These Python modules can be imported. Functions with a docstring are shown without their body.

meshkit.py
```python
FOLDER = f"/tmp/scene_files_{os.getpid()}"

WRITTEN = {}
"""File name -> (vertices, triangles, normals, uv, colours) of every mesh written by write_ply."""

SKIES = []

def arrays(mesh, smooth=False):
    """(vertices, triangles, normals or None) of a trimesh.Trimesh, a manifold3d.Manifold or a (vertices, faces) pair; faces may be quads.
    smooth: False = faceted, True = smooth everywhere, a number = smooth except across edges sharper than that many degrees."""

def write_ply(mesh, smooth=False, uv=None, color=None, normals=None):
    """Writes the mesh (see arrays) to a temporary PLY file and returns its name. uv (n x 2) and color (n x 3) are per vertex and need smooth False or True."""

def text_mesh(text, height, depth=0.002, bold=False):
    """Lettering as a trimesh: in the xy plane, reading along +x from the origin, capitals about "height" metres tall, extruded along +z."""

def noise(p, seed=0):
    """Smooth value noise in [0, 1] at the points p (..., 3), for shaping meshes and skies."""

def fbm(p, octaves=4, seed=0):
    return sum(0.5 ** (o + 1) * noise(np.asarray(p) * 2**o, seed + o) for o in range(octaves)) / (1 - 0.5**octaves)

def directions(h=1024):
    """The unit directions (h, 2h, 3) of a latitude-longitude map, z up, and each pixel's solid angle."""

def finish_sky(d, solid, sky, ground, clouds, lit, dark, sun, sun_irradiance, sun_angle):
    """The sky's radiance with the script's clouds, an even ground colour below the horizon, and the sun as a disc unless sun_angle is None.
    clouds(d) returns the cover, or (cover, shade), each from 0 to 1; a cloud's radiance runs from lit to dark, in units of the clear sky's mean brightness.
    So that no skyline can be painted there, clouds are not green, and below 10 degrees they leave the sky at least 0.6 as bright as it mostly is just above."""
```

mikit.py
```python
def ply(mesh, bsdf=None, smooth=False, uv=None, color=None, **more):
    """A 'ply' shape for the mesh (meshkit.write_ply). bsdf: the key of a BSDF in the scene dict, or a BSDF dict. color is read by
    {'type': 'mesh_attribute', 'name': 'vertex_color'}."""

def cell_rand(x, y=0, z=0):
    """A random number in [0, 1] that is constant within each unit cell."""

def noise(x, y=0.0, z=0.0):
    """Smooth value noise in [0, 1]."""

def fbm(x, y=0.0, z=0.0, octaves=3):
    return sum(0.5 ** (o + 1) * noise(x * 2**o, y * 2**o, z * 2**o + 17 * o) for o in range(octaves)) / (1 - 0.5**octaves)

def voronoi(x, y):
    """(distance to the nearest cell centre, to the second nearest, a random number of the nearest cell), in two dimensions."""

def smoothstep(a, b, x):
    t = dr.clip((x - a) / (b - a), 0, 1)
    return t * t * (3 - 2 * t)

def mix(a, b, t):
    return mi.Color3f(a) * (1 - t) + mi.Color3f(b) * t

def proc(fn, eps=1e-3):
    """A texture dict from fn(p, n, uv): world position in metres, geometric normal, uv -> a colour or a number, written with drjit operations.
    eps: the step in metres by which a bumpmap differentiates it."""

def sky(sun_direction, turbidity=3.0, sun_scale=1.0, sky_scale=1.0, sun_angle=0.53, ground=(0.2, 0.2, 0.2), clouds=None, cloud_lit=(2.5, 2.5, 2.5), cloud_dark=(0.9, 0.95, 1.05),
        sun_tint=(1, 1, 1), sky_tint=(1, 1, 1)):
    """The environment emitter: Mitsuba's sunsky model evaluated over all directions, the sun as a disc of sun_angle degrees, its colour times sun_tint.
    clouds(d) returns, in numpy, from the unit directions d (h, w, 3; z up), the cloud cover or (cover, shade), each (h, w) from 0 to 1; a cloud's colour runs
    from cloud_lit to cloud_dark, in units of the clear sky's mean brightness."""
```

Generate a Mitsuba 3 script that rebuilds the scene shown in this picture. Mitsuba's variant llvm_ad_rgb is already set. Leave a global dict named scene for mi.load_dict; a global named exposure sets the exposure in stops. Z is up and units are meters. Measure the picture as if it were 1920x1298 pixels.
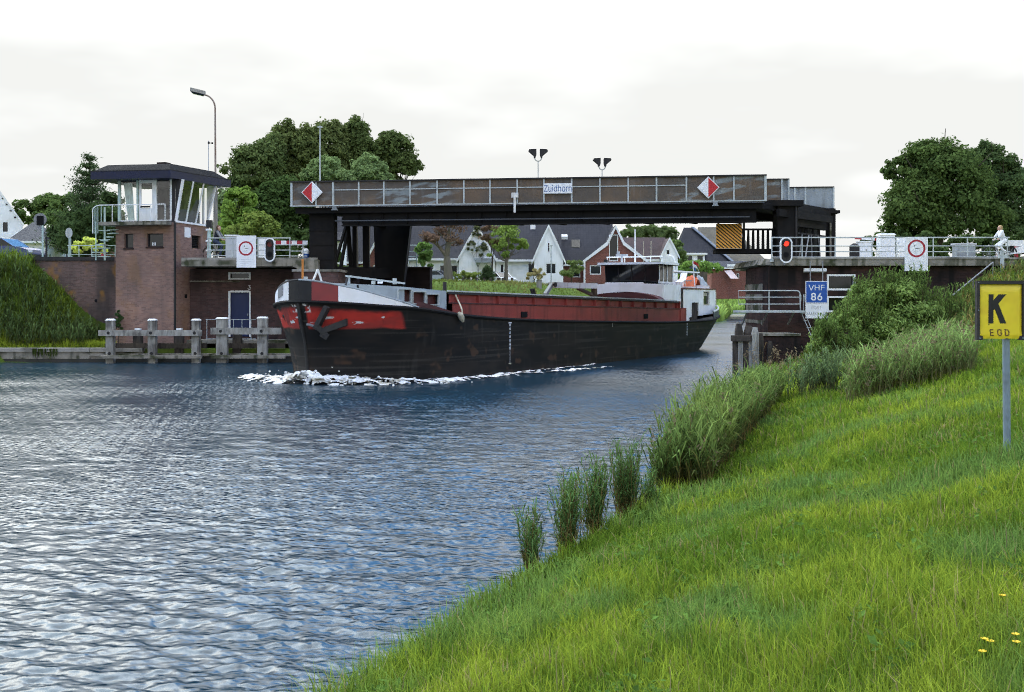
import math, random
import numpy as np, trimesh, shapely, manifold3d
import drjit as dr
import mitsuba as mi
import mikit, meshkit
from shapely.geometry import Polygon, Point, LineString
from mikit import noise, fbm, smoothstep, mix

T = mi.ScalarTransform4f
scene, labels = {}, {}
# ------------------------------------------------------------------ camera, sky, exposure
F, HZ, EYE = 2133.0, 565.0, 2.9          # focal length and horizon row of the 1920 x 1298 photograph, eye height over the water
scene['camera'] = {'type': 'perspective', 'fov': 2 * math.degrees(math.atan(960 / F)), 'fov_axis': 'x', 'near_clip': 0.1, 'far_clip': 6000.0,
                   'principal_point_offset_y': (649 - HZ) / 1298,
                   'to_world': T().look_at(origin=[0, 0, EYE], target=[0, 100, EYE], up=[0, 0, 1])}


def clouds(d):
    z = np.maximum(d[..., 2], 0.02)
    q = np.stack([d[..., 0] / (z + 0.12) * 1.1, d[..., 1] / (z + 0.12) * 1.1, z * 0], -1)
    n = meshkit.fbm(q * 1.3 + 11.0, 5, 3)
    shade = meshkit.fbm(q * 1.9 + 4.0, 5, 8)
    thick = 1.0 - np.clip((z - 0.24) / 0.24, 0, 1)            # a broken layer closes up towards the horizon, where one looks through it at a slant
    cover = np.clip((n - 0.55 + 0.62 * thick) / 0.16, 0, 1)
    t = np.clip((z - 0.15) / 0.50, 0, 1)                      # an overcast sky is about three times brighter overhead than at the horizon
    return cover, np.clip(1.0 - t * t * (3 - 2 * t) + (shade - 0.5) * 0.14, 0, 1)


scene['sky'] = mikit.sky([-0.44, 0.56, 0.70], turbidity=3, sun_scale=0.23, sun_angle=46, sun_tint=(0.80, 0.97, 1.16), clouds=clouds, cloud_lit=(4.4, 4.45, 4.4), cloud_dark=(0.97, 0.98, 0.955), sky_tint=(0.55, 0.98, 1.38))
exposure = 3.25

# ------------------------------------------------------------------ helpers
used = {}


def numbered(k):
    n = used.get(k, 0)
    used[k] = n + 1
    return k if n == 0 else f'{k}_{n:03d}'


def pt(px, py, D):
    """The point of the place that the photograph shows at (px, py), D metres away."""
    return np.array([(px - 960) / F * D, D, EYE - (py - HZ) / F * D])


def X(px, D): return (px - 960) / F * D


def Z(py, D): return EYE - (py - HZ) / F * D


class Frame:
    """Local axes: a along, b across, z up."""

    def __init__(self, o, a):
        a = np.array([a[0], a[1], 0.0]); a /= np.linalg.norm(a)
        self.o, self.a, self.b = np.array([o[0], o[1], o[2] if len(o) > 2 else 0.0], float), a, np.array([-a[1], a[0], 0])

    def __call__(self, v):
        v = np.asarray(v, float)
        return self.o + v[..., :1] * self.a + v[..., 1:2] * self.b + v[..., 2:3] * np.array([0, 0, 1.0])


WORLD = Frame((0, 0, 0), (1, 0))


class MB:
    """Collects simple shapes of one part."""

    def __init__(self):
        self.v, self.f, self.n = [], [], 0

    def raw(self, v, f):
        v = np.asarray(v, float); f = np.asarray(f, int)
        if f.shape[1] == 4:
            f = np.vstack([f[:, [0, 1, 2]], f[:, [0, 2, 3]]])
        self.v.append(v); self.f.append(f + self.n); self.n += len(v)
        return self

    def mesh(self, m):
        return self.raw(m.vertices, m.faces)

    def box(self, x0, x1, y0, y1, z0, z1):
        x0, x1 = min(x0, x1), max(x0, x1); y0, y1 = min(y0, y1), max(y0, y1); z0, z1 = min(z0, z1), max(z0, z1)
        v = [[x, y, z] for x in (x0, x1) for y in (y0, y1) for z in (z0, z1)]
        f = [[0, 1, 3, 2], [4, 6, 7, 5], [0, 4, 5, 1], [2, 3, 7, 6], [0, 2, 6, 4], [1, 5, 7, 3]]
        return self.raw(v, f)

    def hexa(self, v):
        """Eight corners: lower four round, then upper four round."""
        return self.raw(v, [[3, 2, 1, 0], [4, 5, 6, 7], [0, 1, 5, 4], [1, 2, 6, 5], [2, 3, 7, 6], [3, 0, 4, 7]])

    def bar(self, p, q, w, h=None, up=(0, 0, 1)):
        h = w if h is None else h
        p, q = np.asarray(p, float), np.asarray(q, float)
        d = q - p; L = np.linalg.norm(d); d = d / L
        up = np.asarray(up, float)
        if abs(d @ up) > 0.98: up = np.array([0, 1.0, 0])
        s = np.cross(d, up); s /= np.linalg.norm(s); u = np.cross(s, d)
        c = [(-1, -1), (1, -1), (1, 1), (-1, 1)]
        v = [p + s * w / 2 * a + u * h / 2 * b for a, b in c] + [q + s * w / 2 * a + u * h / 2 * b for a, b in c]
        return self.hexa(v)

    def tube(self, pts, r, n=8, cap=True):
        p = np.asarray(pts, float); r = np.broadcast_to(r, (len(p),))
        t = np.gradient(p, axis=0); t /= np.linalg.norm(t, axis=1, keepdims=True) + 1e-12
        ref = np.array([0, 0, 1.0]) if np.abs(t[:, 2]).mean() < 0.8 else np.array([0, 1.0, 0])
        a = np.cross(t, ref); a /= np.linalg.norm(a, axis=1, keepdims=True) + 1e-12
        b = np.cross(t, a)
        g = np.arange(n) * 2 * np.pi / n
        v = (p[:, None] + r[:, None, None] * (np.cos(g)[None, :, None] * a[:, None] + np.sin(g)[None, :, None] * b[:, None])).reshape(-1, 3)
        f = []
        for i in range(len(p) - 1):
            for j in range(n):
                k = (j + 1) % n
                f.append([i * n + j, i * n + k, (i + 1) * n + k, (i + 1) * n + j])
        f = np.array(f); f = np.vstack([f[:, [0, 1, 2]], f[:, [0, 2, 3]]])
        if cap:
            m = len(p) - 1
            c = [[0, j + 1, j] for j in range(1, n - 1)] + [[m * n, m * n + j, m * n + j + 1] for j in range(1, n - 1)]
            f = np.vstack([f, c])
        return self.raw(v, f)

    def prism(self, poly, o, u, v, w):
        """Polygon in the (u, v) plane at o, thickened along w (a vector)."""
        m = trimesh.creation.extrude_polygon(poly if isinstance(poly, Polygon) else Polygon(poly), 1.0, engine='earcut')
        o, u, v, w = (np.asarray(x, float) for x in (o, u, v, w))
        q = m.vertices
        vv = o + q[:, :1] * u + q[:, 1:2] * v + q[:, 2:3] * w
        f = m.faces if np.dot(np.cross(u, v), w) > 0 else m.faces[:, ::-1]
        return self.raw(vv, f)

    def tri(self):
        return trimesh.Trimesh(np.vstack(self.v), np.vstack(self.f), process=False)


def put(key, m, bsdf, fr=None, smooth=False, uv=None, color=None):
    m = m.tri() if isinstance(m, MB) else m
    if fr is not None:
        m = trimesh.Trimesh(fr(np.array(m.vertices)), m.faces, process=False)
    scene[key] = mikit.ply(m, bsdf, smooth=smooth, uv=uv, color=color)
    return key


def part(parent, name, m, bsdf, fr=None, smooth=False, label=None, **more):
    k = numbered(parent + '__' + name)
    put(k, m, bsdf, fr, smooth, **more)
    if label: labels[k] = {'label': label}
    return k


def thing(name, label, cat, group=None):
    k = numbered(name)
    labels[k] = {'label': label, 'category': cat}
    if group: labels[k]['group'] = group
    return k


def one(name, m, bsdf, label, cat, fr=None, group=None, smooth=False, **more):
    k = thing(name, label, cat, group)
    put(k, m, bsdf, fr, smooth, **more)
    return k


def struct(name, m, bsdf, label, kind='structure', smooth=False, **more):
    k = numbered(name)
    put(k, m, bsdf, None, smooth, **more)
    labels[k] = {'label': label, 'kind': kind}
    return k


def B(*a): return MB().box(*a)


def bar(p, q, w, h=None): return MB().bar(p, q, w, w if h is None else h)


def rod(p, q, r, n=8): return MB().tube([p, q], r, n)


def text(s, height, depth, o, u, v, w, bold=False, center=False, sx=1.0):
    """Lettering on a face: o its lower left corner, u to the right, v up, w out of the face."""
    m = meshkit.text_mesh(s, height, depth, bold)
    q = np.array(m.vertices)
    q[:, 0] *= sx
    if center: q[:, 0] -= (q[:, 0].min() + q[:, 0].max()) / 2
    vv = np.asarray(o) + q[:, :1] * np.asarray(u) + q[:, 1:2] * np.asarray(v) + q[:, 2:3] * np.asarray(w)
    return trimesh.Trimesh(vv, m.faces, process=False)


def holed(parent, name, p, q, z0, z1, holes, t, bsdf, top=None, fr=None):
    """An upright wall from p to q (plan), thickness t to the left of p->q, with rectangular openings (u0, u1, v0, v1) in metres from p and in z."""
    p, q = np.array([*p, 0.0]), np.array([*q, 0.0])
    L = np.linalg.norm(q - p); u = (q - p) / L; n = np.array([-u[1], u[0], 0])
    poly = Polygon([(0, z0), (L, z0), (L, z1), (0, z1)] if top is None else [(0, z0), (L, z0)] + list(top))
    for a, b, c, d in holes:
        poly = poly.difference(shapely.box(a, c, b, d))
    return part(parent, name, MB().prism(poly, p, u, np.array([0, 0, 1.0]), n * t), bsdf, fr)


EX, EY, EZ = np.eye(3)
# ------------------------------------------------------------------ materials
def solid(key, fn, rough=0.7, metal=0.0, spec=0.4, bump=None, bscale=0.01, **more):
    col = {'type': 'rgb', 'value': list(fn)} if isinstance(fn, (tuple, list)) else mikit.proc(fn)
    b = {'type': 'principled', 'base_color': col, 'roughness': rough, 'metallic': metal, 'specular': spec, **more}
    if bump is not None:
        b = {'type': 'bumpmap', 'arbitrary': mikit.proc(bump), 'scale': bscale, 'bsdf': b}
    scene[key] = {'type': 'twosided', 'bsdf': b}


def weathered(c, dirt, scale=1.5, blotch=0.5, streak=0.4, fine=0.25):
    def fn(p, n, uv):
        a = fbm(p.x * scale + 3.1, p.y * scale, p.z * scale, 3)
        s = fbm(p.x * 5.0, p.y * 5.0, p.z * 0.45, 3)
        t = dr.clip(smoothstep(0.45, 0.75, a) * blotch + smoothstep(0.48, 0.75, s) * streak, 0, 1)
        return mix(c, dirt, t) * (1 - fine / 2 + fine * noise(p.x * 23, p.y * 23, p.z * 23))
    return fn


def bricks(c1, c2, mortar, stain=(0.05, 0.045, 0.04), lichen=0.0, w=0.22, h=0.075, dark=0.5):
    def fn(p, n, uv):
        u = p.y * n.x - p.x * n.y
        row = dr.floor(p.z / h)
        uu = u / w + 0.5 * (row - 2 * dr.floor(row / 2))
        fx, fz = uu - dr.floor(uu), p.z / h - row
        r = mikit.cell_rand(dr.floor(uu), row, 3)
        col = mix(c1, c2, r) * (0.82 + 0.36 * mikit.cell_rand(dr.floor(uu), row, 9))
        joint = dr.select((fx < 0.05) | (fz < 0.15), 1.0, 0.0)
        col = mix(col, mortar, joint * 0.8)
        a = fbm(p.x * 0.7 + 9.0, p.y * 0.7, p.z * 0.5, 4)
        s = fbm(u * 2.2, 3.0, p.z * 0.25, 3)
        col = mix(col, stain, dr.clip(smoothstep(0.42, 0.72, a) * dark + smoothstep(0.5, 0.75, s) * dark * 0.7, 0, 1))
        if lichen:
            l = fbm(p.x * 1.3 + 31.0, p.y * 1.3, p.z * 0.9, 4)
            col = mix(col, (0.30, 0.15, 0.03), smoothstep(0.55, 0.70, l) * lichen)
        return col
    return fn


def tiles(c1, c2, w=0.3, h=0.34):
    def fn(p, n, uv):
        hl = dr.maximum(dr.sqrt(n.x * n.x + n.y * n.y), 0.05)
        u = (p.y * n.x - p.x * n.y) / hl
        v = p.z / hl
        r = mikit.cell_rand(dr.floor(u / w), dr.floor(v / h), 1)
        fu, fv = u / w - dr.floor(u / w), v / h - dr.floor(v / h)
        shade = dr.select((fv < 0.12) | (fu < 0.1), 0.6, 1.0)
        return mix(c1, c2, r) * shade * (0.75 + 0.5 * fbm(p.x * 0.5, p.y * 0.5, p.z * 0.5, 3))
    return fn


def grained(c, dirt):
    def fn(p, n, uv):
        g = fbm(p.x * 9, p.y * 9, p.z * 1.6, 4)
        a = fbm(p.x * 1.2 + 5, p.y * 1.2, p.z * 1.5, 3)
        return mix(c, dirt, dr.clip(smoothstep(0.35, 0.7, g) * 0.6 + smoothstep(0.5, 0.75, a) * 0.5, 0, 1)) * (0.85 + 0.3 * noise(p.x * 40, p.y * 40, p.z * 6))
    return fn


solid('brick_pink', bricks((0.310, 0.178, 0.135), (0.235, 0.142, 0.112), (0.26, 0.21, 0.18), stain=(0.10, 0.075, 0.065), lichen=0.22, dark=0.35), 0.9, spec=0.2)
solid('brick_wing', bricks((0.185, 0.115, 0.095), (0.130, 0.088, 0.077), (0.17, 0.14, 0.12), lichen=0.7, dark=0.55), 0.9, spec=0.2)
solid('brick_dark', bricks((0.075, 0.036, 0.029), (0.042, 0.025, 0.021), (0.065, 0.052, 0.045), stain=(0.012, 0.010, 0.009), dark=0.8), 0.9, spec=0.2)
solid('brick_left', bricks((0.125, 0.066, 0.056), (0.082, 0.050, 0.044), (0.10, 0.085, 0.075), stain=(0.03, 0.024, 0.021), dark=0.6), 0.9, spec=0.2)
solid('wet_wall', weathered((0.030, 0.028, 0.022), (0.016, 0.018, 0.010), 1.5, 0.6, 0.4, 0.3), 0.5)
solid('brick_house', bricks((0.25, 0.085, 0.060), (0.19, 0.070, 0.052), (0.25, 0.18, 0.15), dark=0.2), 0.9, spec=0.2)
solid('concrete', weathered((0.30, 0.28, 0.24), (0.10, 0.095, 0.07), 1.4, 0.7, 0.5, 0.25), 0.9, spec=0.2)
solid('concrete_old', weathered((0.26, 0.235, 0.19), (0.045, 0.05, 0.025), 1.9, 0.9, 0.7, 0.3), 0.95, spec=0.2)


def panel_paint(p, n, uv):
    a = fbm(p.x * 0.9, p.y * 0.5, p.z * 1.1 + 7, 4)
    s = fbm(p.x * 5.0, 2.0, p.z * 0.7, 3)
    big = fbm(p.x * 0.22 + 40, 1.0, p.z * 0.1, 2)
    c = mix((0.135, 0.090, 0.055), (0.092, 0.072, 0.054), smoothstep(0.35, 0.65, a))
    # washed-out chalky paint in slanting wipes and along the lower edge
    w = fbm((p.x + 2.2 * p.z) * 1.1, 3.0, (p.z - 0.25 * p.x) * 4.0, 3)
    c = mix(c, (0.26, 0.30, 0.30), dr.clip(smoothstep(0.50, 0.72, w) * smoothstep(0.50, 0.64, big) * 0.7 + smoothstep(0.55, 0.8, s) * 0.12, 0, 1))
    return c * (0.9 + 0.2 * noise(p.x * 30, p.y * 30, p.z * 30))


solid('panel_brown', panel_paint, 0.6)
solid('panel_grey', weathered((0.30, 0.33, 0.34), (0.13, 0.13, 0.12), 1.2, 0.6, 0.6, 0.15), 0.6)
solid('steel_black', weathered((0.0075, 0.007, 0.0068), (0.014, 0.011, 0.009), 1.2, 0.7, 0.5, 0.3), 0.75, spec=0.2)
solid('galvanised', weathered((0.46, 0.49, 0.47), (0.26, 0.27, 0.24), 3.0, 0.4, 0.4, 0.15), 0.55, spec=0.5)
solid('paint_mint', weathered((0.46, 0.58, 0.52), (0.30, 0.34, 0.28), 2.5, 0.4, 0.4, 0.1), 0.5)
solid('paint_white', weathered((0.84, 0.84, 0.81), (0.55, 0.51, 0.43), 1.6, 0.2, 0.2, 0.06), 0.5)
solid('paint_cream', weathered((0.74, 0.74, 0.70), (0.40, 0.31, 0.20), 2.2, 0.30, 0.45, 0.08), 0.5)
solid('plaster', weathered((0.90, 0.90, 0.88), (0.66, 0.64, 0.58), 0.8, 0.35, 0.25, 0.08), 0.9, spec=0.2)
solid('wood_grey', grained((0.36, 0.345, 0.30), (0.12, 0.11, 0.095)), 0.9, spec=0.2)
solid('wood_dark', grained((0.075, 0.062, 0.050), (0.022, 0.02, 0.016)), 0.9, spec=0.2)
solid('roof_dark', tiles((0.020, 0.021, 0.028), (0.030, 0.030, 0.037)), 0.7)
solid('roof_brown', tiles((0.075, 0.045, 0.042), (0.052, 0.036, 0.036)), 0.8)
solid('roof_thatch', weathered((0.19, 0.17, 0.13), (0.12, 0.11, 0.09), 0.5, 0.6, 0.4, 0.3), 0.95, spec=0.1)
solid('roof_felt', weathered((0.010, 0.0095, 0.0095), (0.020, 0.017, 0.015), 0.9, 0.6, 0.2, 0.2), 0.85, spec=0.2)
solid('fascia_blue', weathered((0.006, 0.009, 0.036), (0.009, 0.010, 0.018), 1.2, 0.5, 0.3, 0.1), 0.45)
solid('door_blue', weathered((0.016, 0.026, 0.085), (0.014, 0.018, 0.05), 1.0, 0.5, 0.3, 0.1), 0.5)
solid('red_coaming', weathered((0.270, 0.046, 0.036), (0.125, 0.030, 0.024), 0.8, 0.5, 0.5, 0.2), 0.6)
solid('grey_deckhouse', weathered((0.32, 0.37, 0.40), (0.22, 0.25, 0.26), 1.2, 0.5, 0.3, 0.08), 0.5)
solid('asphalt', weathered((0.06, 0.06, 0.06), (0.09, 0.085, 0.08), 1.0, 0.5, 0.0, 0.3), 0.95, spec=0.2)
solid('dark_void', (0.012, 0.012, 0.013), 0.9, spec=0.1)
solid('rim_dark', weathered((0.030, 0.026, 0.024), (0.012, 0.012, 0.012), 1.5, 0.6, 0.5, 0.3), 0.7)
solid('maroon', weathered((0.085, 0.022, 0.022), (0.05, 0.018, 0.018), 1.0, 0.5, 0.4, 0.15), 0.6)
solid('sign_white', weathered((0.82, 0.82, 0.81), (0.72, 0.71, 0.68), 1.5, 0.4, 0.2, 0.0), 0.4)
solid('sign_red', (0.36, 0.018, 0.030), 0.45)
solid('diamond_red', (0.50, 0.022, 0.026), 0.45)
solid('sign_blue', (0.018, 0.085, 0.33), 0.4)
solid('text_blue', (0.03, 0.09, 0.25), 0.5)
solid('black', (0.015, 0.014, 0.013), 0.5)
solid('grey_mid', (0.22, 0.22, 0.22), 0.6)
solid('grey_light', (0.50, 0.51, 0.51), 0.6)
solid('orange', (0.55, 0.20, 0.04), 0.5)
solid('rope', (0.42, 0.38, 0.28), 0.9)
solid('steel_rail', (0.55, 0.58, 0.60), 0.4, spec=0.6)
solid('car_blue', (0.010, 0.034, 0.13), 0.18, spec=0.6, clearcoat=1.0, clearcoat_gloss=0.95)
solid('car_silver', (0.45, 0.47, 0.50), 0.2, spec=0.6, clearcoat=1.0, clearcoat_gloss=0.95)
solid('car_white', (0.75, 0.75, 0.74), 0.2, spec=0.6, clearcoat=1.0, clearcoat_gloss=0.95)
solid('tyre', (0.02, 0.02, 0.02), 0.85)
solid('skin', (0.50, 0.30, 0.21), 0.6)
solid('jacket_navy', (0.018, 0.022, 0.035), 0.9)
solid('denim', (0.045, 0.06, 0.10), 0.9)
solid('cloth_white', (0.78, 0.78, 0.77), 0.9)
solid('cloth_pink', (0.60, 0.25, 0.33), 0.9)
solid('hair_brown', (0.10, 0.05, 0.028), 0.8)
solid('hair_blond', (0.46, 0.31, 0.14), 0.8)
solid('flag_red', (0.40, 0.03, 0.03), 0.8)
solid('flag_blue', (0.03, 0.10, 0.30), 0.8)
solid('sign_yellow', weathered((0.78, 0.60, 0.030), (0.66, 0.44, 0.03), 5.0, 0.5, 0.4, 0.05), 0.35)
solid('stripe_orange', (0.90, 0.42, 0.06), 0.6)
solid('lens_dim', (0.16, 0.012, 0.012), 0.3)
solid('stripe_black', (0.03, 0.022, 0.016), 0.6)
solid('glass_dark', (0.010, 0.013, 0.014), 0.06, spec=0.6)
scene['glass'] = {'type': 'thindielectric', 'int_ior': 1.5}
scene['lamp_red'] = {'type': 'twosided', 'bsdf': {'type': 'diffuse', 'reflectance': {'type': 'rgb', 'value': [0.5, 0.03, 0.02]}}}
scene['leaf'] = {'type': 'principledthin', 'base_color': {'type': 'mesh_attribute', 'name': 'vertex_color'}, 'roughness': 0.55, 'spec_trans': 0.0, 'diff_trans': 0.7, 'eta': 1.35}
scene['tinted'] = {'type': 'twosided', 'bsdf': {'type': 'principled', 'base_color': {'type': 'mesh_attribute', 'name': 'vertex_color'}, 'roughness': 0.8, 'specular': 0.3}}


def earth(p, n, uv):
    a = fbm(p.x * 0.35, p.y * 0.35, 1.0, 4)
    b = fbm(p.x * 5, p.y * 5, 4.0, 3)
    return mix(mix((0.060, 0.100, 0.014), (0.090, 0.130, 0.020), a), (0.06, 0.055, 0.025), smoothstep(0.55, 0.8, b) * 0.6)


solid('earth', earth, 0.95, spec=0.1)
solid('rust', weathered((0.30, 0.24, 0.20), (0.17, 0.085, 0.05), 3.0, 0.8, 0.5, 0.2), 0.8)
solid('post_grey', weathered((0.21, 0.26, 0.29), (0.13, 0.15, 0.16), 6.0, 0.6, 0.4, 0.15), 0.45)
solid('letter_brown', (0.16, 0.085, 0.02), 0.6)

solid('steel_line', (0.075, 0.08, 0.085), 0.6)
# ------------------------------------------------------------------ ground and water
CANAL = Polygon([(-16, -30), (-4.4, 0.5), (-2.75, 4.6), (-1.0, 8.3), (-0.05, 10.9), (0.62, 12.3), (1.95, 15.7), (2.6, 18), (4.6, 25), (6.7, 33), (8.8, 40), (10.2, 44), (10.7, 50), (12.2, 57),
                 (25, 100), (51, 200), (64, 262), (90, 300), (78, 306), (52, 271), (30, 165), (16, 112), (5, 85), (-7.2, 62), (-9.2, 57.2), (-9.5, 54.2), (-24, 54.0), (-60, 53.6), (-75, 20), (-90, -30)])
shapely.prepare(CANAL)
EDGE = CANAL.exterior


def sstep(a, b, x):
    t = np.clip((np.asarray(x, float) - a) / (b - a), 0, 1)
    return t * t * (3 - 2 * t)


def dist(x, y):
    """Metres from the water's edge, negative on the water."""
    p = shapely.points(np.asarray(x, float), np.asarray(y, float))
    d = shapely.distance(p, EDGE)
    return np.where(shapely.contains(CANAL, p), -d, d)


def ground_z(x, y):
    x, y = np.broadcast_arrays(np.asarray(x, float), np.asarray(y, float))
    d = dist(x, y)
    bump = (meshkit.fbm(np.stack([x * 0.5, y * 0.5, x * 0], -1), 3, 5) - 0.5)
    right = np.where(d < 12, 0.10 + 0.262 * d, 3.24 + 0.06 * np.clip(d - 12, 0, 12)) + 0.16 * bump * sstep(0, 1.5, d)
    right = right + (4.05 - right) * sstep(0, 1, sstep(41, 48, y) * sstep(16.5, 21.8, x))      # the approach embankment
    far = 0.4 + 4.0 * sstep(0.3, 9.0, d) + 0.25 * bump * sstep(0, 3, d)
    rise = 4.25 * sstep(-20.3, -24.8, x) * sstep(54.3, 57.6, y)
    left = 0.62 + rise + 0.2 * bump * sstep(0.5, 2.0, d)
    land = np.where(x > 5, np.where(y < 49.5, right, far), np.where(y > 57.6, far + (4.88 - far) * (x < -9.0), left))
    land = np.where((x < 5) & (y < 50), right, land)
    return np.where(d < 0, np.maximum(-1.6, 0.10 + 1.1 * d), land)


def lines(*seg):
    out = [np.arange(a, b - 1e-9, s) for a, b, s in seg]
    return np.concatenate(out + [[seg[-1][1]]])


gx = lines((-3000, -400, 260), (-400, -90, 20), (-90, -30, 3), (-30, 24, 0.3), (24, 60, 1.0), (60, 130, 5), (130, 400, 27), (400, 3000, 260))
gy = lines((-60, -2, 4), (-2, 3, 0.6), (3, 57, 0.3), (57, 57.55, 0.5), (57.58, 57.68, 0.08), (57.9, 66, 0.5), (66, 130, 1.5), (130, 320, 5), (320, 700, 38), (700, 4500, 380))
GX, GY = np.meshgrid(gx, gy, indexing='ij')
GZ = ground_z(GX, GY)
n0, n1 = GX.shape
ii, jj = np.meshgrid(np.arange(n0 - 1), np.arange(n1 - 1), indexing='ij')
q = np.stack([ii * n1 + jj, (ii + 1) * n1 + jj, (ii + 1) * n1 + jj + 1, ii * n1 + jj + 1], -1).reshape(-1, 4)
gv = np.stack([GX, GY, GZ], -1).reshape(-1, 3)
q = q[gv[q][:, :, 2].max(1) > -1.5]
struct('ground', MB().raw(gv, q), 'earth', 'grassy dike and village ground on both sides of the canal', smooth=True)
# a canal bed under the open water
struct('canal_bed', B(-90, 95, -30, 310, -2.2, -1.9), 'earth', 'muddy bed of the canal under the water')

rng = np.random.default_rng(7)
NW = 64
lam = np.exp(rng.uniform(np.log(0.11), np.log(0.54), NW))
ang = rng.normal(0, 0.60, NW) + np.radians(-98)
kx, ky = 2 * np.pi / lam * np.cos(ang), 2 * np.pi / lam * np.sin(ang)
ph = rng.uniform(0, 2 * np.pi, NW)
amp = 0.0036 * lam ** 0.72
_l = np.exp(rng.uniform(np.log(0.6), np.log(1.5), 16)); _a = rng.normal(0, 0.5, 16) + np.radians(-95)          # longer wavelets under the chop
lam, kx, ky = np.concatenate([lam, _l]), np.concatenate([kx, 2 * np.pi / _l * np.cos(_a)]), np.concatenate([ky, 2 * np.pi / _l * np.sin(_a)])
ph, amp, NW = np.concatenate([ph, rng.uniform(0, 2 * np.pi, 16)]), np.concatenate([amp, 0.0022 * _l]), NW + 16


def wave_z(x, y, cell):
    z = np.zeros_like(x)
    gust = 0.45 + 1.1 * meshkit.fbm(np.stack([x * 0.10, y * 0.07, x * 0], -1), 3, 2)
    for k in range(NW):
        fade = np.clip((lam[k] / cell - 2.2) / 2.0, 0, 1)
        a = kx[k] * x + ky[k] * y + ph[k]
        z += amp[k] * fade * (np.sin(a) + 0.22 * np.cos(2 * a))
    return z * gust


th = np.concatenate([np.radians(np.arange(-88, -31, 3.0)), np.arange(math.radians(-31), math.radians(31), 0.0034), np.radians(np.arange(31, 89, 3.0))])
rr = np.concatenate([np.exp(np.arange(math.log(2.5), math.log(75), 0.0036)), np.exp(np.arange(math.log(75), math.log(420), 0.03))])
TH, RR = np.meshgrid(th, rr, indexing='ij')
wx, wy = RR * np.sin(TH), RR * np.cos(TH)
wz = wave_z(wx, wy, RR * 0.0036)
n0, n1 = wx.shape
ii, jj = np.meshgrid(np.arange(n0 - 1), np.arange(n1 - 1), indexing='ij')
q = np.stack([ii * n1 + jj, (ii + 1) * n1 + jj, (ii + 1) * n1 + jj + 1, ii * n1 + jj + 1], -1).reshape(-1, 4)
wd = dist(wx.ravel(), wy.ravel())
q = q[wd[q].min(1) < 0.8]
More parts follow.
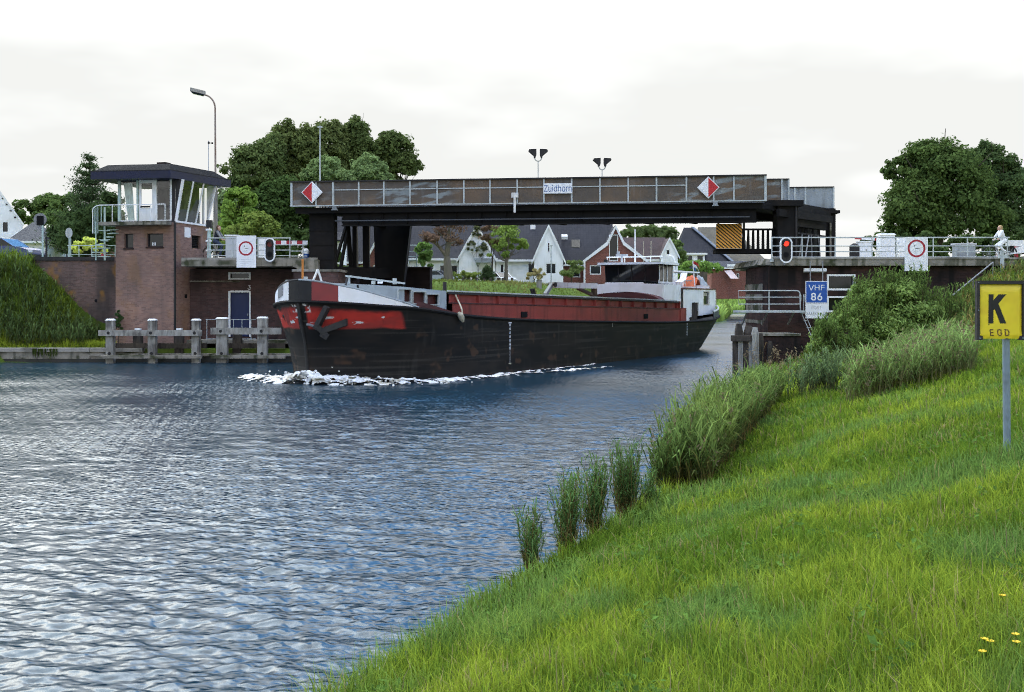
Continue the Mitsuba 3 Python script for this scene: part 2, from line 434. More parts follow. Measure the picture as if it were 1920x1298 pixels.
keep = np.unique(q); remap = np.full(n0 * n1, -1); remap[keep] = np.arange(len(keep))
wv = np.stack([wx, wy, wz], -1).reshape(-1, 3)[keep]
_r = np.random.default_rng(3)
RIP = [(2 * np.pi / l * math.cos(a), 2 * np.pi / l * math.sin(a), p, 0.0060 * l) for l, a, p in zip(np.exp(_r.uniform(np.log(0.06), np.log(0.26), 13)), _r.normal(-1.7, 0.8, 13), _r.uniform(0, 6.28, 13))]


RIP_F = [tuple(map(float, r)) for r in RIP]


def ripple(p, n, uv):
    h = mi.Float(0)
    for a, b, c, m in RIP_F:
        h += m * dr.sin(a * p.x + b * p.y + c)
    return h * (0.4 + 1.2 * noise(p.x * 0.35, p.y * 0.3, 2.0))


scene['water'] = {'type': 'bumpmap', 'arbitrary': mikit.proc(ripple, eps=0.004), 'scale': 1.0,
                  'bsdf': {'type': 'roughplastic', 'int_ior': 1.33, 'alpha': 0.045, 'diffuse_reflectance': {'type': 'rgb', 'value': [0.011, 0.036, 0.056]}}}
struct('canal_water', MB().raw(wv, remap[q]), 'water', 'rippled blue water of the canal', smooth=True)
# ------------------------------------------------------------------ lifted bridge span
A, Bp = np.array([-10.55, 54.5]), np.array([11.47, 51.5])
SP = Frame((*A, 0), Bp - A)
LEN, SKEW = float(np.linalg.norm(Bp - A)), 0.645


def sa(px, b=0.0):
    """Metres along the span at which its plane b metres behind the near face meets the photograph's column px."""
    k = (px - 960) / F
    o = SP.o + SP.b * b
    return (k * o[1] - o[0]) / (SP.a[0] - k * SP.a[1])


span = thing('lift_bridge_span', 'raised dark steel bridge deck with brown side panels, spanning the canal above the barge', 'bridge')
ZT, ZB, ZM = 8.64, 7.43, 8.20
stiff = [547, 593, 625, 673, 720, 769, 820, 870, 919, 970, 1020, 1072, 1125, 1178, 1231, 1287, 1338, 1376, 1435]
sx = [sa(p) for p in stiff]
for i in range(len(sx) - 1):
    mid = 1 < i < len(sx) - 4
    k = part(span, 'panel', B(sx[i] + 0.03, sx[i + 1] - 0.03, 0.0, 0.05, ZB + 0.05, ZT - 0.06), 'panel_brown', SP)
    if mid:
        part(k, 'rail', B(sx[i] + 0.035, sx[i + 1] - 0.035, -0.035, 0.0, ZM - 0.022, ZM + 0.022), 'galvanised', SP)
for i, s in enumerate(sx):
    w = 0.05 if i in (0, 2, len(sx) - 1) else 0.034
    part(span, 'stiffener', B(s - w, s + w, -0.06, 0.05, ZB + 0.05, ZT - 0.06), 'galvanised', SP)
part(span, 'top_flange', B(sx[0] - 0.06, sx[-1] + 0.06, -0.10, 0.16, ZT - 0.06, ZT), 'rim_dark', SP)
part(span, 'bottom_flange', B(sx[0] - 0.06, sx[-1] + 0.06, -0.09, 0.22, ZB, ZB + 0.05), 'galvanised', SP)
g0, g1 = sa(625), sa(1405, 0.5)
for nm, b0 in (('girder', 0.48), ('girder', 5.45)):
    sh = b0 * SKEW
    zg = 6.50 if b0 < 1 else 6.88
    m = B(g0 + sh, g1 + sh, b0, b0 + 0.03, zg + 0.05, 7.40).box(g0 + sh, g1 + sh, b0 - 0.16, b0 + 0.19, zg, zg + 0.05)
    for s in np.arange(g0 + 0.8, g1, 1.19):
        m.box(s + sh - 0.012, s + sh + 0.012, b0 - 0.12, b0, zg + 0.05, 7.40)
    part(span, 'girder', m, 'steel_black', SP)
part(span, 'girder_rail', MB().tube([(g0, 0.26, 6.745), (g1, 0.26, 6.745)], 0.032), 'steel_line', SP)
deck = MB().hexa([(0.1, 0.23, 7.12), (LEN - 0.1, 0.23, 7.12), (LEN - 0.1 + 5.9 * SKEW, 5.9, 7.12), (0.1 + 5.9 * SKEW, 5.9, 7.12),
                  (0.1, 0.23, 7.40), (LEN - 0.1, 0.23, 7.40), (LEN - 0.1 + 5.9 * SKEW, 5.9, 7.40), (0.1 + 5.9 * SKEW, 5.9, 7.40)])
part(span, 'deck', deck, 'steel_black', SP)
for s in np.arange(g0 + 0.6, g1 + 2, 2.2):
    part(span, 'cross_beam', MB().bar((s + 0.6 * SKEW, 0.53, 6.95), (s + 5.3 * SKEW, 5.43, 6.95), 0.16, 0.33), 'steel_black', SP)
# the inner and far parapets, ending further right because the crossing is skewed
for b0, n, mt, c in ((1.9, 9, 'panel_brown', 'inner'), (5.95, 9, 'panel_grey', 'far')):
    e0, e1 = b0 * SKEW, LEN + b0 * SKEW
    xs = np.linspace(e0, e1, n + 1)
    if c == 'inner': xs[-2] = sa(1466, b0); xs[-3] = sa(1436, b0)
    else: xs[-2] = sa(1510, b0); xs[-3] = sa(1490, b0)
    for i in range(n):
        part(span, f'{c}_panel', B(xs[i] + 0.03, xs[i + 1] - 0.03, b0, b0 + 0.05, 7.55, ZT - 0.05), 'panel_grey' if i == n - 1 else mt, SP)
    for s in xs:
        part(span, f'{c}_stiffener', B(s - 0.04, s + 0.04, b0 - 0.06, b0 + 0.05, 7.55, ZT - 0.05), 'galvanised', SP)
    part(span, f'{c}_cap', B(e0 - 0.03, e1 + 0.03, b0 - 0.07, b0 + 0.10, ZT - 0.05, ZT), 'rim_dark', SP)
    part(span, f'{c}_sill', B(e0 - 0.03, e1 + 0.03, b0 - 0.07, b0 + 0.12, 7.40, 7.55), 'panel_grey' if c == 'inner' else 'steel_black', SP)
for px in (628, 1341):                 # small bracket lamps under the lower edge
    s = sa(px)
    part(span, 'bracket_lamp', B(s - 0.1, s + 0.1, -0.13, 0.05, ZB - 0.16, ZB - 0.002).box(s - 0.14, s + 0.14, -0.16, 0.05, ZB - 0.2, ZB - 0.16), 'panel_grey', SP)
# small camera or horn hanging on the panels near the middle
s = sa(966)
part(span, 'signal_horn', MB().box(s - 0.16, s + 0.16, -0.2, -0.061, 7.72, 7.94).box(s - 0.05, s + 0.05, -0.2, -0.09, 7.02, 7.72), 'paint_cream', SP)

# boards on the span
n_ = -SP.b
for px, left_red, lab in ((585, True, 'diamond board with its red half on the left, near the left bridge end'),
                          (1328, False, 'diamond board with its red half on the right, near the right bridge end')):
    s = sa(px, -0.12); r = 20.5 / F * (53.5 if left_red else 51.2) * 1.02
    o = SP(np.array([[s, -0.10, Z(361, 54.3) if left_red else Z(352, 51.8)]]))[0]
    d = thing('diamond_board', lab, 'sign', 'red and white diamond boards on the bridge')
    rim = Polygon([(-r, 0), (0, -r), (r, 0), (0, r)]); a = r * 0.91
    part(d, 'frame', MB().prism(rim, o, SP.a, EZ, n_ * 0.03), 'sign_white')
    for sgn, c, nm in ((-1, left_red, 'left_half'), (1, not left_red, 'right_half')):
        part(d, nm, MB().prism(Polygon([(0, -a), (sgn * a, 0), (0, a)]), o + n_ * 0.031, SP.a, EZ, n_ * 0.012), 'diamond_red' if c else 'sign_white', label='deep red half of the board' if c else 'white half of the board')
    part(d, 'bracket', MB().prism(shapely.box(-0.05, -0.2, 0.05, 0.2), o, SP.a, EZ, -n_ * 0.05), 'galvanised')
d = thing('name_board', 'white board lettered Zuidhorn in blue on the middle of the bridge', 'sign')
s0, s1 = sa(1019, -0.1), sa(1073, -0.1)
o = SP(np.array([[s0, -0.09, Z(364.5, 53.1)]]))[0]
part(d, 'board', MB().prism(shapely.box(0, 0, s1 - s0, 0.47), o, SP.a, EZ, n_ * 0.03), 'sign_white')
part(d, 'lettering', text('Zuidhorn', 0.30, 0.008, o + SP.a * (s1 - s0) / 2 + EZ * 0.085 + n_ * 0.03, SP.a, EZ, n_, center=True, sx=0.76), 'text_blue')

# twin dark signal lamps on forked masts, standing on the deck
for px, py, yb, lab, k in ((1009, 296, 330, 'taller forked mast with two dark hooded lamps, left of the pair on the bridge', 1.0),
                           (1129, 312, 326, 'shorter forked mast with two dark hooded lamps, right of the pair on the bridge', 0.94)):
    D = 55.5; c = pt(px, py, D); m_ = D / F
    d = thing('signal_lamp_mast', lab, 'signal', 'forked lamp masts on the bridge')
    g = np.linspace(math.pi, 2 * math.pi, 9)
    part(d, 'mast', MB().tube([(c[0], D, 7.4), (c[0], D, c[2] - 6.3 * m_)], 0.022).tube([c + np.array([6.5 * m_ * k * math.cos(t), 0, 6.5 * m_ * math.sin(t)]) for t in g], 0.028, 6), 'galvanised')
    for sg in (-1, 1):
        hood = [(sg * 3.6 * k, 15.5 * k), (sg * 16.5 * k, 15 * k), (sg * 18 * k, 12.2 * k), (sg * 8.2 * k, 4 * k), (sg * 7.6 * k, 0), (sg * 5.4 * k, 0), (sg * 3.6 * k, 5.5 * k)]
        hood = Polygon(hood).buffer(-0.3).buffer(0.6)
        part(d, 'lamp_hood', MB().prism(hood, c - EY * 0.18, EX * m_, EZ * m_, EY * 0.36), 'rim_dark')
one('radio_mast', MB().tube([(X(600, 61), 61, 7.4), (X(600, 61), 61, Z(236, 61))], [0.055, 0.035]).box(X(600, 61) - 0.12, X(600, 61) + 0.12, 60.95, 61.05, Z(240, 61), Z(237, 61)), 'galvanised',
    'thin tall pale mast rising behind the left end of the bridge', 'mast')

# lift columns and frames
c = thing('lift_column', 'square black steel column under the left near corner of the bridge', 'column', 'black lifting columns')
part(c, 'shaft', B(X(580, 55), X(626, 55), 55.0, 56.1, 4.46, 7.1), 'steel_black')
part(c, 'head', B(X(576, 55), X(640, 55), 54.9, 56.3, 7.1, 7.395), 'steel_black')
for z in (4.9, 5.6, 6.3):
    part(c, 'band', B(X(580, 55) - 0.03, X(626, 55) + 0.03, 54.96, 55.0, z, z + 0.06), 'steel_black')
c = thing('lift_column', 'broad black column tapering downwards behind the left near column', 'column', 'black lifting columns')
part(c, 'shaft', MB().hexa([(-7.2, 60, 3.6), (-5.75, 60, 3.6), (-5.75, 61.2, 3.6), (-7.2, 61.2, 3.6), (-7.3, 60, 7.1), (-5.35, 60, 7.1), (-5.35, 61.2, 7.1), (-7.3, 61.2, 7.1)]), 'steel_black')
part(c, 'head', B(-7.5, -5.2, 59.9, 61.3, 7.1, 7.395), 'steel_black')
fr = thing('lifting_machinery', 'dark open frame of slanting legs between the two left columns', 'frame')
L0, L1 = np.array([-9.0, 55.8, 0]), np.array([-6.6, 60.4, 0])
for t0, t1, w in ((0.16, 0.34, 0.13), (0.38, 0.30, 0.20), (0.42, 0.42, 0.20), (0.62, 0.61, 0.30)):
    p, q = L0 + (L1 - L0) * t0, L0 + (L1 - L0) * t1
    part(fr, 'leg', bar(p + EZ * 4.0, q + EZ * 7.1, w), 'steel_black')
part(fr, 'beam', bar(L0 + EZ * 6.95 + 0.25 * (L1 - L0), L1 + EZ * 6.95, 0.3), 'steel_black')
part(fr, 'foot_beam', bar(L0 + EZ * 4.35, L1 + EZ * 4.35, 0.9, 0.5), 'steel_black')
part(fr, 'brace', bar(L0 + EZ * 4.7 + 0.1 * (L1 - L0), L0 + EZ * 6.9 + 0.3 * (L1 - L0), 0.12), 'steel_black')

c = thing('lift_column', 'square black steel column under the right end of the bridge, behind the red light', 'column', 'black lifting columns')
part(c, 'shaft', B(X(1458, 52.6), X(1496, 52.6), 52.6, 53.6, 4.5, 7.30), 'steel_black')
part(c, 'head', B(X(1440, 52.6), X(1505, 52.6), 52.4, 53.8, 7.30, 7.56), 'steel_black')
part(c, 'pipe', rod((X(1493, 52.5), 52.52, 4.7), (X(1493, 52.5), 52.52, 7.28), 0.045), 'rim_dark')
c = thing('lift_column', 'slim dark post at the far right corner of the bridge', 'column', 'black lifting columns')
part(c, 'shaft', B(X(1553, 57), X(1567, 57), 57.0, 57.5, 4.5, 7.55), 'steel_black')
part(c, 'pipe', rod((X(1557, 56.9), 56.9, 4.6), (X(1557, 56.9), 56.9, 7.0), 0.05), 'concrete_old')
part(c, 'head', B(X(1540, 57), X(1573, 57), 56.8, 57.7, 7.30, 7.45), 'steel_black')
fr = thing('lifting_machinery', 'dark machinery frame with slanting rods at the right end of the bridge', 'frame')
L0, L1 = np.array([13.35, 53.9, 0]), np.array([15.8, 57.2, 0])
part(fr, 'beam', bar(L0 + EZ * 7.0, L1 + EZ * 7.0, 0.3, 1.1), 'steel_black')
part(fr, 'cross_bar', bar(L0 + EZ * 6.15, L1 + EZ * 6.15, 0.08, 0.08), 'rim_dark')
sh = L0 + np.array([0.5, 1.6, 0]), L1 + np.array([-0.2, 0.9, 0])
part(fr, 'back_plate', bar(sh[0] + EZ * 5.9, sh[1] + EZ * 5.9, 0.04, 2.7), 'steel_black')
for t in (0.18, 0.36, 0.58, 0.76):
    p = L0 + (L1 - L0) * t
    part(fr, 'post', bar(p + EZ * 4.7, p + EZ * 6.6, 0.10), 'steel_black')
for t0, t1, c_ in ((0.30, 0.42, 'grey_light'), (0.12, 0.22, 'grey_mid'), (0.52, 0.50, 'grey_mid'), (0.80, 0.72, 'grey_mid')):
    part(fr, 'rod', rod(L0 + (L1 - L0) * t0 + EZ * 4.78 - EY * 0.15, L0 + (L1 - L0) * t1 + EZ * 6.1 - EY * 0.15, 0.03, 6), c_)

# warning board and the small railed platform under the right end
d = thing('striped_board', 'orange and black diagonally striped board hanging under the right end of the bridge', 'sign')
D = 53.0; x0, x1, z0, z1 = X(1343, D), X(1391, D), Z(466, D), Z(420, D)
part(d, 'board', B(x0, x1, D, D + 0.04, z0, z1), 'stripe_orange')
w, h = x1 - x0, z1 - z0
for i in range(-9, 10):
    st = Polygon([(0, 0), (0.078, 0), (0.078 - 1.9, 1.9 * 0.84), (-1.9, 1.9 * 0.84)])
    st = shapely.affinity.translate(st, i * 0.19 + 0.9, -0.0).intersection(shapely.box(0.01, 0.01, w - 0.01, h - 0.01))
    if st.area > 0.002:
        part(d, 'stripe', MB().prism(st, (x0, D, z0), EX, EZ, -EY * 0.008), 'stripe_black')
part(d, 'hanger', rod((x1 - 0.1, D + 0.02, z1), (x1 - 0.1, D + 0.02, 7.1), 0.05).tube([(x0 + 0.1, D + 0.02, z1), (x0 + 0.1, D + 0.02, 7.1)], 0.05), 'steel_black')
d = thing('service_platform', 'small dark platform with close upright bars beside the striped board', 'platform')
D = 53.3; x0, x1 = X(1386, D), X(1456, D)
part(d, 'floor', B(X(1343, D), x1, D, D + 0.9, Z(475, D), Z(467, D)), 'steel_black')
part(d, 'top_rail', B(x0, x1, D, D + 0.06, Z(432, D), Z(428.5, D)), 'steel_black')
for i, px in enumerate(np.arange(1394, 1454, 9.2)):
    zt, zb = Z(432, D), Z(467, D); xm = X(px, D)
    part(d, 'baluster', MB().hexa([(xm - 0.07, D, zb), (xm + 0.07, D, zb), (xm + 0.07, D + 0.05, zb), (xm - 0.07, D + 0.05, zb), (xm - 0.045, D, zt), (xm + 0.045, D, zt), (xm + 0.045, D + 0.05, zt), (xm - 0.045, D + 0.05, zt)]), 'steel_black')
part(d, 'brace', bar((X(1400, D), D + 0.1, Z(467, D)), (X(1392, D), D + 0.1, Z(432, D)), 0.14, 0.05), 'grey_mid')
part(d, 'hanger', bar((X(1398, D), D + 0.4, Z(467, D)), (X(1398, D), D + 0.4, 7.2), 0.09), 'grey_mid')


# ------------------------------------------------------------------ railings
def railing(name, label, group, p, q, z0, posts, rails, r=0.024, mat='galvanised', ends=(0, 0)):
    p, q = np.array([*p, 0.0]), np.array([*q, 0.0])
    k = thing(name, label, 'railing', group)
    for t in posts:
        o = p + (q - p) * t
        part(k, 'post', MB().tube([o + EZ * (z0 - 0.12), o + EZ * (z0 + max(rails))], r * 1.15, 6).box(o[0] - 0.07, o[0] + 0.07, o[1] - 0.04, o[1] + 0.06, z0 - 0.16, z0 - 0.02), mat)
    for i, h in enumerate(rails):
        part(k, 'rail', MB().tube([p + EZ * (z0 + h), q + EZ * (z0 + h)], r * (1.25 if i == len(rails) - 1 else 1), 6), mat)
    return k


# ------------------------------------------------------------------ left abutment, deck, tower
ab = thing('bridge_abutment', 'dark brick abutment under the left bridge deck, with a blue door', 'abutment')
x0, x1 = -16.0, X(572, 56.5)
dx = lambda px: X(px, 56.5) - x0
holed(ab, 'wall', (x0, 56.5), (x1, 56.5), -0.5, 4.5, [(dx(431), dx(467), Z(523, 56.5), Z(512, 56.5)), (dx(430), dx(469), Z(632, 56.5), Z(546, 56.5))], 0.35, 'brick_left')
d = part(ab, 'door', B(X(431.5, 56.6), X(468, 56.6), 56.62, 56.66, Z(631, 56.6), Z(548, 56.6)), 'door_blue')
f = MB()
for a0, a1, b0, b1 in ((428, 431.5, 546, 632), (467, 470, 546, 632), (431.5, 467, 545, 548.5)):
    f.box(X(a0, 56.45), X(a1, 56.45), 56.44, 56.62, Z(b1, 56.45), Z(b0, 56.45))
part(d, 'frame', f, 'paint_white')
part(d, 'handle', B(X(464, 56.6), X(465.5, 56.6), 56.56, 56.62, Z(592, 56.6), Z(588, 56.6)), 'galvanised')
w = part(ab, 'window', B(X(432, 56.6), X(467, 56.6), 56.64, 56.66, Z(522.5, 56.6), Z(513, 56.6)), 'glass_dark')
f = MB()
for a0, a1, b0, b1 in ((428, 431.5, 510.5, 524.5), (466.5, 470, 510.5, 524.5), (431.5, 466.5, 510.5, 513.2), (431.5, 466.5, 521.8, 524.5)):
    f.box(X(a0, 56.45), X(a1, 56.45), 56.43, 56.62, Z(b1, 56.45), Z(b0, 56.45))
part(w, 'frame', f, 'paint_white')
part(ab, 'number', text('3', 0.22, 0.01, (X(464, 56.5), 56.49, Z(543, 56.5)), EX, EZ, -EY), 'sign_white')
part(ab, 'string_course', B(x0, X(450, 56.5), 56.44, 56.5, Z(529, 56.5), Z(526.5, 56.5)), 'concrete_old')
part(ab, 'walkway', B(x0 + 0.3, -10.4, 54.9, 56.5, 0.86, 1.02), 'concrete_old')
part(ab, 'pier', B(-10.35, X(640, 55), 53.9, 61.5, -1.5, 4.30), 'brick_left')
part(ab, 'pier_cap', B(-10.42, X(640, 55) + 0.08, 53.84, 61.55, 4.30, 4.42), 'concrete')
part(ab, 'side_wall', B(x1 - 0.4, x1, 56.86, 62, -0.5, 4.4), 'brick_left')
dk = [(x0 + 0.15, 4.58), (X(548, 54.5), 4.58), (X(560, 54.5), 4.42), (X(596, 54.5), 4.42), (X(596, 54.5), 4.89), (x0 + 0.15, 4.89)]
part(ab, 'deck', MB().prism(dk, (0, 54.5, 0), EX, EZ, EY * 8.2), 'concrete_old')
part(ab, 'deck_kerb', B(x0 + 0.15, X(594, 54.5), 54.53, 54.75, 4.89, 4.99), 'concrete')
railing('deck_railing', 'pale four rail railing on the left bridge deck beside the brick tower', 'bridge deck railings', (X(388, 54.6), 54.6), (X(545, 54.6), 54.6), 4.99,
        [0.02, 0.31, 0.61, 0.99], (0.10, 0.36, 0.62, 0.94))
railing('end_railing', 'low white railing at the end of the left bridge deck', 'bridge deck railings', (X(545, 55), 55), (X(576, 55), 55), 4.99, [0.75], (0.09, 0.33, 0.64))
railing('door_railing', 'thin grey railing in front of the blue door', None, (X(386, 55), 55), (X(480, 55), 55), 1.02, [0.02, 0.22, 0.4, 0.55, 0.72, 0.9], (0.06, 1.0), 0.015)

tw = thing('control_tower', 'brick bridge keeper tower with a glazed cabin under a dark flat roof', 'tower')
TW = Frame((-16.3, 55.0, 0), (0.981, -0.193))
zt = 6.72
ta = lambda px: -(-16.3 - (px - 960) / F * 55) / -(0.981 + 0.193 * (px - 960) / F) if False else ((px - 960) / F * 55 + 16.3) / (0.981 + 0.193 * (px - 960) / F)
wins = [(ta(233), ta(250), Z(465, 55.3), Z(438, 55.3)), (ta(275), ta(306), Z(463, 55.2), Z(438, 55.2))]
LT = 3.13
holed(tw, 'wall', (-LT, 0), (0, 0), 0.2, zt, [(a + LT, b + LT, c, d) for a, b, c, d in wins], 0.28, 'brick_pink', fr=TW)
b0, b1 = 1.75, 2.72
holed(tw, 'wall', (0, 0.28), (0, 3.35), 0.2, zt, [(b0 - 0.28, b1 - 0.28, 5.55, 6.2)], 0.28, 'brick_pink', fr=TW)
part(tw, 'wall', B(-LT, 0, 3.35, 3.63, 0.2, zt), 'brick_pink', TW)
part(tw, 'wall', B(-LT, -LT + 0.28, 0.28, 3.35, 0.2, zt), 'brick_pink', TW)
for i, (a, b, c, d) in enumerate(wins):
    w = part(tw, 'window', B(a + 0.04, b - 0.04, 0.17, 0.19, c + 0.04, d - 0.04), 'glass_dark', TW)
    part(w, 'frame', B(a, a + 0.04, 0.14, 0.2, c, d).box(b - 0.04, b, 0.14, 0.2, c, d).box(a + 0.04, b - 0.04, 0.14, 0.2, c, c + 0.04).box(a + 0.04, b - 0.04, 0.14, 0.2, d - 0.04, d), 'rim_dark', TW)
    part(w, 'sill', B(a - 0.03, b + 0.03, -0.05, 0.1, c - 0.07, c - 0.003), 'brick_dark', TW)
    if i == 1:
        for u in (0.20, 0.33):
            part(w, 'sticker', B(a + u, a + u + 0.07, 0.155, 0.168, c + 0.07, c + 0.22), 'sign_white', TW)
w = part(tw, 'window', B(-0.19, -0.17, b0, b1, 5.55, 6.2), 'dark_void', TW)
for z in np.arange(5.6, 6.18, 0.09):
    part(w, 'louvre', MB().bar((-0.14, b0, z), (-0.14, b1, z), 0.08, 0.012), 'rim_dark', TW)
part(tw, 'downpipe', MB().tube([(0.03, -0.05, 0.4), (0.03, -0.05, zt)], 0.055), 'rim_dark', TW)
part(tw, 'plinth', B(-LT - 0.05, 0.06, -0.10, 3.7, 0.0, 0.2), 'concrete_old', TW)
part(tw, 'notice_plate', B(0.003, 0.035, 0.95, 1.55, 6.05, 6.55), 'sign_white', TW)
part(tw, 'vent_brick', B(0.003, 0.02, 1.0, 1.2, 3.05, 3.25), 'dark_void', TW)
# cabin
zc, zr = zt, 8.80
part(tw, 'cabin_floor', B(-LT, -0.003, 0.03, 3.6, zc, zc + 0.08), 'rim_dark', TW)
px_posts = [(222, 0.13), (256, 0.09), (290, 0.09), (319, 0.09)]
posts = [(ta(p), w) for p, w in px_posts]
for a, w in posts:
    part(tw, 'cabin_post', B(a - w / 2, a + w / 2, 0.06, 0.16, zc + 0.08, zr), 'paint_mint' if a < -1.5 else 'paint_white', TW)
    part(tw, 'cabin_post', B(a - w / 2, a + w / 2, 3.44, 3.54, zc + 0.08, zr), 'paint_white', TW)
for i in range(3):
    a, b = posts[i][0] + 0.07, posts[i + 1][0] - 0.06
    if i == 1:
        d = part(tw, 'cabin_door', B(a, b, 0.10, 0.14, zc + 0.09, zc + 0.72).box(a, a + 0.13, 0.10, 0.14, zc + 0.72, zr - 0.15).box(b - 0.13, b, 0.10, 0.14, zc + 0.72, zr - 0.15).box(a, b, 0.10, 0.14, zr - 0.15, zr), 'paint_white', TW)
        part(d, 'pane', B(a + 0.13, b - 0.13, 0.118, 0.122, zc + 0.72, zr - 0.15), 'glass', TW)
        part(d, 'handle', B(a + 0.1, b - 0.2, 0.05, 0.10, zc + 0.74, zc + 0.82), 'black', TW)
    else:
        w = part(tw, 'cabin_window', B(a, b, 0.108, 0.112, zc + 0.13, zr), 'glass', TW)
        part(w, 'sill', B(a, b, 0.07, 0.15, zc + 0.08, zc + 0.13), 'paint_white', TW)
part(tw, 'cabin_corner', B(posts[3][0] + 0.045, -0.02, 0.08, 0.13, zc + 0.08, zr), 'rim_dark', TW)
cur = MB()
cx = np.linspace(ta(234), ta(246), 9)
for i in range(8):
    y0, y1 = 0.32 + 0.04 * (i % 2), 0.32 + 0.04 * ((i + 1) % 2)
    sl = -0.25
    cur.hexa([(cx[i], y0, zc + 0.15), (cx[i + 1], y1, zc + 0.15), (cx[i + 1], y1 + 0.01, zc + 0.15), (cx[i], y0 + 0.01, zc + 0.15),
              (cx[i] + sl, y0, zr - 0.1), (cx[i + 1] + sl * 0.5, y1, zr - 0.1), (cx[i + 1] + sl * 0.5, y1 + 0.01, zr - 0.1), (cx[i] + sl, y0 + 0.01, zr - 0.1)])
part(tw, 'curtain', cur, 'paint_mint', TW)
# leaning front over the canal
lean = lambda b, t: np.array([0.0 + (0.36 + 0.04 * b) * t, b, zc + 0.06 + (zr - zc - 0.06) * t])
bs = [0.12, 1.12, 2.14, 3.35]
for b, w in zip(bs, (0.12, 0.05, 0.05, 0.12)):
    part(tw, 'cabin_mullion', MB().bar(lean(b, 0), lean(b, 1), w, 0.09, up=(0, 1, 0)), 'paint_white', TW)
part(tw, 'cabin_sill', B(-0.06, 0.08, 0.05, 3.45, zc, zc + 0.09), 'paint_white', TW)
for i in range(3):
    p, q = bs[i] + 0.06, bs[i + 1] - 0.06
    c4 = [lean(p, 0.03), lean(q, 0.03), lean(q, 0.99), lean(p, 0.99)]
    part(tw, 'cabin_window', MB().raw(c4, [[0, 1, 2, 3]]), 'glass', TW)
for e, bb in ((0, 0.10), (1, 3.37)):
    part(tw, 'cabin_cheek', MB().raw([lean(bb, 0) * [0, 1, 1], lean(bb, 0), lean(bb, 1), lean(bb, 1) * [0, 1, 1]], [[0, 1, 2, 3]]), 'rim_dark' if e == 0 else 'paint_white', TW)
part(tw, 'cabin_back', B(-LT + 0.1, -2.05, 3.40, 3.43, zc + 0.08, zr).box(-1.35, -0.45, 3.40, 3.43, zc + 0.08, zr).box(-2.05, -1.35, 3.40, 3.43, zc + 0.08, zc + 0.9), 'rim_dark', TW)
part(tw, 'cabin_ceiling', B(-LT, -0.02, 0.2, 3.4, zr - 0.06, zr - 0.003), 'rim_dark', TW)
part(tw, 'desk', B(-1.05, -0.3, 0.5, 3.2, zc + 0.08, zc + 0.75), 'rim_dark', TW)
part(tw, 'back_cabinet', B(-1.15, -0.75, 2.4, 3.2, zc + 0.75, zr - 0.2).box(-2.1, -1.75, 2.6, 3.2, zc + 0.08, zr - 0.15), 'rim_dark', TW)
# roof
ro = np.array([(-4.02, -0.75), (0.10, -0.62), (0.92, 4.25), (-4.0, 4.25)])
part(tw, 'fascia', MB().prism(ro, (0, 0, 8.80), EX, EY, EZ * 0.37), 'fascia_blue', TW)
r1 = np.array([(-3.98, -0.70), (0.06, -0.57), (0.85, 4.2), (-3.96, 4.2)]); r2 = np.array([(-3.55, 0.0), (-0.25, 0.05), (0.30, 3.5), (-3.5, 3.6)])
part(tw, 'roof', MB().hexa([(*p, 9.171) for p in r1] + [(*p, 9.56) for p in r2]), 'roof_felt', TW)
part(tw, 'roof_edge', MB().prism(Polygon(ro).buffer(0.02, join_style=2).difference(Polygon(r1)), (0, 0, 9.172), EX, EY, EZ * 0.03), 'rim_dark', TW)
part(tw, 'roof_vent', B(-1.6, -1.1, 1.2, 1.7, 9.5, 9.80), 'brick_dark', TW)
part(tw, 'soffit_lamp', B(0.55, 0.72, 3.5, 3.7, 8.70, 8.798), 'galvanised', TW)
# balcony and spiral stair
part(tw, 'balcony', B(ta(198), ta(322), -0.62, -0.003, 6.58, 6.74), 'concrete_old', TW)
part(tw, 'balcony', B(ta(198), -LT - 0.003, -0.003, 1.2, 6.58, 6.74), 'concrete_old', TW)
for px in (202, 222.5, 248, 268, 293.5, 305.5, 320.5):
    a = ta(px)
    part(tw, 'baluster', MB().tube([(a, -0.58, 6.74), (a, -0.58, 7.55)], 0.02, 6), 'paint_mint' if px < 222 else 'paint_white', TW)
g = np.linspace(0, 0.5 * math.pi, 7)
a0 = ta(198)
hand = [(ta(321), -0.58, 7.55), (a0, -0.58, 7.55)] + [(a0 - 0.4 * math.sin(t), -0.5, 7.55 - 0.25 * (1 - math.cos(t))) for t in g[1:]] + [(a0 - 0.42, -0.45, 6.2)]
part(tw, 'handrail', MB().tube(hand, 0.024, 6), 'paint_white', TW)
for u in (0.10, 0.2, 0.3):
    part(tw, 'baluster', MB().tube([(a0 - u, -0.52, 6.2), (a0 - u, -0.52, 7.5 - u * 0.3)], 0.016, 6), 'paint_mint', TW)
st = part(tw, 'stair', MB().tube([(a0 + 0.02, -0.1, 4.9), (a0 + 0.02, -0.1, 7.5)], 0.05).tube([(ta(184), -0.2, 4.9), (ta(184), -0.2, 6.8)], 0.03), 'paint_mint', TW)
for i in range(9):
    z = 5.08 + i * 0.185; t = math.radians(200 + i * 22)
    c, s = math.cos(t), math.sin(t); p = np.array([a0 + 0.02, 0.15])
    q1 = p + 0.72 * np.array([math.cos(t - 0.25), math.sin(t - 0.25)]); q2 = p + 0.72 * np.array([math.cos(t + 0.25), math.sin(t + 0.25)])
    part(st, 'tread', MB().prism(Polygon([p - 0.03 * np.array([-s, c]), q1, q2, p + 0.03 * np.array([-s, c])]), (0, 0, z), EX, EY, EZ * 0.045), 'paint_mint', TW)
for i in range(4):
    z = 5.05 + i * 0.42
    part(st, 'rail', MB().tube([(ta(200), -0.72, z), (ta(217), -0.5, z)], 0.018, 6), 'paint_mint', TW)

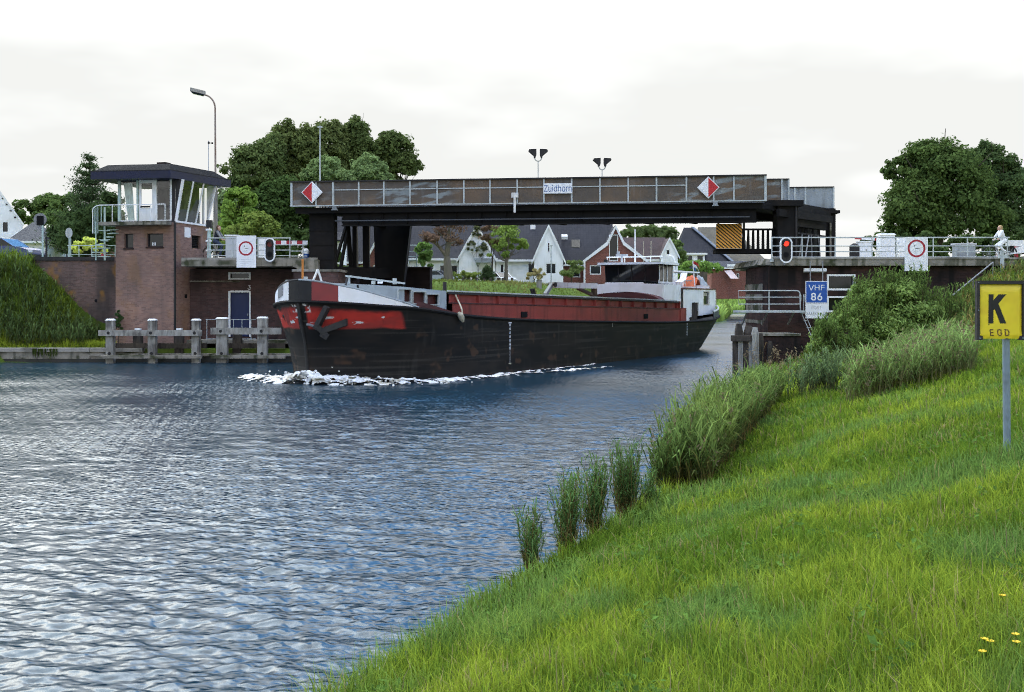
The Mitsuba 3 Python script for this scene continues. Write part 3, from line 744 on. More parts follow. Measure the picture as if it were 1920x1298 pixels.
wg = thing('wing_wall', 'long weathered brick retaining wall left of the tower, with dark coping', 'wall')
part(wg, 'wall', B(-31, -19.25, 57.6, 57.9, 0.2, Z(489, 57.6)), 'brick_wing')
part(wg, 'coping', B(-25.6, -19.25, 57.52, 58.0, Z(489, 57.6) + 0.002, Z(482, 57.6)), 'rim_dark')
part(wg, 'corner_pier', B(-20.05, -19.3, 57.35, 57.6, 0.2, Z(482, 57.6)), 'brick_wing')
part(wg, 'drain_hole', B(X(180, 57.6) - 0.06, X(180, 57.6) + 0.06, 57.58, 57.6, 2.85, 3.0), 'dark_void')

qw = thing('quay_wall', 'low stained concrete wall along the water below the left grass slope', 'wall')
for i, x in enumerate(np.arange(-40, -19.9, 2.5)):
    part(qw, 'slab', B(x + 0.02, x + 2.48, 53.92, 54.12, 0.17, 0.50), 'concrete_old')
    part(qw, 'wet_base', B(x + 0.005, x + 2.495, 53.94, 54.12, -0.6, 0.169), 'wet_wall')
    part(qw, 'cap', B(x + 0.015, x + 2.485, 53.84, 54.32, 0.50, 0.68), 'concrete')
part(qw, 'footing', B(-19.98, -9.6, 53.95, 54.4, -0.6, 0.30), 'wet_wall')
part(qw, 'ledge', B(-19.98, -9.6, 53.8, 54.9, 0.30, 0.42), 'concrete_old')
part(qw, 'quay_floor', B(-19.98, -10.4, 54.9, 56.6, 0.3, 0.60), 'concrete_old')


def fender(label, posts, beam, y0, y1, shorts, low, D):
    k = thing('timber_fender', label, 'fender', 'grey timber fenders along the left quay')
    for px, w, yt in posts:
        a, b = X(px - w / 2, D), X(px + w / 2, D)
        p = part(k, 'post', B(a, b, D, D + 0.34, -0.8, Z(yt + 3, D)), 'wood_grey')
        part(p, 'cap', MB().hexa([(a - 0.03, D - 0.03, Z(yt + 3, D)), (b + 0.03, D - 0.03, Z(yt + 3, D)), (b + 0.03, D + 0.37, Z(yt + 3, D)), (a - 0.03, D + 0.37, Z(yt + 3, D)),
                                  (a + 0.04, D + 0.04, Z(yt, D)), (b - 0.04, D + 0.04, Z(yt, D)), (b - 0.04, D + 0.3, Z(yt, D)), (a + 0.04, D + 0.3, Z(yt, D))]), 'paint_white')
        for yy in (y0 + (y1 - y0) / 2, 663):
            part(p, 'bolt', rod(((a + b) / 2, D - 0.16 if yy < 650 else D - 0.02, Z(yy, D)), ((a + b) / 2, D + 0.01, Z(yy, D)), 0.075, 8), 'black')
    part(k, 'beam', B(X(beam[0], D), X(beam[1], D), D - 0.14, D - 0.002, Z(y1, D), Z(y0, D)), 'wood_grey')
    part(k, 'low_beam', B(X(low[0], D), X(low[1], D), D - 0.25, D - 0.002, Z(672, D), Z(666, D)), 'concrete_old')
    for px in shorts:
        p = part(k, 'short_post', B(X(px - 8, D), X(px + 8, D), D + 0.9, D + 1.2, -0.5, Z(622, D)), 'wood_dark')
        part(p, 'cap', B(X(px - 5, D), X(px + 5, D), D + 0.93, D + 1.17, Z(622, D), Z(616.5, D)), 'paint_white')
    part(k, 'back_beam', B(X(beam[0], D), X(beam[1], D), D + 0.75, D + 0.9, Z(655, D), Z(645, D)), 'wood_dark')


fender('long grey timber fender with three posts standing before the brick tower', [(205, 14, 598), (284, 14, 598), (366, 14, 598)], (186, 379), 619, 630, (245, 324), (190, 379), 53.2)
fender('shorter timber fender with two posts in front of the blue door', [(415, 20, 595), (491, 18, 594)], (396, 528), 615, 627, (435,), (398, 536), 53.3)
# ------------------------------------------------------------------ right abutment and deck
ab = thing('bridge_abutment', 'dark stained brick abutment under the right bridge deck, behind the willow bush', 'abutment')
FD = 49.5
xa, xb = X(1440, FD), 27.0
ux = lambda px: X(px, FD) - xa
h1, h2 = (ux(1554), ux(1600), Z(541, FD), Z(518, FD)), (ux(1554), ux(1600), Z(582, FD), Z(559, FD))
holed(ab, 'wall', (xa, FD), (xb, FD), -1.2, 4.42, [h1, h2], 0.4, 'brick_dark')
part(ab, 'side_wall', B(xa, xa + 0.4, FD + 0.4, 54.2, -1.2, 4.42), 'brick_dark')
for y0, y1 in ((533, 546), (552, 563), (569, 582), (600, 606)):
    part(ab, 'concrete_band', B(xa - 0.04, xa, FD + 1.0, 54.2, Z(y1, 52), Z(y0, 52)), 'concrete_old')
for (a, b, c, d), gl in ((h1, 'glass_dark'), (h2, 'glass_dark')):
    w = part(ab, 'window', B(xa + a, xa + b, FD + 0.14, FD + 0.16, c, d), gl)
    f = MB(); t = 0.085
    for p0, p1, q0, q1 in ((a - t, a, c - t, d + t), (b, b + t, c - t, d + t), (a, b, c - t, c + 0.0), (a, b, d, d + t)):
        f.box(xa + p0, xa + p1, FD - 0.03, FD + 0.13, q0, q1)
    part(w, 'frame', f, 'paint_white')
dk = part(ab, 'deck', B(X(1452, 49.3), 27.0, 49.2, 57.9, 4.44, 4.72), 'concrete_old')
part(ab, 'deck_nose', MB().hexa([(X(1428, 49.6), 49.6, 4.50), (X(1452, 49.3), 49.3, 4.44), (X(1452, 49.3), 56, 4.44), (X(1428, 49.6), 56, 4.50),
                                 (X(1434, 49.6), 49.6, 4.76), (X(1452, 49.3), 49.3, 4.70), (X(1452, 49.3), 56, 4.70), (X(1434, 49.6), 56, 4.76)]), 'concrete_old')
part(ab, 'deck_kerb', B(X(1452, 49.3), 24.0, 49.17, 49.42, 4.72, 4.80), 'concrete')
railing('deck_railing', 'grey four rail railing on the right bridge deck, running behind the red light', 'bridge deck railings', (X(1446, 49.3), 49.3), (X(1893, 49.3), 49.3), 4.76,
        [(p - 1446) / (1893 - 1446) for p in (1447, 1504, 1566, 1635, 1680, 1750, 1814, 1889)], (0.05, 0.29, 0.53, 0.90))
p = thing('tube_lamp', 'white strip lamp under the right bridge deck above the blue sign', 'lamp')
part(p, 'cover', B(X(1508, 49.3), X(1550, 49.3), 49.3, 49.48, Z(509, 49.3), Z(503, 49.3)), 'sign_white')
part(p, 'base', B(X(1508, 49.3), X(1550, 49.3), 49.46, 49.5, Z(511, 49.3), Z(509, 49.3)), 'grey_mid')

# VHF board
D = 48.4
v = thing('channel_board', 'blue board lettered VHF 86 with a white board below, in front of the right abutment', 'sign')
x0, x1 = X(1510.5, D), X(1551.5, D)
part(v, 'upper_board', B(x0, x1, D, D + 0.03, Z(568.5, D), Z(527, D)), 'sign_white')
part(v, 'blue_panel', B(x0 + 0.025, x1 - 0.025, D - 0.008, D - 0.001, Z(567.5, D), Z(528.3, D)), 'sign_blue')
xm = (x0 + x1) / 2
part(v, 'lettering', text('VHF', 0.23, 0.006, (xm, D - 0.009, Z(544.5, D)), EX, EZ, -EY, bold=False, center=True, sx=1.12), 'sign_white')
part(v, 'digits', text('86', 0.30, 0.006, (xm, D - 0.009, Z(563, D)), EX, EZ, -EY, bold=True, center=True), 'sign_white')
part(v, 'lower_board', B(x0, x1, D, D + 0.03, Z(597, D), Z(569, D)), 'sign_white')
part(v, 'lettering', text('POST', 0.12, 0.005, (xm, D - 0.001, Z(580, D)), EX, EZ, -EY, center=True), 'grey_mid')
part(v, 'lettering', text('GAARKEUKEN', 0.12, 0.005, (xm, D - 0.001, Z(591, D)), EX, EZ, -EY, center=True, sx=0.80), 'grey_mid')
for px in (1520, 1543):
    part(v, 'hanger', bar((X(px, D), D + 0.05, Z(595, D)), (X(px, D), D + 0.05, 4.6), 0.04), 'grey_mid')
# landing platform, ladder
pl = thing('landing_platform', 'narrow grey landing with a looped railing on the right abutment above the piles', 'platform')
D = 47.6
xl, xr = X(1385, D), X(1500, D)
part(pl, 'floor', B(xl, xr + 0.2, D, D + 1.2, Z(586.5, D), Z(582.5, D)), 'galvanised')
zf, zt_ = Z(583, D), Z(545, D)
g = np.linspace(0, math.pi / 2, 6)
part(pl, 'top_rail', MB().tube([(xl, D, zf), (xl, D, zt_), (xr - 0.15, D, zt_)] + [(xr - 0.15 + 0.15 * math.sin(t), D, zt_ - 0.15 * (1 - math.cos(t))) for t in g] + [(xr, D, zf)], 0.028, 6), 'galvanised')
part(pl, 'post', rod((X(1442, D), D, zf), (X(1442, D), D, zt_), 0.026, 6), 'galvanised')
for y in (557.5, 570.5):
    part(pl, 'rail', rod((xl, D, Z(y, D)), (xr, D, Z(y, D)), 0.02, 6), 'galvanised')
for px in (1402, 1440, 1490):
    part(pl, 'bracket', bar((X(px, D), D + 1.2, zf - 0.6), (X(px, D), D + 0.1, zf - 0.05), 0.06), 'grey_mid')
ld = thing('ladder', 'thin grey ladder with looped hand rails beside the blue sign', 'ladder')
D = 47.9
for px, o in ((1501, 0), (1507, 0)):
    part(ld, 'stringer', MB().tube([(X(px + 22, D), D - 0.6, Z(650, D)), (X(px, D), D, Z(583, D)), (X(px, D), D, Z(556, D)), (X(px + 1.5, D), D + 0.1, Z(552, D)), (X(px + 4, D), D + 0.25, Z(555, D)), (X(px + 5, D), D + 0.4, Z(566, D))], 0.013, 6), 'galvanised')
for i in range(5):
    t = i / 5
    part(ld, 'rung', rod((X(1501 + 22 * t, D), D - 0.6 * t, Z(588 + 66 * t, D)), (X(1507 + 22 * t, D), D - 0.6 * t, Z(588 + 66 * t, D)), 0.016, 6), 'galvanised')
# timber dolphin
dl = thing('timber_dolphin', 'dark weathered cluster of timber piles before the right abutment', 'piles')
D = 46.0


def pile(k, px0, px1, ytop, D, mat, name='pile', zb=-1.0):
    a, b = X(px0, D), X(px1, D); w = b - a; zt = Z(ytop, D)
    m = MB().hexa([(a - 0.02, D, zb), (b + 0.02, D, zb), (b + 0.02, D + w, zb), (a - 0.02, D + w, zb), (a, D, zt - 0.28), (b, D, zt - 0.28), (b, D + w, zt - 0.28), (a, D + w, zt - 0.28)])
    m.hexa([(a, D, zt - 0.28), (b, D, zt - 0.28), (b, D + w, zt - 0.28), (a, D + w, zt - 0.28), (a + w * 0.2, D + w * 0.2, zt), (b - w * 0.2, D + w * 0.2, zt), (b - w * 0.2, D + w * 0.8, zt), (a + w * 0.2, D + w * 0.8, zt)])
    return part(k, name, m, mat)


pile(dl, 1380, 1393, 607, D + 0.2, 'wood_dark'); pile(dl, 1397, 1413, 611, D + 0.2, 'wood_dark'); pile(dl, 1411, 1423, 614, D - 0.2, 'wood_grey'); pile(dl, 1423, 1432, 625, D, 'wood_dark')
part(dl, 'waling', B(X(1372, D), X(1422, D), D - 0.10, D + 0.19, Z(640, D), Z(629, D)), 'wood_dark')
for i, px in enumerate((1374, 1384, 1394, 1404)):
    part(dl, 'plank', B(X(px, D), X(px + 9.4, D), D + 0.02, D + 0.1, -0.8, Z(638 + (i % 2), D)), 'wood_grey' if i in (1, 3) else 'wood_dark')
part(dl, 'back_wall', B(X(1405, 47.5), X(1500, 47.5), 47.4, 49.49, -1.0, 1.45), 'brick_dark')
part(dl, 'back_cap', B(X(1405, 47.5) - 0.05, X(1500, 47.5), 47.34, 49.48, 1.452, 1.55), 'concrete_old')
pile(dl, 1440, 1450, 640, 47.0, 'wood_dark')


# ------------------------------------------------------------------ signs and lights on the bridge
def ring_sign(label, px0, px1, py0, py1, cx, cy, r, D, n=(0, -1)):
    k = thing('prohibition_sign', label, 'sign', 'white wash prohibition signs on the bridge railings')
    m = D / F
    part(k, 'board', B(X(px0, D), X(px1, D), D, D + 0.03, Z(py1, D), Z(py0, D)), 'sign_white')
    c = pt(cx, cy, D)
    ring = Point(0, 0).buffer(r * m, 20).difference(Point(0, 0).buffer(r * m * 0.78, 20))
    part(k, 'ring', MB().prism(ring, c, EX, EZ, -EY * 0.008), 'sign_red')
    s = r * m
    hull_ = Polygon([(-0.16, -0.02), (0.34, -0.02), (0.34, 0.05), (-0.10, 0.05)])
    part(k, 'symbol', MB().prism(shapely.affinity.scale(hull_, s, s, origin=(0, 0)), c, EX, EZ, -EY * 0.008), 'black')
    part(k, 'symbol', MB().prism(Polygon([(-0.30 * s, 0.24 * s), (-0.20 * s, 0.22 * s), (-0.12 * s, 0.36 * s), (-0.22 * s, 0.38 * s)]), c, EX, EZ, -EY * 0.008), 'black')
    for a, b, y in ((-0.25, 0.2, -0.30), (-0.32, -0.05, -0.40)):
        part(k, 'symbol', MB().prism(shapely.box(a * s, y * s, b * s, (y + 0.05) * s), c, EX, EZ, -EY * 0.008), 'grey_light')
    for i, y in enumerate((1.55, 1.85, 2.15)):
        part(k, 'faint_line', MB().prism(shapely.box(-1.0 * s + 0.1 * i * s, -y * s, 1.0 * s - 0.25 * i * s, (-y + 0.05) * s), c, EX, EZ, -EY * 0.004), 'grey_light')
    part(k, 'bracket', B(X(px0, D) + 0.1, X(px1, D) - 0.1, D + 0.03, D + 0.12, Z(py0, D) - 0.3, Z(py0, D) - 0.25), 'galvanised')
    return k


k = ring_sign('white board with a red ring on the left bridge railing, beside the cyclist', 443.5, 480, 442, 502, 461, 466, 13.6, 54.3)
ring_sign('white board with a red ring on the right bridge railing, before the round tree', 1696.5, 1740, 445.5, 508.5, 1718.5, 466, 16.6, 49.0)


def canal_light(label, px0, px1, py0, py1, ly, lit, D):
    k = thing('canal_light', label, 'signal light', 'capsule shaped canal signal lights')
    m = D / F; w, h = (px1 - px0) * m, (py1 - py0) * m
    o = np.array([X(px0, D), D, Z(py1, D)])
    cap = LineString([(w / 2, w / 2), (w / 2, h - w / 2)])
    part(k, 'rim', MB().prism(cap.buffer(w / 2, 10).difference(cap.buffer(w / 2 * 0.76, 10)), o, EX, EZ, EY * 0.06), 'sign_white')
    part(k, 'backboard', MB().prism(cap.buffer(w / 2 * 0.76, 10), o + EY * 0.02, EX, EZ, EY * 0.05), 'black')
    c = np.array([o[0] + w / 2, D - 0.01, Z(ly, D)]); r = 4.9 * m
    hood = MB().prism(Point(0, 0).buffer(r * 1.15, 10).difference(Point(0, 0).buffer(r, 10)).difference(shapely.box(-1, -1, 1, -r * 0.2)), c - EY * 0.14, EX, EZ, EY * 0.16)
    part(k, 'hood', hood, 'black')
    lens = MB().prism(Point(0, 0).buffer(r, 12), c, EX, EZ, EY * 0.02)
    l = part(k, 'lens', lens, 'lamp_red' if lit else 'lens_dim', label='lit red lens' if lit else None)
    if lit: scene[l]['emitter'] = {'type': 'area', 'radiance': {'type': 'rgb', 'value': [0.22, 0.009, 0.005]}}
    lens2 = MB().prism(Point(0, 0).buffer(r, 12), c - EZ * h * 0.42, EX, EZ, EY * 0.02)
    part(k, 'lens', lens2, 'dark_void')
    part(k, 'bracket', B(o[0] + w / 2 - 0.03, o[0] + w / 2 + 0.03, D + 0.07, D + 0.4, o[2] - 0.06, o[2] + h * 0.6), 'grey_mid')
    return k


canal_light('capsule shaped light with a dim red lens on the left bridge railing', 495.5, 515.5, 446, 491, 458, False, 54.2)
canal_light('capsule shaped light with a bright red lens at the right bridge end', 1462.5, 1486, 444.5, 493.5, 457, True, 48.7)

# barrier arm, posts and boxes on the left deck
k = thing('barrier_arm', 'lowered red and white barrier arm behind the left deck railing', 'barrier')
D = 56.2
for i, px in enumerate(np.arange(497, 577, 10)):
    part(k, 'band', B(X(px, D), X(px + 9.9, D), D, D + 0.06, Z(458.5, D), Z(451.5, D)), 'sign_red' if i % 2 == 0 else 'sign_white')
part(k, 'pivot_box', B(X(484, D), X(496.8, D), D - 0.1, D + 0.3, 4.9, Z(447, D)), 'paint_white')
k = thing('signal_post', 'pale post with small fittings on the left deck next to the tower', 'post')
D = 54.9
part(k, 'post', MB().tube([(X(392, D), D, 4.9), (X(392, D), D, Z(430, D))], [0.10, 0.08]), 'paint_mint')
for y in (431, 452, 470, 485):
    part(k, 'clamp', B(X(387, D), X(397, D), D - 0.12, D + 0.05, Z(y + 1.6, D), Z(y - 1.6, D)), 'paint_white')
part(k, 'lantern', B(X(387, D), X(397, D), D - 0.05, D + 0.2, Z(427, D), Z(413, D)), 'black')
k = thing('switch_cabinet', 'white cabinet behind the left prohibition sign on the bridge deck', 'cabinet')
D = 55.8
part(k, 'body', B(X(423, D), X(444, D), D, D + 0.4, 4.9, Z(443, D)), 'grey_light')
part(k, 'lid', B(X(421, D), X(447, D), D - 0.05, D + 0.45, Z(443, D) + 0.001, Z(440.5, D)), 'paint_white')
part(k, 'vent', B(X(433, D), X(440, D), D - 0.02, D, Z(448, D), Z(446, D)), 'black')
k = thing('warning_beacon', 'small dome with white top and blue base at the left deck end', 'beacon')
D = 55.3
part(k, 'dome', MB().tube([(X(574, D), D, Z(476, D)), (X(574, D), D, Z(470, D)), (X(573, D), D, Z(466, D))], [0.16, 0.14, 0.06], 10), 'paint_white')
part(k, 'base', MB().tube([(X(574, D), D, Z(484, D)), (X(574, D), D, Z(476.2, D))], [0.13, 0.165], 10), 'sign_blue')
part(k, 'stand', rod((X(574, D), D, 4.42), (X(574, D), D, Z(484, D)), 0.05), 'orange')
one('marker_post', MB().tube([(X(589, 55.4), 55.4, 4.4), (X(589, 55.4), 55.4, Z(450, 55.4))], 0.045), 'grey_mid', 'thin grey post standing at the left deck end before the black column', 'post')

# boxes on the right deck
k = thing('switch_cabinet', 'tall white cabinet left of the right prohibition sign', 'cabinet')
D = 51.5
part(k, 'body', B(X(1651, D), X(1678, D), D, D + 0.6, 4.72, Z(441, D)), 'paint_white')
part(k, 'lid', MB().hexa([(X(1649.5, D), D - 0.04, Z(441, D)), (X(1680, D), D - 0.04, Z(441, D)), (X(1680, D), D + 0.64, Z(441, D)), (X(1649.5, D), D + 0.64, Z(441, D)),
                          (X(1652, D), D, Z(437.5, D)), (X(1677, D), D, Z(437.5, D)), (X(1677, D), D + 0.6, Z(437.5, D)), (X(1652, D), D + 0.6, Z(437.5, D))]), 'paint_white')
part(k, 'door', B(X(1653, D), X(1676, D), D - 0.02, D - 0.001, 4.9, Z(445, D)), 'sign_white')
k = thing('switch_cabinet', 'low pale cabinet between the dark bollard and the tall white cabinet', 'cabinet')
part(k, 'body', B(X(1612, D), X(1636, D), D, D + 0.5, 4.72, Z(454, D)), 'sign_white')
part(k, 'lid', B(X(1611, D), X(1637, D), D - 0.03, D + 0.53, Z(454, D), Z(452, D)), 'paint_white')
part(k, 'lock', B(X(1623, D), X(1625, D), D - 0.02, D, Z(470, D), Z(468, D)), 'black')
k = thing('dark_bollard', 'dark brown pointed post left of the pale cabinet on the right deck', 'bollard')
part(k, 'body', B(X(1596, D), X(1611, D), D, D + 0.3, 4.72, Z(461, D)), 'rim_dark')
part(k, 'cap', MB().hexa([(X(1595, D), D - 0.02, Z(461, D)), (X(1612, D), D - 0.02, Z(461, D)), (X(1612, D), D + 0.32, Z(461, D)), (X(1595, D), D + 0.32, Z(461, D)),
                          (X(1602, D), D + 0.1, Z(456, D)), (X(1606, D), D + 0.1, Z(456, D)), (X(1606, D), D + 0.2, Z(456, D)), (X(1602, D), D + 0.2, Z(456, D))]), 'rim_dark')
k = thing('switch_cabinet', 'grey metal cabinet behind the railing left of the white clad cyclist', 'cabinet')
D = 53.0
part(k, 'body', B(X(1793, D), X(1829, D), D, D + 0.5, 4.72, Z(459, D)), 'panel_grey')
part(k, 'lid', B(X(1791, D), X(1831, D), D - 0.05, D + 0.55, Z(459, D), Z(456, D)), 'grey_light')
k = thing('barrier_arm', 'raised pale barrier arm with a red tip behind the right railing', 'barrier')
D = 52.4
for i, (a, b, c) in enumerate(((1603, 1615, 1), (1615.2, 1640, 0), (1640.2, 1652, 1), (1652.2, 1695, 0))):
    y = lambda px: 446.5 + (px - 1603) * 0.07
    part(k, 'band', bar((X(a, D), D, Z(y(a), D)), (X(b, D), D, Z(y(b), D)), 0.05, 0.10), 'sign_red' if c else 'sign_white')
part(k, 'pivot_box', B(X(1684, D), X(1696, D), D - 0.1, D + 0.3, 4.72, Z(446, D)), 'paint_white')
k = thing('road_barrier', 'white road barrier on red posts at the right edge of the picture', 'barrier')
D = 51.2
part(k, 'board', B(X(1886, D), X(1960, D), D, D + 0.05, Z(462, D), Z(450.5, D)), 'paint_white')
part(k, 'board', MB().hexa([(X(1886, D), D, Z(478, D)), (X(1960, D), D, Z(470, D)), (X(1960, D), D + 0.05, Z(470, D)), (X(1886, D), D + 0.05, Z(478, D)),
                            (X(1886, D), D, Z(469, D)), (X(1960, D), D, Z(452, D)), (X(1960, D), D + 0.05, Z(452, D)), (X(1886, D), D + 0.05, Z(469, D))]), 'paint_white')
for px in (1908, 1948):
    part(k, 'post', B(X(px - 2.5, D), X(px + 2.5, D), D + 0.06, D + 0.18, 4.6, Z(459, D)), 'sign_red')
part(k, 'base', B(X(1890, D), X(1960, D), D - 0.05, D + 0.3, 4.6, 4.8), 'concrete')
k = thing('stair_rail', 'sloping handrail of the steps down the right embankment', 'railing')
part(k, 'rail', rod((X(1862, 48.6), 48.6, Z(492, 48.6)), (X(1786, 46.5), 46.5, Z(554, 46.5)), 0.03, 6), 'grey_mid')
part(k, 'post', rod((X(1862, 48.6), 48.6, 3.6), (X(1862, 48.6), 48.6, Z(492, 48.6)), 0.03, 6), 'grey_mid')
part(k, 'post', rod((X(1825, 47.6), 47.6, 2.9), (X(1825, 47.6), 47.6, Z(522, 47.6)), 0.03, 6), 'grey_mid')
one('short_post', MB().tube([(X(1879, 48.9), 48.9, 3.9), (X(1879, 48.9), 48.9, Z(470, 48.9))], 0.09).box(X(1873, 48.9), X(1890, 48.9), 48.85, 48.98, Z(484, 48.9), Z(478, 48.9)), 'galvanised',
    'thick grey post with a cross plate below the white clad cyclist', 'post')

# ------------------------------------------------------------------ street lamp and small posts on the left
k = thing('street_lamp', 'tall street lamp with a curved arm and pale head, behind the tower', 'lamp post')
D = 62.0
xm = X(404, D)
part(k, 'lower_pole', MB().tube([(xm, D, 4.6), (xm, D, Z(330, D))], [0.14, 0.105], 10), 'concrete')
g = np.linspace(0, math.pi / 2, 9); R = 23 * D / F
top = Z(180, D) - 0.05
part(k, 'upper_pole', MB().tube([(xm, D, Z(330, D)), (xm - 0.02, D, Z(203, D))] + [(xm - 0.02 - R * (1 - math.cos(t)), D, Z(203, D) + R * 1.1 * math.sin(t)) for t in g[1:]], [0.055] + [0.045] * 9, 8), 'rust')
hx = X(383, D)
hd = MB()
xs = np.linspace(0, 1, 6); w = [0.12, 0.17, 0.20, 0.20, 0.17, 0.10]
ring = []
for t, ww in zip(xs, w):
    x = hx + 0.05 - t * 0.80; z = Z(177, D) + 0.19 * t
    ring.append([(x, D - ww, z - 0.03), (x, D + ww, z - 0.03), (x, D + ww * 0.7, z + 0.17), (x, D - ww * 0.7, z + 0.17)])
ring = np.array(ring).reshape(-1, 3)
f = [[i * 4 + j, i * 4 + (j + 1) % 4, i * 4 + 4 + (j + 1) % 4, i * 4 + 4 + j] for i in range(5) for j in range(4)] + [[0, 3, 2, 1], [20, 21, 22, 23]]
part(k, 'lamp_head', hd.raw(ring, f), 'concrete')
part(k, 'lamp_glass', MB().hexa([(hx - 0.08, D - 0.10, Z(177, D) - 0.10), (hx - 0.62, D - 0.13, Z(177, D) + 0.03), (hx - 0.62, D + 0.13, Z(177, D) + 0.03), (hx - 0.08, D + 0.10, Z(177, D) - 0.10),
                                 (hx - 0.02, D - 0.13, Z(177, D) - 0.02), (hx - 0.70, D - 0.16, Z(177, D) + 0.13), (hx - 0.70, D + 0.16, Z(177, D) + 0.13), (hx - 0.02, D + 0.13, Z(177, D) - 0.02)]), 'glass_dark')
k = thing('aerial', 'thin aerial with small dark sensors between the tower roof and the street lamp', 'aerial')
D = 58.0
part(k, 'mast', rod((X(391, D), D, 8.9), (X(391, D), D, Z(264, D)), 0.022, 6), 'grey_light')
part(k, 'arm', rod((X(390, D), D, Z(268, D)), (X(399, D), D, Z(268.5, D)), 0.02, 6), 'black')
part(k, 'sensor', MB().tube([(X(391.5, D), D, Z(270, D)), (X(391.5, D), D, Z(266, D))], 0.05), 'black')
part(k, 'sensor', MB().tube([(X(398, D), D, Z(270, D)), (X(398, D), D, Z(267, D))], 0.045), 'black')
# signs on the road left of the tower
k = thing('traffic_sign', 'back of a round road sign on a pale post, left of the tower', 'sign')
D = 60.0
part(k, 'post', rod((X(80, D), D, 4.7), (X(80, D), D, Z(423, D)), 0.05), 'paint_mint')
part(k, 'disc', MB().prism(Point(0, 0).buffer(0.34, 14), pt(75, 412, D), EX, EZ, EY * 0.03), 'grey_mid')
part(k, 'plate', B(X(69.5, D), X(82, D), D - 0.05, D - 0.002, Z(422, D), Z(405, D)), 'dark_void')
k = thing('traffic_sign', 'small round pale sign on a short post left of the stair', 'sign')
D = 59.5
part(k, 'post', rod((X(131, D), D, 4.7), (X(131, D), D, Z(447, D)), 0.07), 'paint_mint')
part(k, 'disc', MB().prism(shapely.affinity.scale(Point(0, 0).buffer(0.27, 14), 0.66, 1.0), pt(129, 437, D), EX, EZ, EY * 0.04), 'galvanised')
one('marker_post', MB().tube([(X(87, 59), 59, 4.6), (X(87, 59), 59, Z(444, 59))], 0.06), 'rim_dark', 'dark post standing before the white garage on the left', 'post')
railing('road_railing', 'pale green railing along the road left of the tower stair', None, (X(126, 58.6), 58.6), (X(218, 58.6), 58.6), 4.95, [0.03, 0.24, 0.5, 0.74, 0.98], (0.10, 0.36, 0.82), 0.022, 'paint_mint')
one('marker_cone', MB().tube([(X(192, 58.4), 58.4, 5.05), (X(192, 58.4), 58.4, 5.35)], [0.13, 0.05], 8).box(X(195, 58.4), X(199, 58.4), 58.3, 58.5, 5.05, 5.3), 'sign_red', 'little red marker on the wall coping beside the stair', 'marker')

# ------------------------------------------------------------------ yellow K sign in the near grass
k = thing('cable_sign', 'yellow sign with a black K and dark frame on a grey post in the grass', 'sign')
D = 12.0
base = float(ground_z(X(1890, D), D))
part(k, 'post', MB().tube([(X(1890.5, D) + 0.012, D + 0.052, base - 0.2), (X(1889.5, D), D + 0.052, Z(560, D))], 0.038, 14), 'post_grey', smooth=40)
fx0, fx1, fz0, fz1 = X(1829.5, D), X(1920.5, D), Z(637.5, D), Z(526.5, D)
t = 0.026
fm = MB().box(fx0, fx0 + t * 1.15, D - 0.035, D + 0.02, fz0, fz1).box(fx1 - t * 1.15, fx1, D - 0.035, D + 0.02, fz0, fz1).box(fx0 + t * 1.15, fx1 - t * 1.15, D - 0.035, D + 0.02, fz1 - t * 1.4, fz1)
fm.box(fx0 + t * 1.15, fx0 + 0.062, D - 0.033, D + 0.02, fz0, fz0 + 0.042).box(fx1 - 0.062, fx1 - t * 1.15, D - 0.033, D + 0.02, fz0, fz0 + 0.042)
part(k, 'frame', fm, 'rim_dark')
part(k, 'back_plate', B(fx0 + 0.01, fx1 - 0.01, D + 0.001, D + 0.012, fz0 + 0.02, fz1 - 0.01), 'galvanised')
# the moulded yellow face: pillowed, with the lower lip pushed out and chipped
nx, nz = 40, 48
u, v_ = np.meshgrid(np.linspace(0, 1, nx), np.linspace(0, 1, nz), indexing='ij')
x0, x1, z0, z1 = fx0 + 0.030, fx1 - 0.030, fz0 + 0.012, fz1 - 0.036
bul = np.minimum(np.minimum(u, 1 - u) / 0.10, np.minimum(v_ * 1.6, 1 - v_) / 0.16); bul = np.clip(bul, 0, 1)
yy = D - 0.006 - 0.020 * np.sin(bul * math.pi / 2) - 0.012 * np.clip((0.12 - v_) / 0.12, 0, 1) ** 2
low = 0.006 * np.interp(u, [0, 0.05, 0.09, 0.3, 0.42, 0.58, 0.64, 0.70, 0.92, 1], [6, 6, 0, 0.3, -0.3, -0.3, 1.6, 0, 0.2, 6.5])
zz = z0 + low * (1 - v_) + (z1 - z0) * v_
idx = np.arange(nx * nz).reshape(nx, nz)
qq = np.stack([idx[:-1, :-1], idx[1:, :-1], idx[1:, 1:], idx[:-1, 1:]], -1).reshape(-1, 4)
part(k, 'yellow_face', MB().raw(np.stack([x0 + (x1 - x0) * u, yy, zz], -1).reshape(-1, 3), qq), 'sign_yellow', smooth=True)
mm = D / F
Kp = Polygon([(1851.0, 606.5), (1851.8, 552), (1861, 552), (1860.2, 563.5), (1870.5, 552), (1884.5, 552), (1869.8, 569.5), (1884.5, 606.5), (1873.5, 606.5), (1863.0, 579.5), (1860.6, 582), (1860.4, 606.5)])
Kp = shapely.affinity.affine_transform(Kp, [mm, 0, 0, -mm, -960 * mm, EYE + HZ * mm])
part(k, 'letter', MB().prism(Kp, (0, D - 0.0265, 0), EX, EZ, -EY * 0.003), 'black')
for ch, px in (('E', 1853.5), ('G', 1867.2), ('D', 1881.5)):
    part(k, 'letter', text(ch, 0.068, 0.004, (X(px, D), D - 0.026, Z(629.5, D)), EX * 0.82 + EZ * -0.02, EZ - EX * 0.10, -EY, bold=True), 'letter_brown')
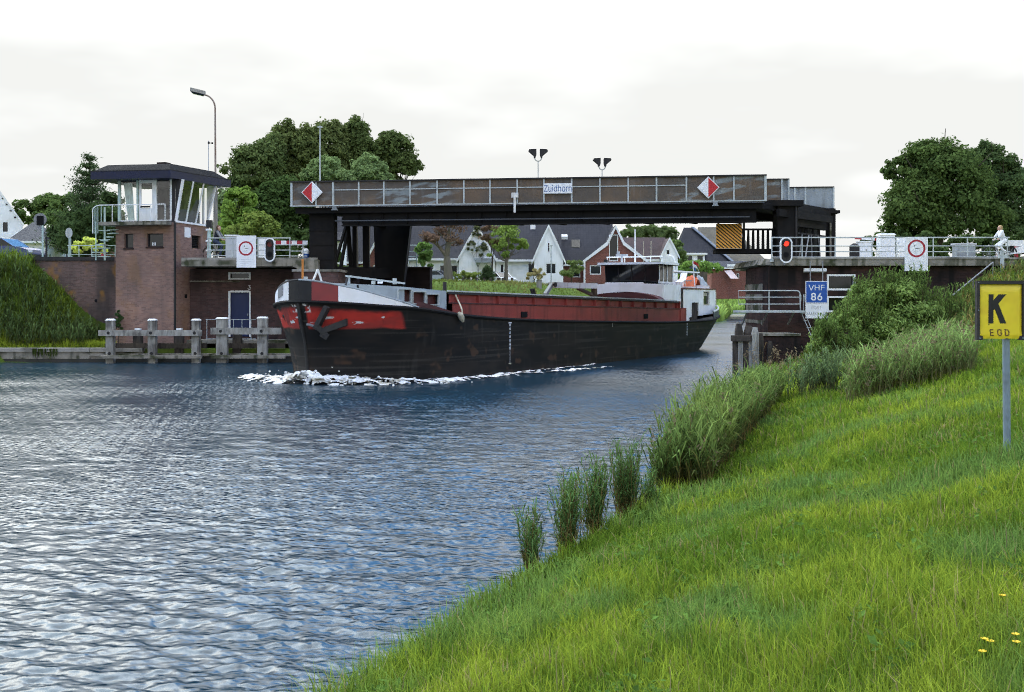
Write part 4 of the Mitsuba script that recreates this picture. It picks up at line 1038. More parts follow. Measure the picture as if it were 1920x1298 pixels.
part(k, 'rust_spot', MB().prism(Point(0, 0).buffer(0.007), pt(1852, 609, D) * [1, 0, 1] + EY * (D - 0.0265), EX, EZ, -EY * 0.002), 'letter_brown')

for bx_, bz_ in ((fx0 + 0.015, fz1 - 0.02), (fx1 - 0.015, fz1 - 0.02), (fx0 + 0.015, (fz0 + fz1) / 2), (fx1 - 0.015, (fz0 + fz1) / 2), (fx0 + 0.03, fz0 + 0.02), (fx1 - 0.03, fz0 + 0.02)):
    part(k, 'bolt', MB().tube([(bx_, D - 0.042, bz_), (bx_, D - 0.034, bz_)], 0.007, 6), 'post_grey')
for dz in (0.06, 0.42):
    part(k, 'clamp', MB().box(X(1889.5, D) - 0.055, X(1889.5, D) + 0.055, D + 0.012, D + 0.075, fz0 + dz, fz0 + dz + 0.03), 'post_grey')
# ------------------------------------------------------------------ the barge
from scipy.interpolate import PchipInterpolator
SH = Frame((-7.2, 39.9, 0), (0.485, 0.875))
ship = thing('cargo_barge', 'long black and red motor barge with a white wheelhouse, passing under the raised bridge', 'barge')


def S(s, w, z): return np.array([s, -w, z])         # s aft of the stem, w towards the near side


def sD(s, w): return SH(np.array([[s, -w, 0.0]]))[0]


def sp(px, w):
    """Station s where the line at half-breadth w shows at the photograph's column px."""
    k = (px - 960) / F
    o = SH.o - SH.b * w
    return (k * o[1] - o[0]) / (SH.a[0] - k * SH.a[1])


def sz(py, s, w): return Z(py, sD(s, w)[1])


ctl = [(-.45, 0, .10, 0), (-.38, .45, .35, .45), (-.10, 1.0, .80, 1.05), (.45, 1.72, 1.4, 1.7), (1.0, 2.3, 2.1, 2.3), (2.0, 3.0, 3.1, 2.9), (3.0, 3.33, 4.3, 3.25), (5.0, 3.45, 6.2, 3.45), (9, 3.45, 9, 3.45),
       (15, 3.45, 15, 3.45), (22, 3.45, 22, 3.45), (28, 3.45, 27, 3.42), (32.5, 3.42, 31.0, 3.15), (34.5, 3.2, 33.0, 2.5), (36.5, 2.65, 34.6, 1.6), (37.8, 1.75, 35.6, .8), (38.5, .9, 36.1, .3), (38.75, 0, 36.2, 0)]
ctl = np.array(ctl); NT = len(ctl) - 1
ip = [PchipInterpolator(np.arange(NT + 1), ctl[:, j]) for j in range(4)]
strake_z = PchipInterpolator([-.45, .45, 1, 2, 5, 10, 20, 28, 32.5, 35.5, 38.75], [2.88, 2.80, 2.74, 2.66, 2.36, 2.12, 1.88, 1.76, 1.79, 1.95, 2.12])
bul_z = PchipInterpolator([-.45, 0, .45, 1, 2, 2.4], [3.62, 3.47, 3.33, 3.12, 2.77, 2.63])


def deck_pt(t, off=0.0):
    """A point of the deck edge at girth parameter t (0 stem, NT stern), moved inwards by off."""
    s, w = float(ip[0](t)), float(ip[1](t))
    if off:
        e = 0.02
        d = np.array([ip[0](min(t + e, NT)) - ip[0](max(t - e, 0)), ip[1](min(t + e, NT)) - ip[1](max(t - e, 0))]); d /= np.linalg.norm(d)
        s, w = s + off * d[1], w - off * d[0]
    return s, w


def shell(t0, t1, n, z0f, z1f, off0=0.0, off1=0.0, side=1):
    ts = np.linspace(t0, t1, n); v = []
    for t in ts:
        a, b = deck_pt(t, off0), deck_pt(t, off1)
        v += [S(a[0], side * a[1], z0f(a[0])), S(b[0], side * b[1], z1f(b[0]))]
    i = np.arange(n - 1) * 2
    return np.array(v), np.stack([i, i + 2, i + 3, i + 1], 1)


def plate(t0, t1, n, z0f, z1f, th, side=1):
    """A curved upright plate along the deck edge with thickness th."""
    ts = np.linspace(t0, t1, n); v = []
    for t in ts:
        a, b = deck_pt(t, 0), deck_pt(t, th)
        z0, z1 = float(z0f(a[0])), float(z1f(a[0]))
        v += [S(a[0], side * a[1], z0), S(a[0], side * a[1], z1), S(b[0], side * b[1], z1), S(b[0], side * b[1], z0)]
    f = [[i * 4 + j, i * 4 + 4 + j, i * 4 + 4 + (j + 1) % 4, i * 4 + (j + 1) % 4] for i in range(n - 1) for j in range(4)]
    f += [[0, 1, 2, 3], [n * 4 - 1, n * 4 - 2, n * 4 - 3, n * 4 - 4]]
    return MB().raw(np.array(v), f)


ts = np.unique(np.concatenate([np.linspace(0, 8, 49), np.linspace(8, 11, 13), np.linspace(11, NT, 37)]))
hs = np.array([-0.45, -0.2, 0, 0.12, 0.25, 0.4, 0.55, 0.7, 0.85, 1.0])
for side in (1, -1):
    v, uvs = [], []
    for t in ts:
        sd, wd, sw, ww = (float(f(t)) for f in ip)
        zs = float(strake_z(sd))
        for h in hs:
            e = 1.5 if t < 9 else 0.75
            m = max(h, 0) ** e if h > 0 else 0.25 * h
            s, w = sw + (sd - sw) * m, max(ww + (wd - ww) * m, 0.0)
            v.append(S(s, side * w, zs * h)); uvs.append((t, zs * h))
    m_ = len(hs)
    f = [[i * m_ + j, (i + 1) * m_ + j, (i + 1) * m_ + j + 1, i * m_ + j + 1] for i in range(len(ts) - 1) for j in range(m_ - 1)]
    f = np.array(f)
    if side < 0: f = f[:, ::-1]
    part(ship, 'hull', MB().raw(np.array(v), f), 'hull', SH, smooth=True, uv=np.array(uvs))


def hull_paint(p, n, uv):
    t, z = uv.x, uv.y
    a = fbm(p.x * 0.8, p.y * 0.8, p.z * 2.5, 4)
    s = fbm(p.x * 3.5, p.y * 3.5, p.z * 0.35, 3)
    l = fbm(p.x * 0.25, p.y * 0.25, p.z * 9.0, 3)
    c = mix((0.0105, 0.010, 0.0095), (0.020, 0.016, 0.013), smoothstep(0.35, 0.7, a))
    c = mix(c, (0.050, 0.045, 0.038), smoothstep(0.56, 0.75, l) * 0.55 + smoothstep(0.6, 0.8, s) * 0.3)
    c = mix(c, (0.085, 0.045, 0.025), smoothstep(0.62, 0.8, fbm(p.x * 2.1 + 7, p.y * 2.1, p.z * 2.1, 3)) * 0.6)
    w = 0.10 * (fbm(p.x * 2, p.y * 2, p.z * 2 + 5, 3) - 0.5)
    top = 2.80 - 0.05 * t
    red = smoothstep(1.90, 2.0, z + w) * smoothstep(top - 0.0, top - 0.16, z + 2 * w) * smoothstep(4.75, 4.60, t + w) * smoothstep(0.40, 0.60, t + 3 * w)
    rc = mix((0.46, 0.038, 0.026), (0.30, 0.036, 0.028), smoothstep(0.4, 0.7, a))
    rc = mix(rc, (0.05, 0.03, 0.028), smoothstep(0.55, 0.75, s) * 0.5)
    c = mix(c, rc, red)
    # chipped paint showing grey-white undercoat along the belly of the red patch
    k = fbm(p.x * 4.0 + 3, p.y * 4.0, p.z * 6.0 + 2, 3)
    chip = smoothstep(0.66, 0.70, k) * smoothstep(2.05, 2.15, z) * smoothstep(2.42, 2.34, z) * smoothstep(4.4, 4.2, t) * smoothstep(0.3, 0.5, t)
    k2 = fbm(p.x * 6.0 + 9, p.y * 6.0, p.z * 6.0, 3)
    chip = dr.maximum(chip, smoothstep(0.50, 0.56, k2) * smoothstep(2.48, 2.56, z) * smoothstep(2.86, 2.78, z) * smoothstep(0.95, 0.85, t) * smoothstep(0.30, 0.40, t))
    return mix(c, (0.62, 0.58, 0.54), chip)


solid('hull', hull_paint, 0.6, spec=0.2)
part(ship, 'rubbing_strake', MB().tube([S(*deck_pt(t, -0.03), float(strake_z(deck_pt(t)[0]))) for t in ts], 0.065, 6), 'steel_black', SH)
part(ship, 'rubbing_strake', MB().tube([S(deck_pt(t, -0.03)[0], -deck_pt(t, -0.03)[1], float(strake_z(deck_pt(t)[0]))) for t in ts], 0.065, 6), 'steel_black', SH)
dv, df = [], []
for t in ts:
    s, w = deck_pt(t, 0.03)
    z = float(strake_z(s)) - 0.02
    dv += [S(s, w, z), S(s, -w, z)]
i = np.arange(len(ts) - 1) * 2
part(ship, 'side_deck', MB().raw(np.array(dv), np.stack([i, i + 2, i + 3, i + 1], 1)), 'rim_dark', SH)
# bow bulwark, painted in panels
low = lambda s: float(strake_z(s)) + 0.05
tE = 5.38
for side, t0, t1, c, lab in ((1, 0, 1.12, 'rim_black', 'black panel across the stem'), (-1, 0, 1.12, 'rim_black', None), (1, 1.123, 2.42, 'bow_red', 'red bow panel'), (1, 2.423, tE, 'bow_white', 'white bow panel on the near side'),
                             (-1, 1.123, tE, 'bow_white', 'white bow panel on the far side')):
    part(ship, 'bulwark', plate(t0, t1, 14, low, bul_z, 0.06, side), c, SH, label=lab)
for side in (1, -1):
    tt = np.linspace(0, tE, 30)
    part(ship, 'bulwark_rail', MB().tube([S(deck_pt(t, 0.03)[0], side * deck_pt(t, 0.03)[1], float(bul_z(deck_pt(t)[0])) + 0.02) for t in tt], 0.045, 6), 'panel_grey' if side > 0 else 'rim_dark', SH)
# hawse pocket on the far side
tp = [1.9, 2.3, 2.7]
pv = []
for t in tp:
    s, w = deck_pt(t, -0.02)
    pv += [S(s, -w, float(bul_z(s)) - 0.42), S(s, -w, float(bul_z(s)) - 0.02)]
part(ship, 'hawse_plate', MB().raw(np.array(pv), [[0, 2, 3, 1], [2, 4, 5, 3]]), 'grey_mid', SH)
# dark plate running from the white panel aft, up to the coaming
v, f = shell(5.3, 7.3, 10, lambda s: float(strake_z(s)) + 0.06, lambda s: float(strake_z(s)) + max(0.30 - 0.09 * (s - 2.0), 0.07), 0.06, 0.06)
part(ship, 'bulwark_tail', MB().raw(v, f), 'maroon', SH)

# grey forecastle house with three openings
fo = [(0.55, 0.75), (1.6, 1.75), (2.6, 2.35), (4.75, 2.78)]
top = lambda s: 3.58 - 0.062 * s
zb = lambda s: float(strake_z(s)) - 0.02
for side in (1, -1):
    v = []
    for s, w in fo: v += [S(s, side * w, zb(s)), S(s, side * w, top(s))]
    f = [[0, 2, 3, 1], [2, 4, 5, 3]] + ([[4, 6, 7, 5]] if side < 0 else [])
    if side > 0: v = v[:6]
    part(ship, 'forecastle_side', MB().raw(np.array(v), f), 'grey_deckhouse', SH)
# near side aft panel as frame round the three openings
p0, p1 = np.array([2.6, -2.35]), np.array([4.75, -2.78])
L = np.linalg.norm(p1 - p0); u = np.array([*(p1 - p0) / L, 0.0])
tl = lambda px: (sp(px, 2.55) - 2.6) / 2.15 * L
poly = Polygon([(0, 2.58), (L, 2.36), (L, top(4.75)), (0, top(2.6))])
ops = []
for a, b, y0, y1 in ((757, 775.5, 543.5, 566), (778.5, 796, 548, 569), (798.5, 815, 552.5, 571)):
    a_, b_ = tl(a), tl(b); zz0 = sz(y1, 3.4, 2.55); zz1 = sz(y0, 3.4, 2.55)
    ops.append((a_, b_, zz0, zz1)); poly = poly.difference(shapely.box(a_, zz0, b_, zz1))
part(ship, 'forecastle_side', MB().prism(max(poly.geoms, key=lambda g: g.area) if poly.geom_type == 'MultiPolygon' else poly, (*p0, 0), u, EZ, np.array([u[1], -u[0], 0]) * 0.04 * -1), 'grey_deckhouse', SH)
nn = np.array([-u[1], u[0], 0])
for a_, b_, c, d in ops:
    o = np.array([*p0, 0]) + nn * 0.18
    part(ship, 'opening', MB().prism(shapely.box(a_ - 0.05, c - 0.05, b_ + 0.05, d + 0.05), o, u, EZ, nn * 0.02), 'maroon', SH)
    o = np.array([*p0, 0]) - nn * 0.05
    part(ship, 'opening_frame', MB().prism(shapely.box(a_ - 0.03, c - 0.03, b_ + 0.03, d + 0.04).difference(shapely.box(a_, c, b_, d)), o, u, EZ, nn * 0.06), 'galvanised', SH)
rv = [S(s, w, top(s) + 0.002) for s, w in fo] + [S(s, -w, top(s) + 0.002) for s, w in fo[::-1]]
part(ship, 'forecastle_roof', MB().raw(np.array(rv), [[0, 1, 6, 7], [1, 2, 5, 6], [2, 3, 4, 5]]), 'grey_deckhouse', SH)
part(ship, 'forecastle_back', B(4.70, 4.78, -2.75, 2.75, 2.2, top(4.75)), 'grey_deckhouse', SH)
part(ship, 'forecastle_front', MB().raw(np.array([S(.55, .75, zb(.55)), S(.55, -.75, zb(.55)), S(.55, -.75, top(.55)), S(.55, .75, top(.55))]), [[0, 1, 2, 3]]), 'grey_deckhouse', SH)
# fittings on the bow
def at(px, py, w):
    s = sp(px, w); return S(s, w, sz(py, s, w))


part(ship, 'deck_spar', bar(at(649, 517.5, 0.9), at(758, 531.5, 1.3), 0.09, 0.06), 'galvanised', SH)
part(ship, 'spar_post', bar(at(654, 536, 0.9), at(654, 519, 0.9), 0.07), 'galvanised', SH)
part(ship, 'spar_post', bar(at(648, 537, 1.05), at(651, 521, 1.0), 0.07), 'rim_dark', SH)
q = at(596, 505, 0.0)
part(ship, 'bow_frame', bar(at(586, 529, -0.1), q, 0.06), 'paint_cream', SH)
part(ship, 'bow_frame', bar(at(604, 531, 0.1), q, 0.06), 'paint_cream', SH)
part(ship, 'bow_mast', MB().tube([at(567.5, 531, -0.4), at(567.5, 486, -0.4)], 0.04, 8), 'orange', SH)
for px, y0, y1, w in ((539, 533, 525, -1.2), (573, 531, 519, -0.3), (740, 533, 522, 1.2), (834, 545, 529, 2.0), (700, 533, 527, 0.9)):
    part(ship, 'bollard', MB().tube([at(px, y0, w), at(px, y1, w)], 0.075, 8), 'rim_dark' if px > 800 else 'galvanised', SH)
part(ship, 'bow_light', MB().tube([at(713, 532, 1.4), at(713, 528, 1.4)], 0.10, 8), 'paint_white', SH)
part(ship, 'vent_hole', MB().tube([at(669, 539, 1.3), at(672, 539, 1.34)], 0.10, 8), 'dark_void', SH)
# anchors snug against the bow
def bowpt(px, py, off):
    """A point just outside the near bow surface at the photograph's (px, py)."""
    best = None
    for t in np.linspace(0.2, 6, 120):
        sd, wd, sw, ww = (float(f(t)) for f in ip); zs = float(strake_z(sd))
        for h in np.linspace(0.2, 1, 33):
            m = h ** 1.5; p = SH(S(sw + (sd - sw) * m, ww + (wd - ww) * m, zs * h)[None])[0]
            e = abs(960 + F * p[0] / p[1] - px) + abs(HZ - F * (p[2] - EYE) / p[1] - py)
            if best is None or e < best[0]: best = (e, p)
    p = best[1]; r = p - np.array([0, 0, p[2]]); r[2] = 0
    return p - EY * off - SH.b * off * 0.3


an = part(ship, 'anchor', MB().bar(bowpt(613, 574, 0.16), bowpt(592, 616, 0.26), 0.26, 0.16), 'anchor_steel')
part(an, 'fluke', MB().hexa([*(bowpt(600, 622, 0.38) + np.array(d) for d in ((0, 0, -.1), (0.05, .1, -.1), (.05, .1, .1), (0, 0, .1)))] + [*(bowpt(648, 602, 0.12) + np.array(d) for d in ((0, 0, -.14), (0.05, .1, -.14), (.05, .1, .10), (0, 0, .10)))]), 'anchor_steel')
part(an, 'fluke', bar(bowpt(610, 627, 0.30), bowpt(590, 608, 0.32), 0.15, 0.18), 'anchor_steel')
part(an, 'crown', bar(bowpt(601, 623, 0.28), bowpt(613, 631, 0.28), 0.22, 0.22), 'anchor_steel')
part(ship, 'anchor_shelf', MB().tube([bowpt(x, y, 0.03) for x, y in ((575, 607), (580, 610), (592, 614), (604, 620))], 0.05, 6), 'grey_mid')
part(ship, 'stem_bar', MB().tube([S(-.47, 0, 2.9), S(-.36, 0, 2.35), S(-.10, 0, 1.5), S(.02, 0, 0.7), S(.07, 0, -0.3)], 0.06, 6), 'anchor_steel', SH)
c_ = part(ship, 'anchor', MB().bar(S(.35, -1.2, 2.45), S(.75, -1.15, 1.85), 0.3, 0.2), 'anchor_steel', SH)
solid('anchor_steel', weathered((0.020, 0.019, 0.018), (0.04, 0.033, 0.028), 3.0, 0.5, 0.4, 0.3), 0.6)
solid('rim_black', weathered((0.011, 0.010, 0.0095), (0.02, 0.018, 0.016), 2.0, 0.5, 0.3, 0.2), 0.55)
solid('bow_red', weathered((0.25, 0.036, 0.033), (0.17, 0.034, 0.03), 1.2, 0.5, 0.3, 0.1), 0.5)
solid('bow_white', weathered((0.84, 0.83, 0.81), (0.58, 0.46, 0.32), 0.9, 0.2, 0.2, 0.06), 0.45)

# hold coaming: a lower and an upper strake with a ledge, rim on top
c0, c1 = 4.9, 29.0
ss = np.linspace(c0, c1, 15)
ctop = lambda s: 3.26 - (s - c0) * (3.26 - 2.90) / (c1 - c0)
for side in (1, -1):
    for nm, w, zl, zh, mt in (('coaming', 2.95, lambda s: float(strake_z(s)) - 0.05, lambda s: ctop(s) - 0.42, 'red_coaming'), ('coaming', 2.80, lambda s: ctop(s) - 0.42, lambda s: ctop(s) - 0.09, 'red_coaming')):
        v = []
        for s in ss: v += [S(s, side * w, zl(s)), S(s, side * w, zh(s))]
        i = np.arange(len(ss) - 1) * 2
        part(ship, nm, MB().raw(np.array(v), np.stack([i, i + 2, i + 3, i + 1], 1)), mt, SH)
    led, rim, rimw = MB(), MB(), MB()
    for a, b in zip(ss[:-1], ss[1:]):
        led.bar(S(a, side * 2.87, ctop(a) - 0.43), S(b, side * 2.87, ctop(b) - 0.43), 0.22, 0.05)
        rim.bar(S(a, side * 2.83, ctop(a) - 0.05), S(b, side * 2.83, ctop(b) - 0.05), 0.16, 0.085)
    part(ship, 'ledge', led, 'maroon', SH)
    part(ship, 'coaming_rim', rim, 'rim_dark', SH)
    for j, (a, b) in enumerate(zip(ss[:-1], ss[1:])):
        part(ship, 'hatch_edge', MB().bar(S(a + 0.03, side * 2.74, ctop(a) + 0.03), S(b - 0.03, side * 2.74, ctop(b) + 0.03), 0.10, 0.05), 'galvanised', SH)
for s in np.arange(c0 + 0.5, c1, 1.55):
    part(ship, 'coaming_stay', B(s - 0.012, s + 0.012, -2.93, -2.80, ctop(s) - 0.41, ctop(s) - 0.1), 'red_coaming', SH)
hv = [S(s, w, ctop(s) - 0.02) for s in ss for w in (-2.75, 2.75)]
i = np.arange(len(ss) - 1) * 2
part(ship, 'hatch_cover', MB().raw(np.array(hv), np.stack([i, i + 2, i + 3, i + 1], 1)), 'maroon', SH)
part(ship, 'coaming_end', B(c1, c1 + 0.05, -2.95, 2.95, 1.7, ctop(c1)), 'red_coaming', SH)
part(ship, 'coaming_end', B(c1 - 0.05, c1 + 0.85, -3.0, -2.90, 1.72, ctop(c1) - 0.38), 'red_coaming', SH)
for px, y in ((983, 591), (1211, 594)):
    s = sp(px, 2.97); z = sz(y, s, 2.97)
    part(ship, 'scupper', B(s - 0.25, s + 0.25, -2.99, -2.952, z - 0.1, z + 0.14), 'dark_void', SH)
# curved hatch end in front of the wheelhouse
g = np.linspace(0, math.pi, 13)
part(ship, 'hatch_bow', MB().prism([(-2.3 * math.cos(t), 0.02 + 0.46 * math.sin(t)) for t in g], S(27.5, 0, ctop(27.5)), np.array([0, 1.0, 0]), EZ, np.array([0.8, 0, 0])), 'maroon', SH)

# wheelhouse: white base, glazed house, roof
wb = 2.15
y0 = ctop(28)
arch = [(-wb, y0 - 0.05)] + [(-2.0 * math.cos(t), y0 + 0.02 + 0.50 * math.sin(t)) for t in np.linspace(0, math.pi, 11)] + [(wb, y0 - 0.05), (wb, 3.86), (1.0, 3.90), (0.95, 3.98), (-1.35, 3.98), (-1.4, 3.90), (-wb, 3.86)]
part(ship, 'wheelhouse_base', MB().prism(Polygon([(-w, z) for w, z in arch]).buffer(0), S(28.35, 0, 0), np.array([0, 1.0, 0]), EZ, np.array([0.06, 0, 0])), 'paint_white', SH, label='white arched panel under the wheelhouse windows')
for sd in (1, -1):
    part(ship, 'wheelhouse_side', B(28.42, 31.2, sd * wb - 0.03, sd * wb + 0.03, 1.8, 3.86), 'paint_white', SH)
part(ship, 'wheelhouse_deck', B(28.42, 31.2, -wb, wb, 3.80, 3.86), 'maroon', SH)
# glazed part
a0, a1, wf = 28.9, 31.0, 1.72
zq, zp = 3.90, 4.98
wf0, wf1 = -1.55, 1.72
part(ship, 'wheelhouse_floor', B(a0, a1, -wf1, -wf0, 3.87, 3.93), 'rim_dark', SH)
np_ = np.linspace(wf0, wf1, 5)
for i, w in enumerate(np_):
    part(ship, 'window_post', MB().bar(S(a0, w, zq + 0.03), S(a0 - 0.12, w, zp), 0.05), 'rim_dark', SH)
for i in range(4):
    part(ship, 'wheelhouse_window', MB().raw(np.array([S(a0, np_[i] + .025, zq + .05), S(a0, np_[i + 1] - .025, zq + .05), S(a0 - .12, np_[i + 1] - .025, zp), S(a0 - .12, np_[i] + .025, zp)]), [[0, 1, 2, 3]]), 'glass_dark', SH)
for sd, w in ((1, wf1), (-1, wf0)):
    xs = [a0, 29.55, 30.15, a1]
    for i in range(3):
        part(ship, 'wheelhouse_window', MB().raw(np.array([S(xs[i] + .04, w, zq + .12), S(xs[i + 1] - .04, w, zq + .12), S(xs[i + 1] - .04, w, zp - .06), S(xs[i] + .04, w, zp - .06)]), [[0, 1, 2, 3]]), 'glass_dark', SH)
    for x in xs:
        part(ship, 'window_post', B(x - 0.045, x + 0.045, -w - 0.03, -w + 0.03, zq, zp), 'paint_white' if sd > 0 else 'rim_dark', SH)
    part(ship, 'window_sill', B(a0, a1, -w - 0.035, -w + 0.035, zq, zq + 0.12), 'paint_white', SH)
part(ship, 'wheelhouse_back', B(a1, a1 + 0.05, -wf1, -wf0, 3.9, zp), 'wood_brown', SH)
part(ship, 'console', B(a0 + 0.25, a0 + 0.7, -1.3, 1.1, 3.93, 4.35).box(a0 + 1.1, a0 + 1.5, -0.3, 0.3, 3.93, 4.6), 'grey_mid', SH)
rp = Polygon([(a0 - 0.45, -wf1 - 0.3), (a1 + 0.3, -wf1 - 0.3), (a1 + 0.3, -wf0 + 0.35), (a0 - 0.45, -wf0 + 0.35)])
part(ship, 'wheelhouse_roof', MB().prism(rp, (0, 0, 4.99), EX, EY, EZ * 0.13), 'paint_white', SH)
part(ship, 'roof_trim', MB().prism(rp.buffer(0.02, join_style=2), (0, 0, 4.965), EX, EY, EZ * 0.024), 'rim_dark', SH)
zr0 = 5.12
part(ship, 'mast', MB().tube([S(29.4, 0.05, zr0), S(29.4, 0.05, 7.05)], [0.06, 0.045], 8), 'paint_white', SH)
part(ship, 'mast_yard', MB().tube([S(29.4, -1.75, 5.46), S(29.4, 1.75, 5.46)], 0.04, 6), 'paint_white', SH)
for w in (-1.7, -0.6, 1.0, 1.7):
    part(ship, 'roof_stanchion', rod(S(29.4, w, zr0), S(29.4, w, 5.46), 0.025, 6), 'paint_white', SH)
for px in (1187, 1202, 1216):
    part(ship, 'aerial', MB().tube([S(30.4, (px - 1197) / 30, zr0), S(30.4, (px - 1197) / 30, 6.4)], 0.016, 5), 'rope', SH)
part(ship, 'radar', MB().bar(S(29.0, -0.95, 5.55), S(29.0, -0.25, 5.55), 0.16, 0.12).box(28.95, 29.05, 0.55, 0.65, zr0, 5.5).box(28.95, 29.05, 0.75, 0.9, 5.55, 5.78), 'grey_light', SH)
part(ship, 'searchlight', MB().tube([S(28.7, -1.5, 5.2), S(28.95, -1.5, 5.2)], [0.13, 0.1], 10).tube([S(28.8, -1.5, zr0), S(28.8, -1.5, 5.2)], 0.03), 'black', SH)
part(ship, 'roof_curve_pipe', MB().tube([S(30.9, 1.55, 5.6), S(30.9, 1.8, 5.5), S(30.9, 1.95, 5.2), S(30.9, 1.98, 4.7)], 0.03, 6), 'paint_white', SH)
# crane / davit boom in front of the wheelhouse
w = -1.6
part(ship, 'boom', bar(at(1034, 534.5, w), at(1116, 536.5, w), 0.30, 0.30), 'paint_cream', SH)
part(ship, 'boom_arm', bar(at(1035, 533, w), at(1022, 553, w), 0.18, 0.18), 'panel_grey', SH)
part(ship, 'boom_post', bar(at(1114, 556, w), at(1114, 530, w), 0.26), 'rope_dark', SH)
part(ship, 'boom_strut', bar(at(1110, 553, w), at(1084, 541, w), 0.16), 'rope_dark', SH)
part(ship, 'boom_joint', MB().tube([at(1036, 534, w) + S(0, -.2, 0), at(1036, 534, w) + S(0, .2, 0)], 0.14, 10), 'rim_dark', SH)
solid('rope_dark', weathered((0.10, 0.075, 0.045), (0.05, 0.04, 0.03), 2.0, 0.5, 0.4, 0.2), 0.8)
solid('wood_brown', weathered((0.13, 0.055, 0.04), (0.08, 0.04, 0.03), 2.0, 0.5, 0.4, 0.2), 0.6)
for i, px in enumerate((997, 1001)):
    part(ship, 'hatch_clamp', bar(at(px + 2, 555, 0.8), at(px - 1, 542, 0.8), 0.10), 'rim_dark', SH)
# aft house
h0, h1, wa = 31.2, 36.8, 2.35
win = [(sp(1319.5, wa), sp(1329, wa), 548, 571)]
poly = Polygon([(h0, 1.75), (h0 + 0.9, 1.75), (h0 + 0.9, 1.95), (h1, 2.15), (h1, 3.62), (h0, 3.58)])
wz = [(sp(1319.5, wa), sp(1329, wa), sz(570.5, 35.2, wa), sz(548, 35.2, wa))]
zd0, zd1 = 1.9, sz(567.5, 33.2, wa)
poly = poly.difference(shapely.box(sp(1297, wa), 1.5, sp(1310, wa), zd1))
for a_, b_, c, d in wz: poly = poly.difference(shapely.box(a_, c, b_, d))
part(ship, 'aft_house', MB().prism(max(getattr(poly, 'geoms', [poly]), key=lambda g: g.area), (0, -wa, 0), EX, EZ, EY * 0.06), 'paint_white', SH)
for a_, b_, c, d in wz:
    k = part(ship, 'aft_window', B(a_, b_, -wa + 0.08, -wa + 0.10, c, d), 'glass_dark', SH)
    part(k, 'frame', MB().prism(shapely.box(a_ - 0.06, c - 0.06, b_ + 0.06, d + 0.06).difference(shapely.box(a_, c, b_, d)), (0, -wa - 0.02, 0), EX, EZ, EY * 0.09), 'rope', SH)
    part(k, 'curtain', B(a_ + 0.1, b_ - 0.15, -wa + 0.055, -wa + 0.075, c + 0.5, d - 0.06), 'rope', SH)
k = part(ship, 'aft_door', B(sp(1297, wa), sp(1310, wa), -wa + 0.08, -wa + 0.12, 1.7, zd1), 'wood_dark', SH)
# rounded aft end of the house with a second window
ge = [(h1, -wa), (h1 + 0.5, -wa + 0.35), (h1 + 0.75, -wa + 1.0), (h1 + 0.75, 1.4), (h1 + 0.5, 2.0), (h1, wa), (h0, wa), (h0, wa - 0.06), (h1 - 0.05, wa - 0.06), (h1 + 0.69, 1.3), (h1 + 0.69, -wa + 1.02), (h1 + 0.46, -wa + 0.4), (h1, -wa + 0.06)]
part(ship, 'aft_house', MB().prism(Polygon(ge), (0, 0, 1.9), EX, EY, EZ * 1.70), 'paint_white', SH)
part(ship, 'aft_roof', MB().prism(Polygon([(h0, -wa - 0.05), (h1, -wa - 0.05), (h1 + 0.8, -wa + 0.9), (h1 + 0.8, 1.5), (h1, wa + 0.05), (h0, wa + 0.05)]), (0, 0, 3.61), EX, EY, EZ * 0.07), 'wood_brown', SH)
p, q = np.array([h1 + 0.06, -wa + 0.0]), np.array([h1 + 0.5, -wa + 0.31])
uu = np.array([*(q - p) / np.linalg.norm(q - p), 0]); nn2 = np.array([uu[1], -uu[0], 0])
k = part(ship, 'aft_window', MB().prism(shapely.box(0.1, 2.6, 0.42, 3.38), (*p, 0) + nn2 * 0.012, uu, EZ, nn2 * 0.01), 'glass_dark', SH)
part(k, 'frame', MB().prism(shapely.box(0.04, 2.54, 0.48, 3.44).difference(shapely.box(0.1, 2.6, 0.42, 3.38)), (*p, 0) + nn2 * 0.005, uu, EZ, nn2 * 0.03), 'rope', SH)
# stern bulwark and its open rail
sb = lambda s: float(np.interp(s, [33.7, 35.5, 37.5, 38.75], [2.25, 2.40, 2.65, 2.78]))
t_s = np.interp(33.6, ip[0](np.linspace(11, 15, 100)), np.linspace(11, 15, 100))
for side in (1, -1):
    part(ship, 'stern_bulwark', plate(t_s, NT, 22, lambda s: float(strake_z(s)) + 0.05, lambda s: sb(s) - 0.22 * float(sstep(36, 37.5, s)), 0.06, side), 'stern_grey', SH)
    tt = np.linspace(t_s, NT, 24)
    part(ship, 'stern_rail', MB().tube([S(deck_pt(t, .03)[0], side * deck_pt(t, .03)[1], sb(deck_pt(t)[0]) + 0.02) for t in tt], 0.055, 6), 'galvanised', SH)
    for t in np.linspace(t_s + 1.5, NT - 0.1, 5):
        s, w = deck_pt(t, 0.03)
        part(ship, 'rail_stanchion', rod(S(s, side * w, sb(s) - 0.3), S(s, side * w, sb(s)), 0.03, 6), 'galvanised', SH)
solid('stern_grey', weathered((0.075, 0.085, 0.095), (0.03, 0.03, 0.03), 1.0, 0.6, 0.5, 0.2), 0.55)
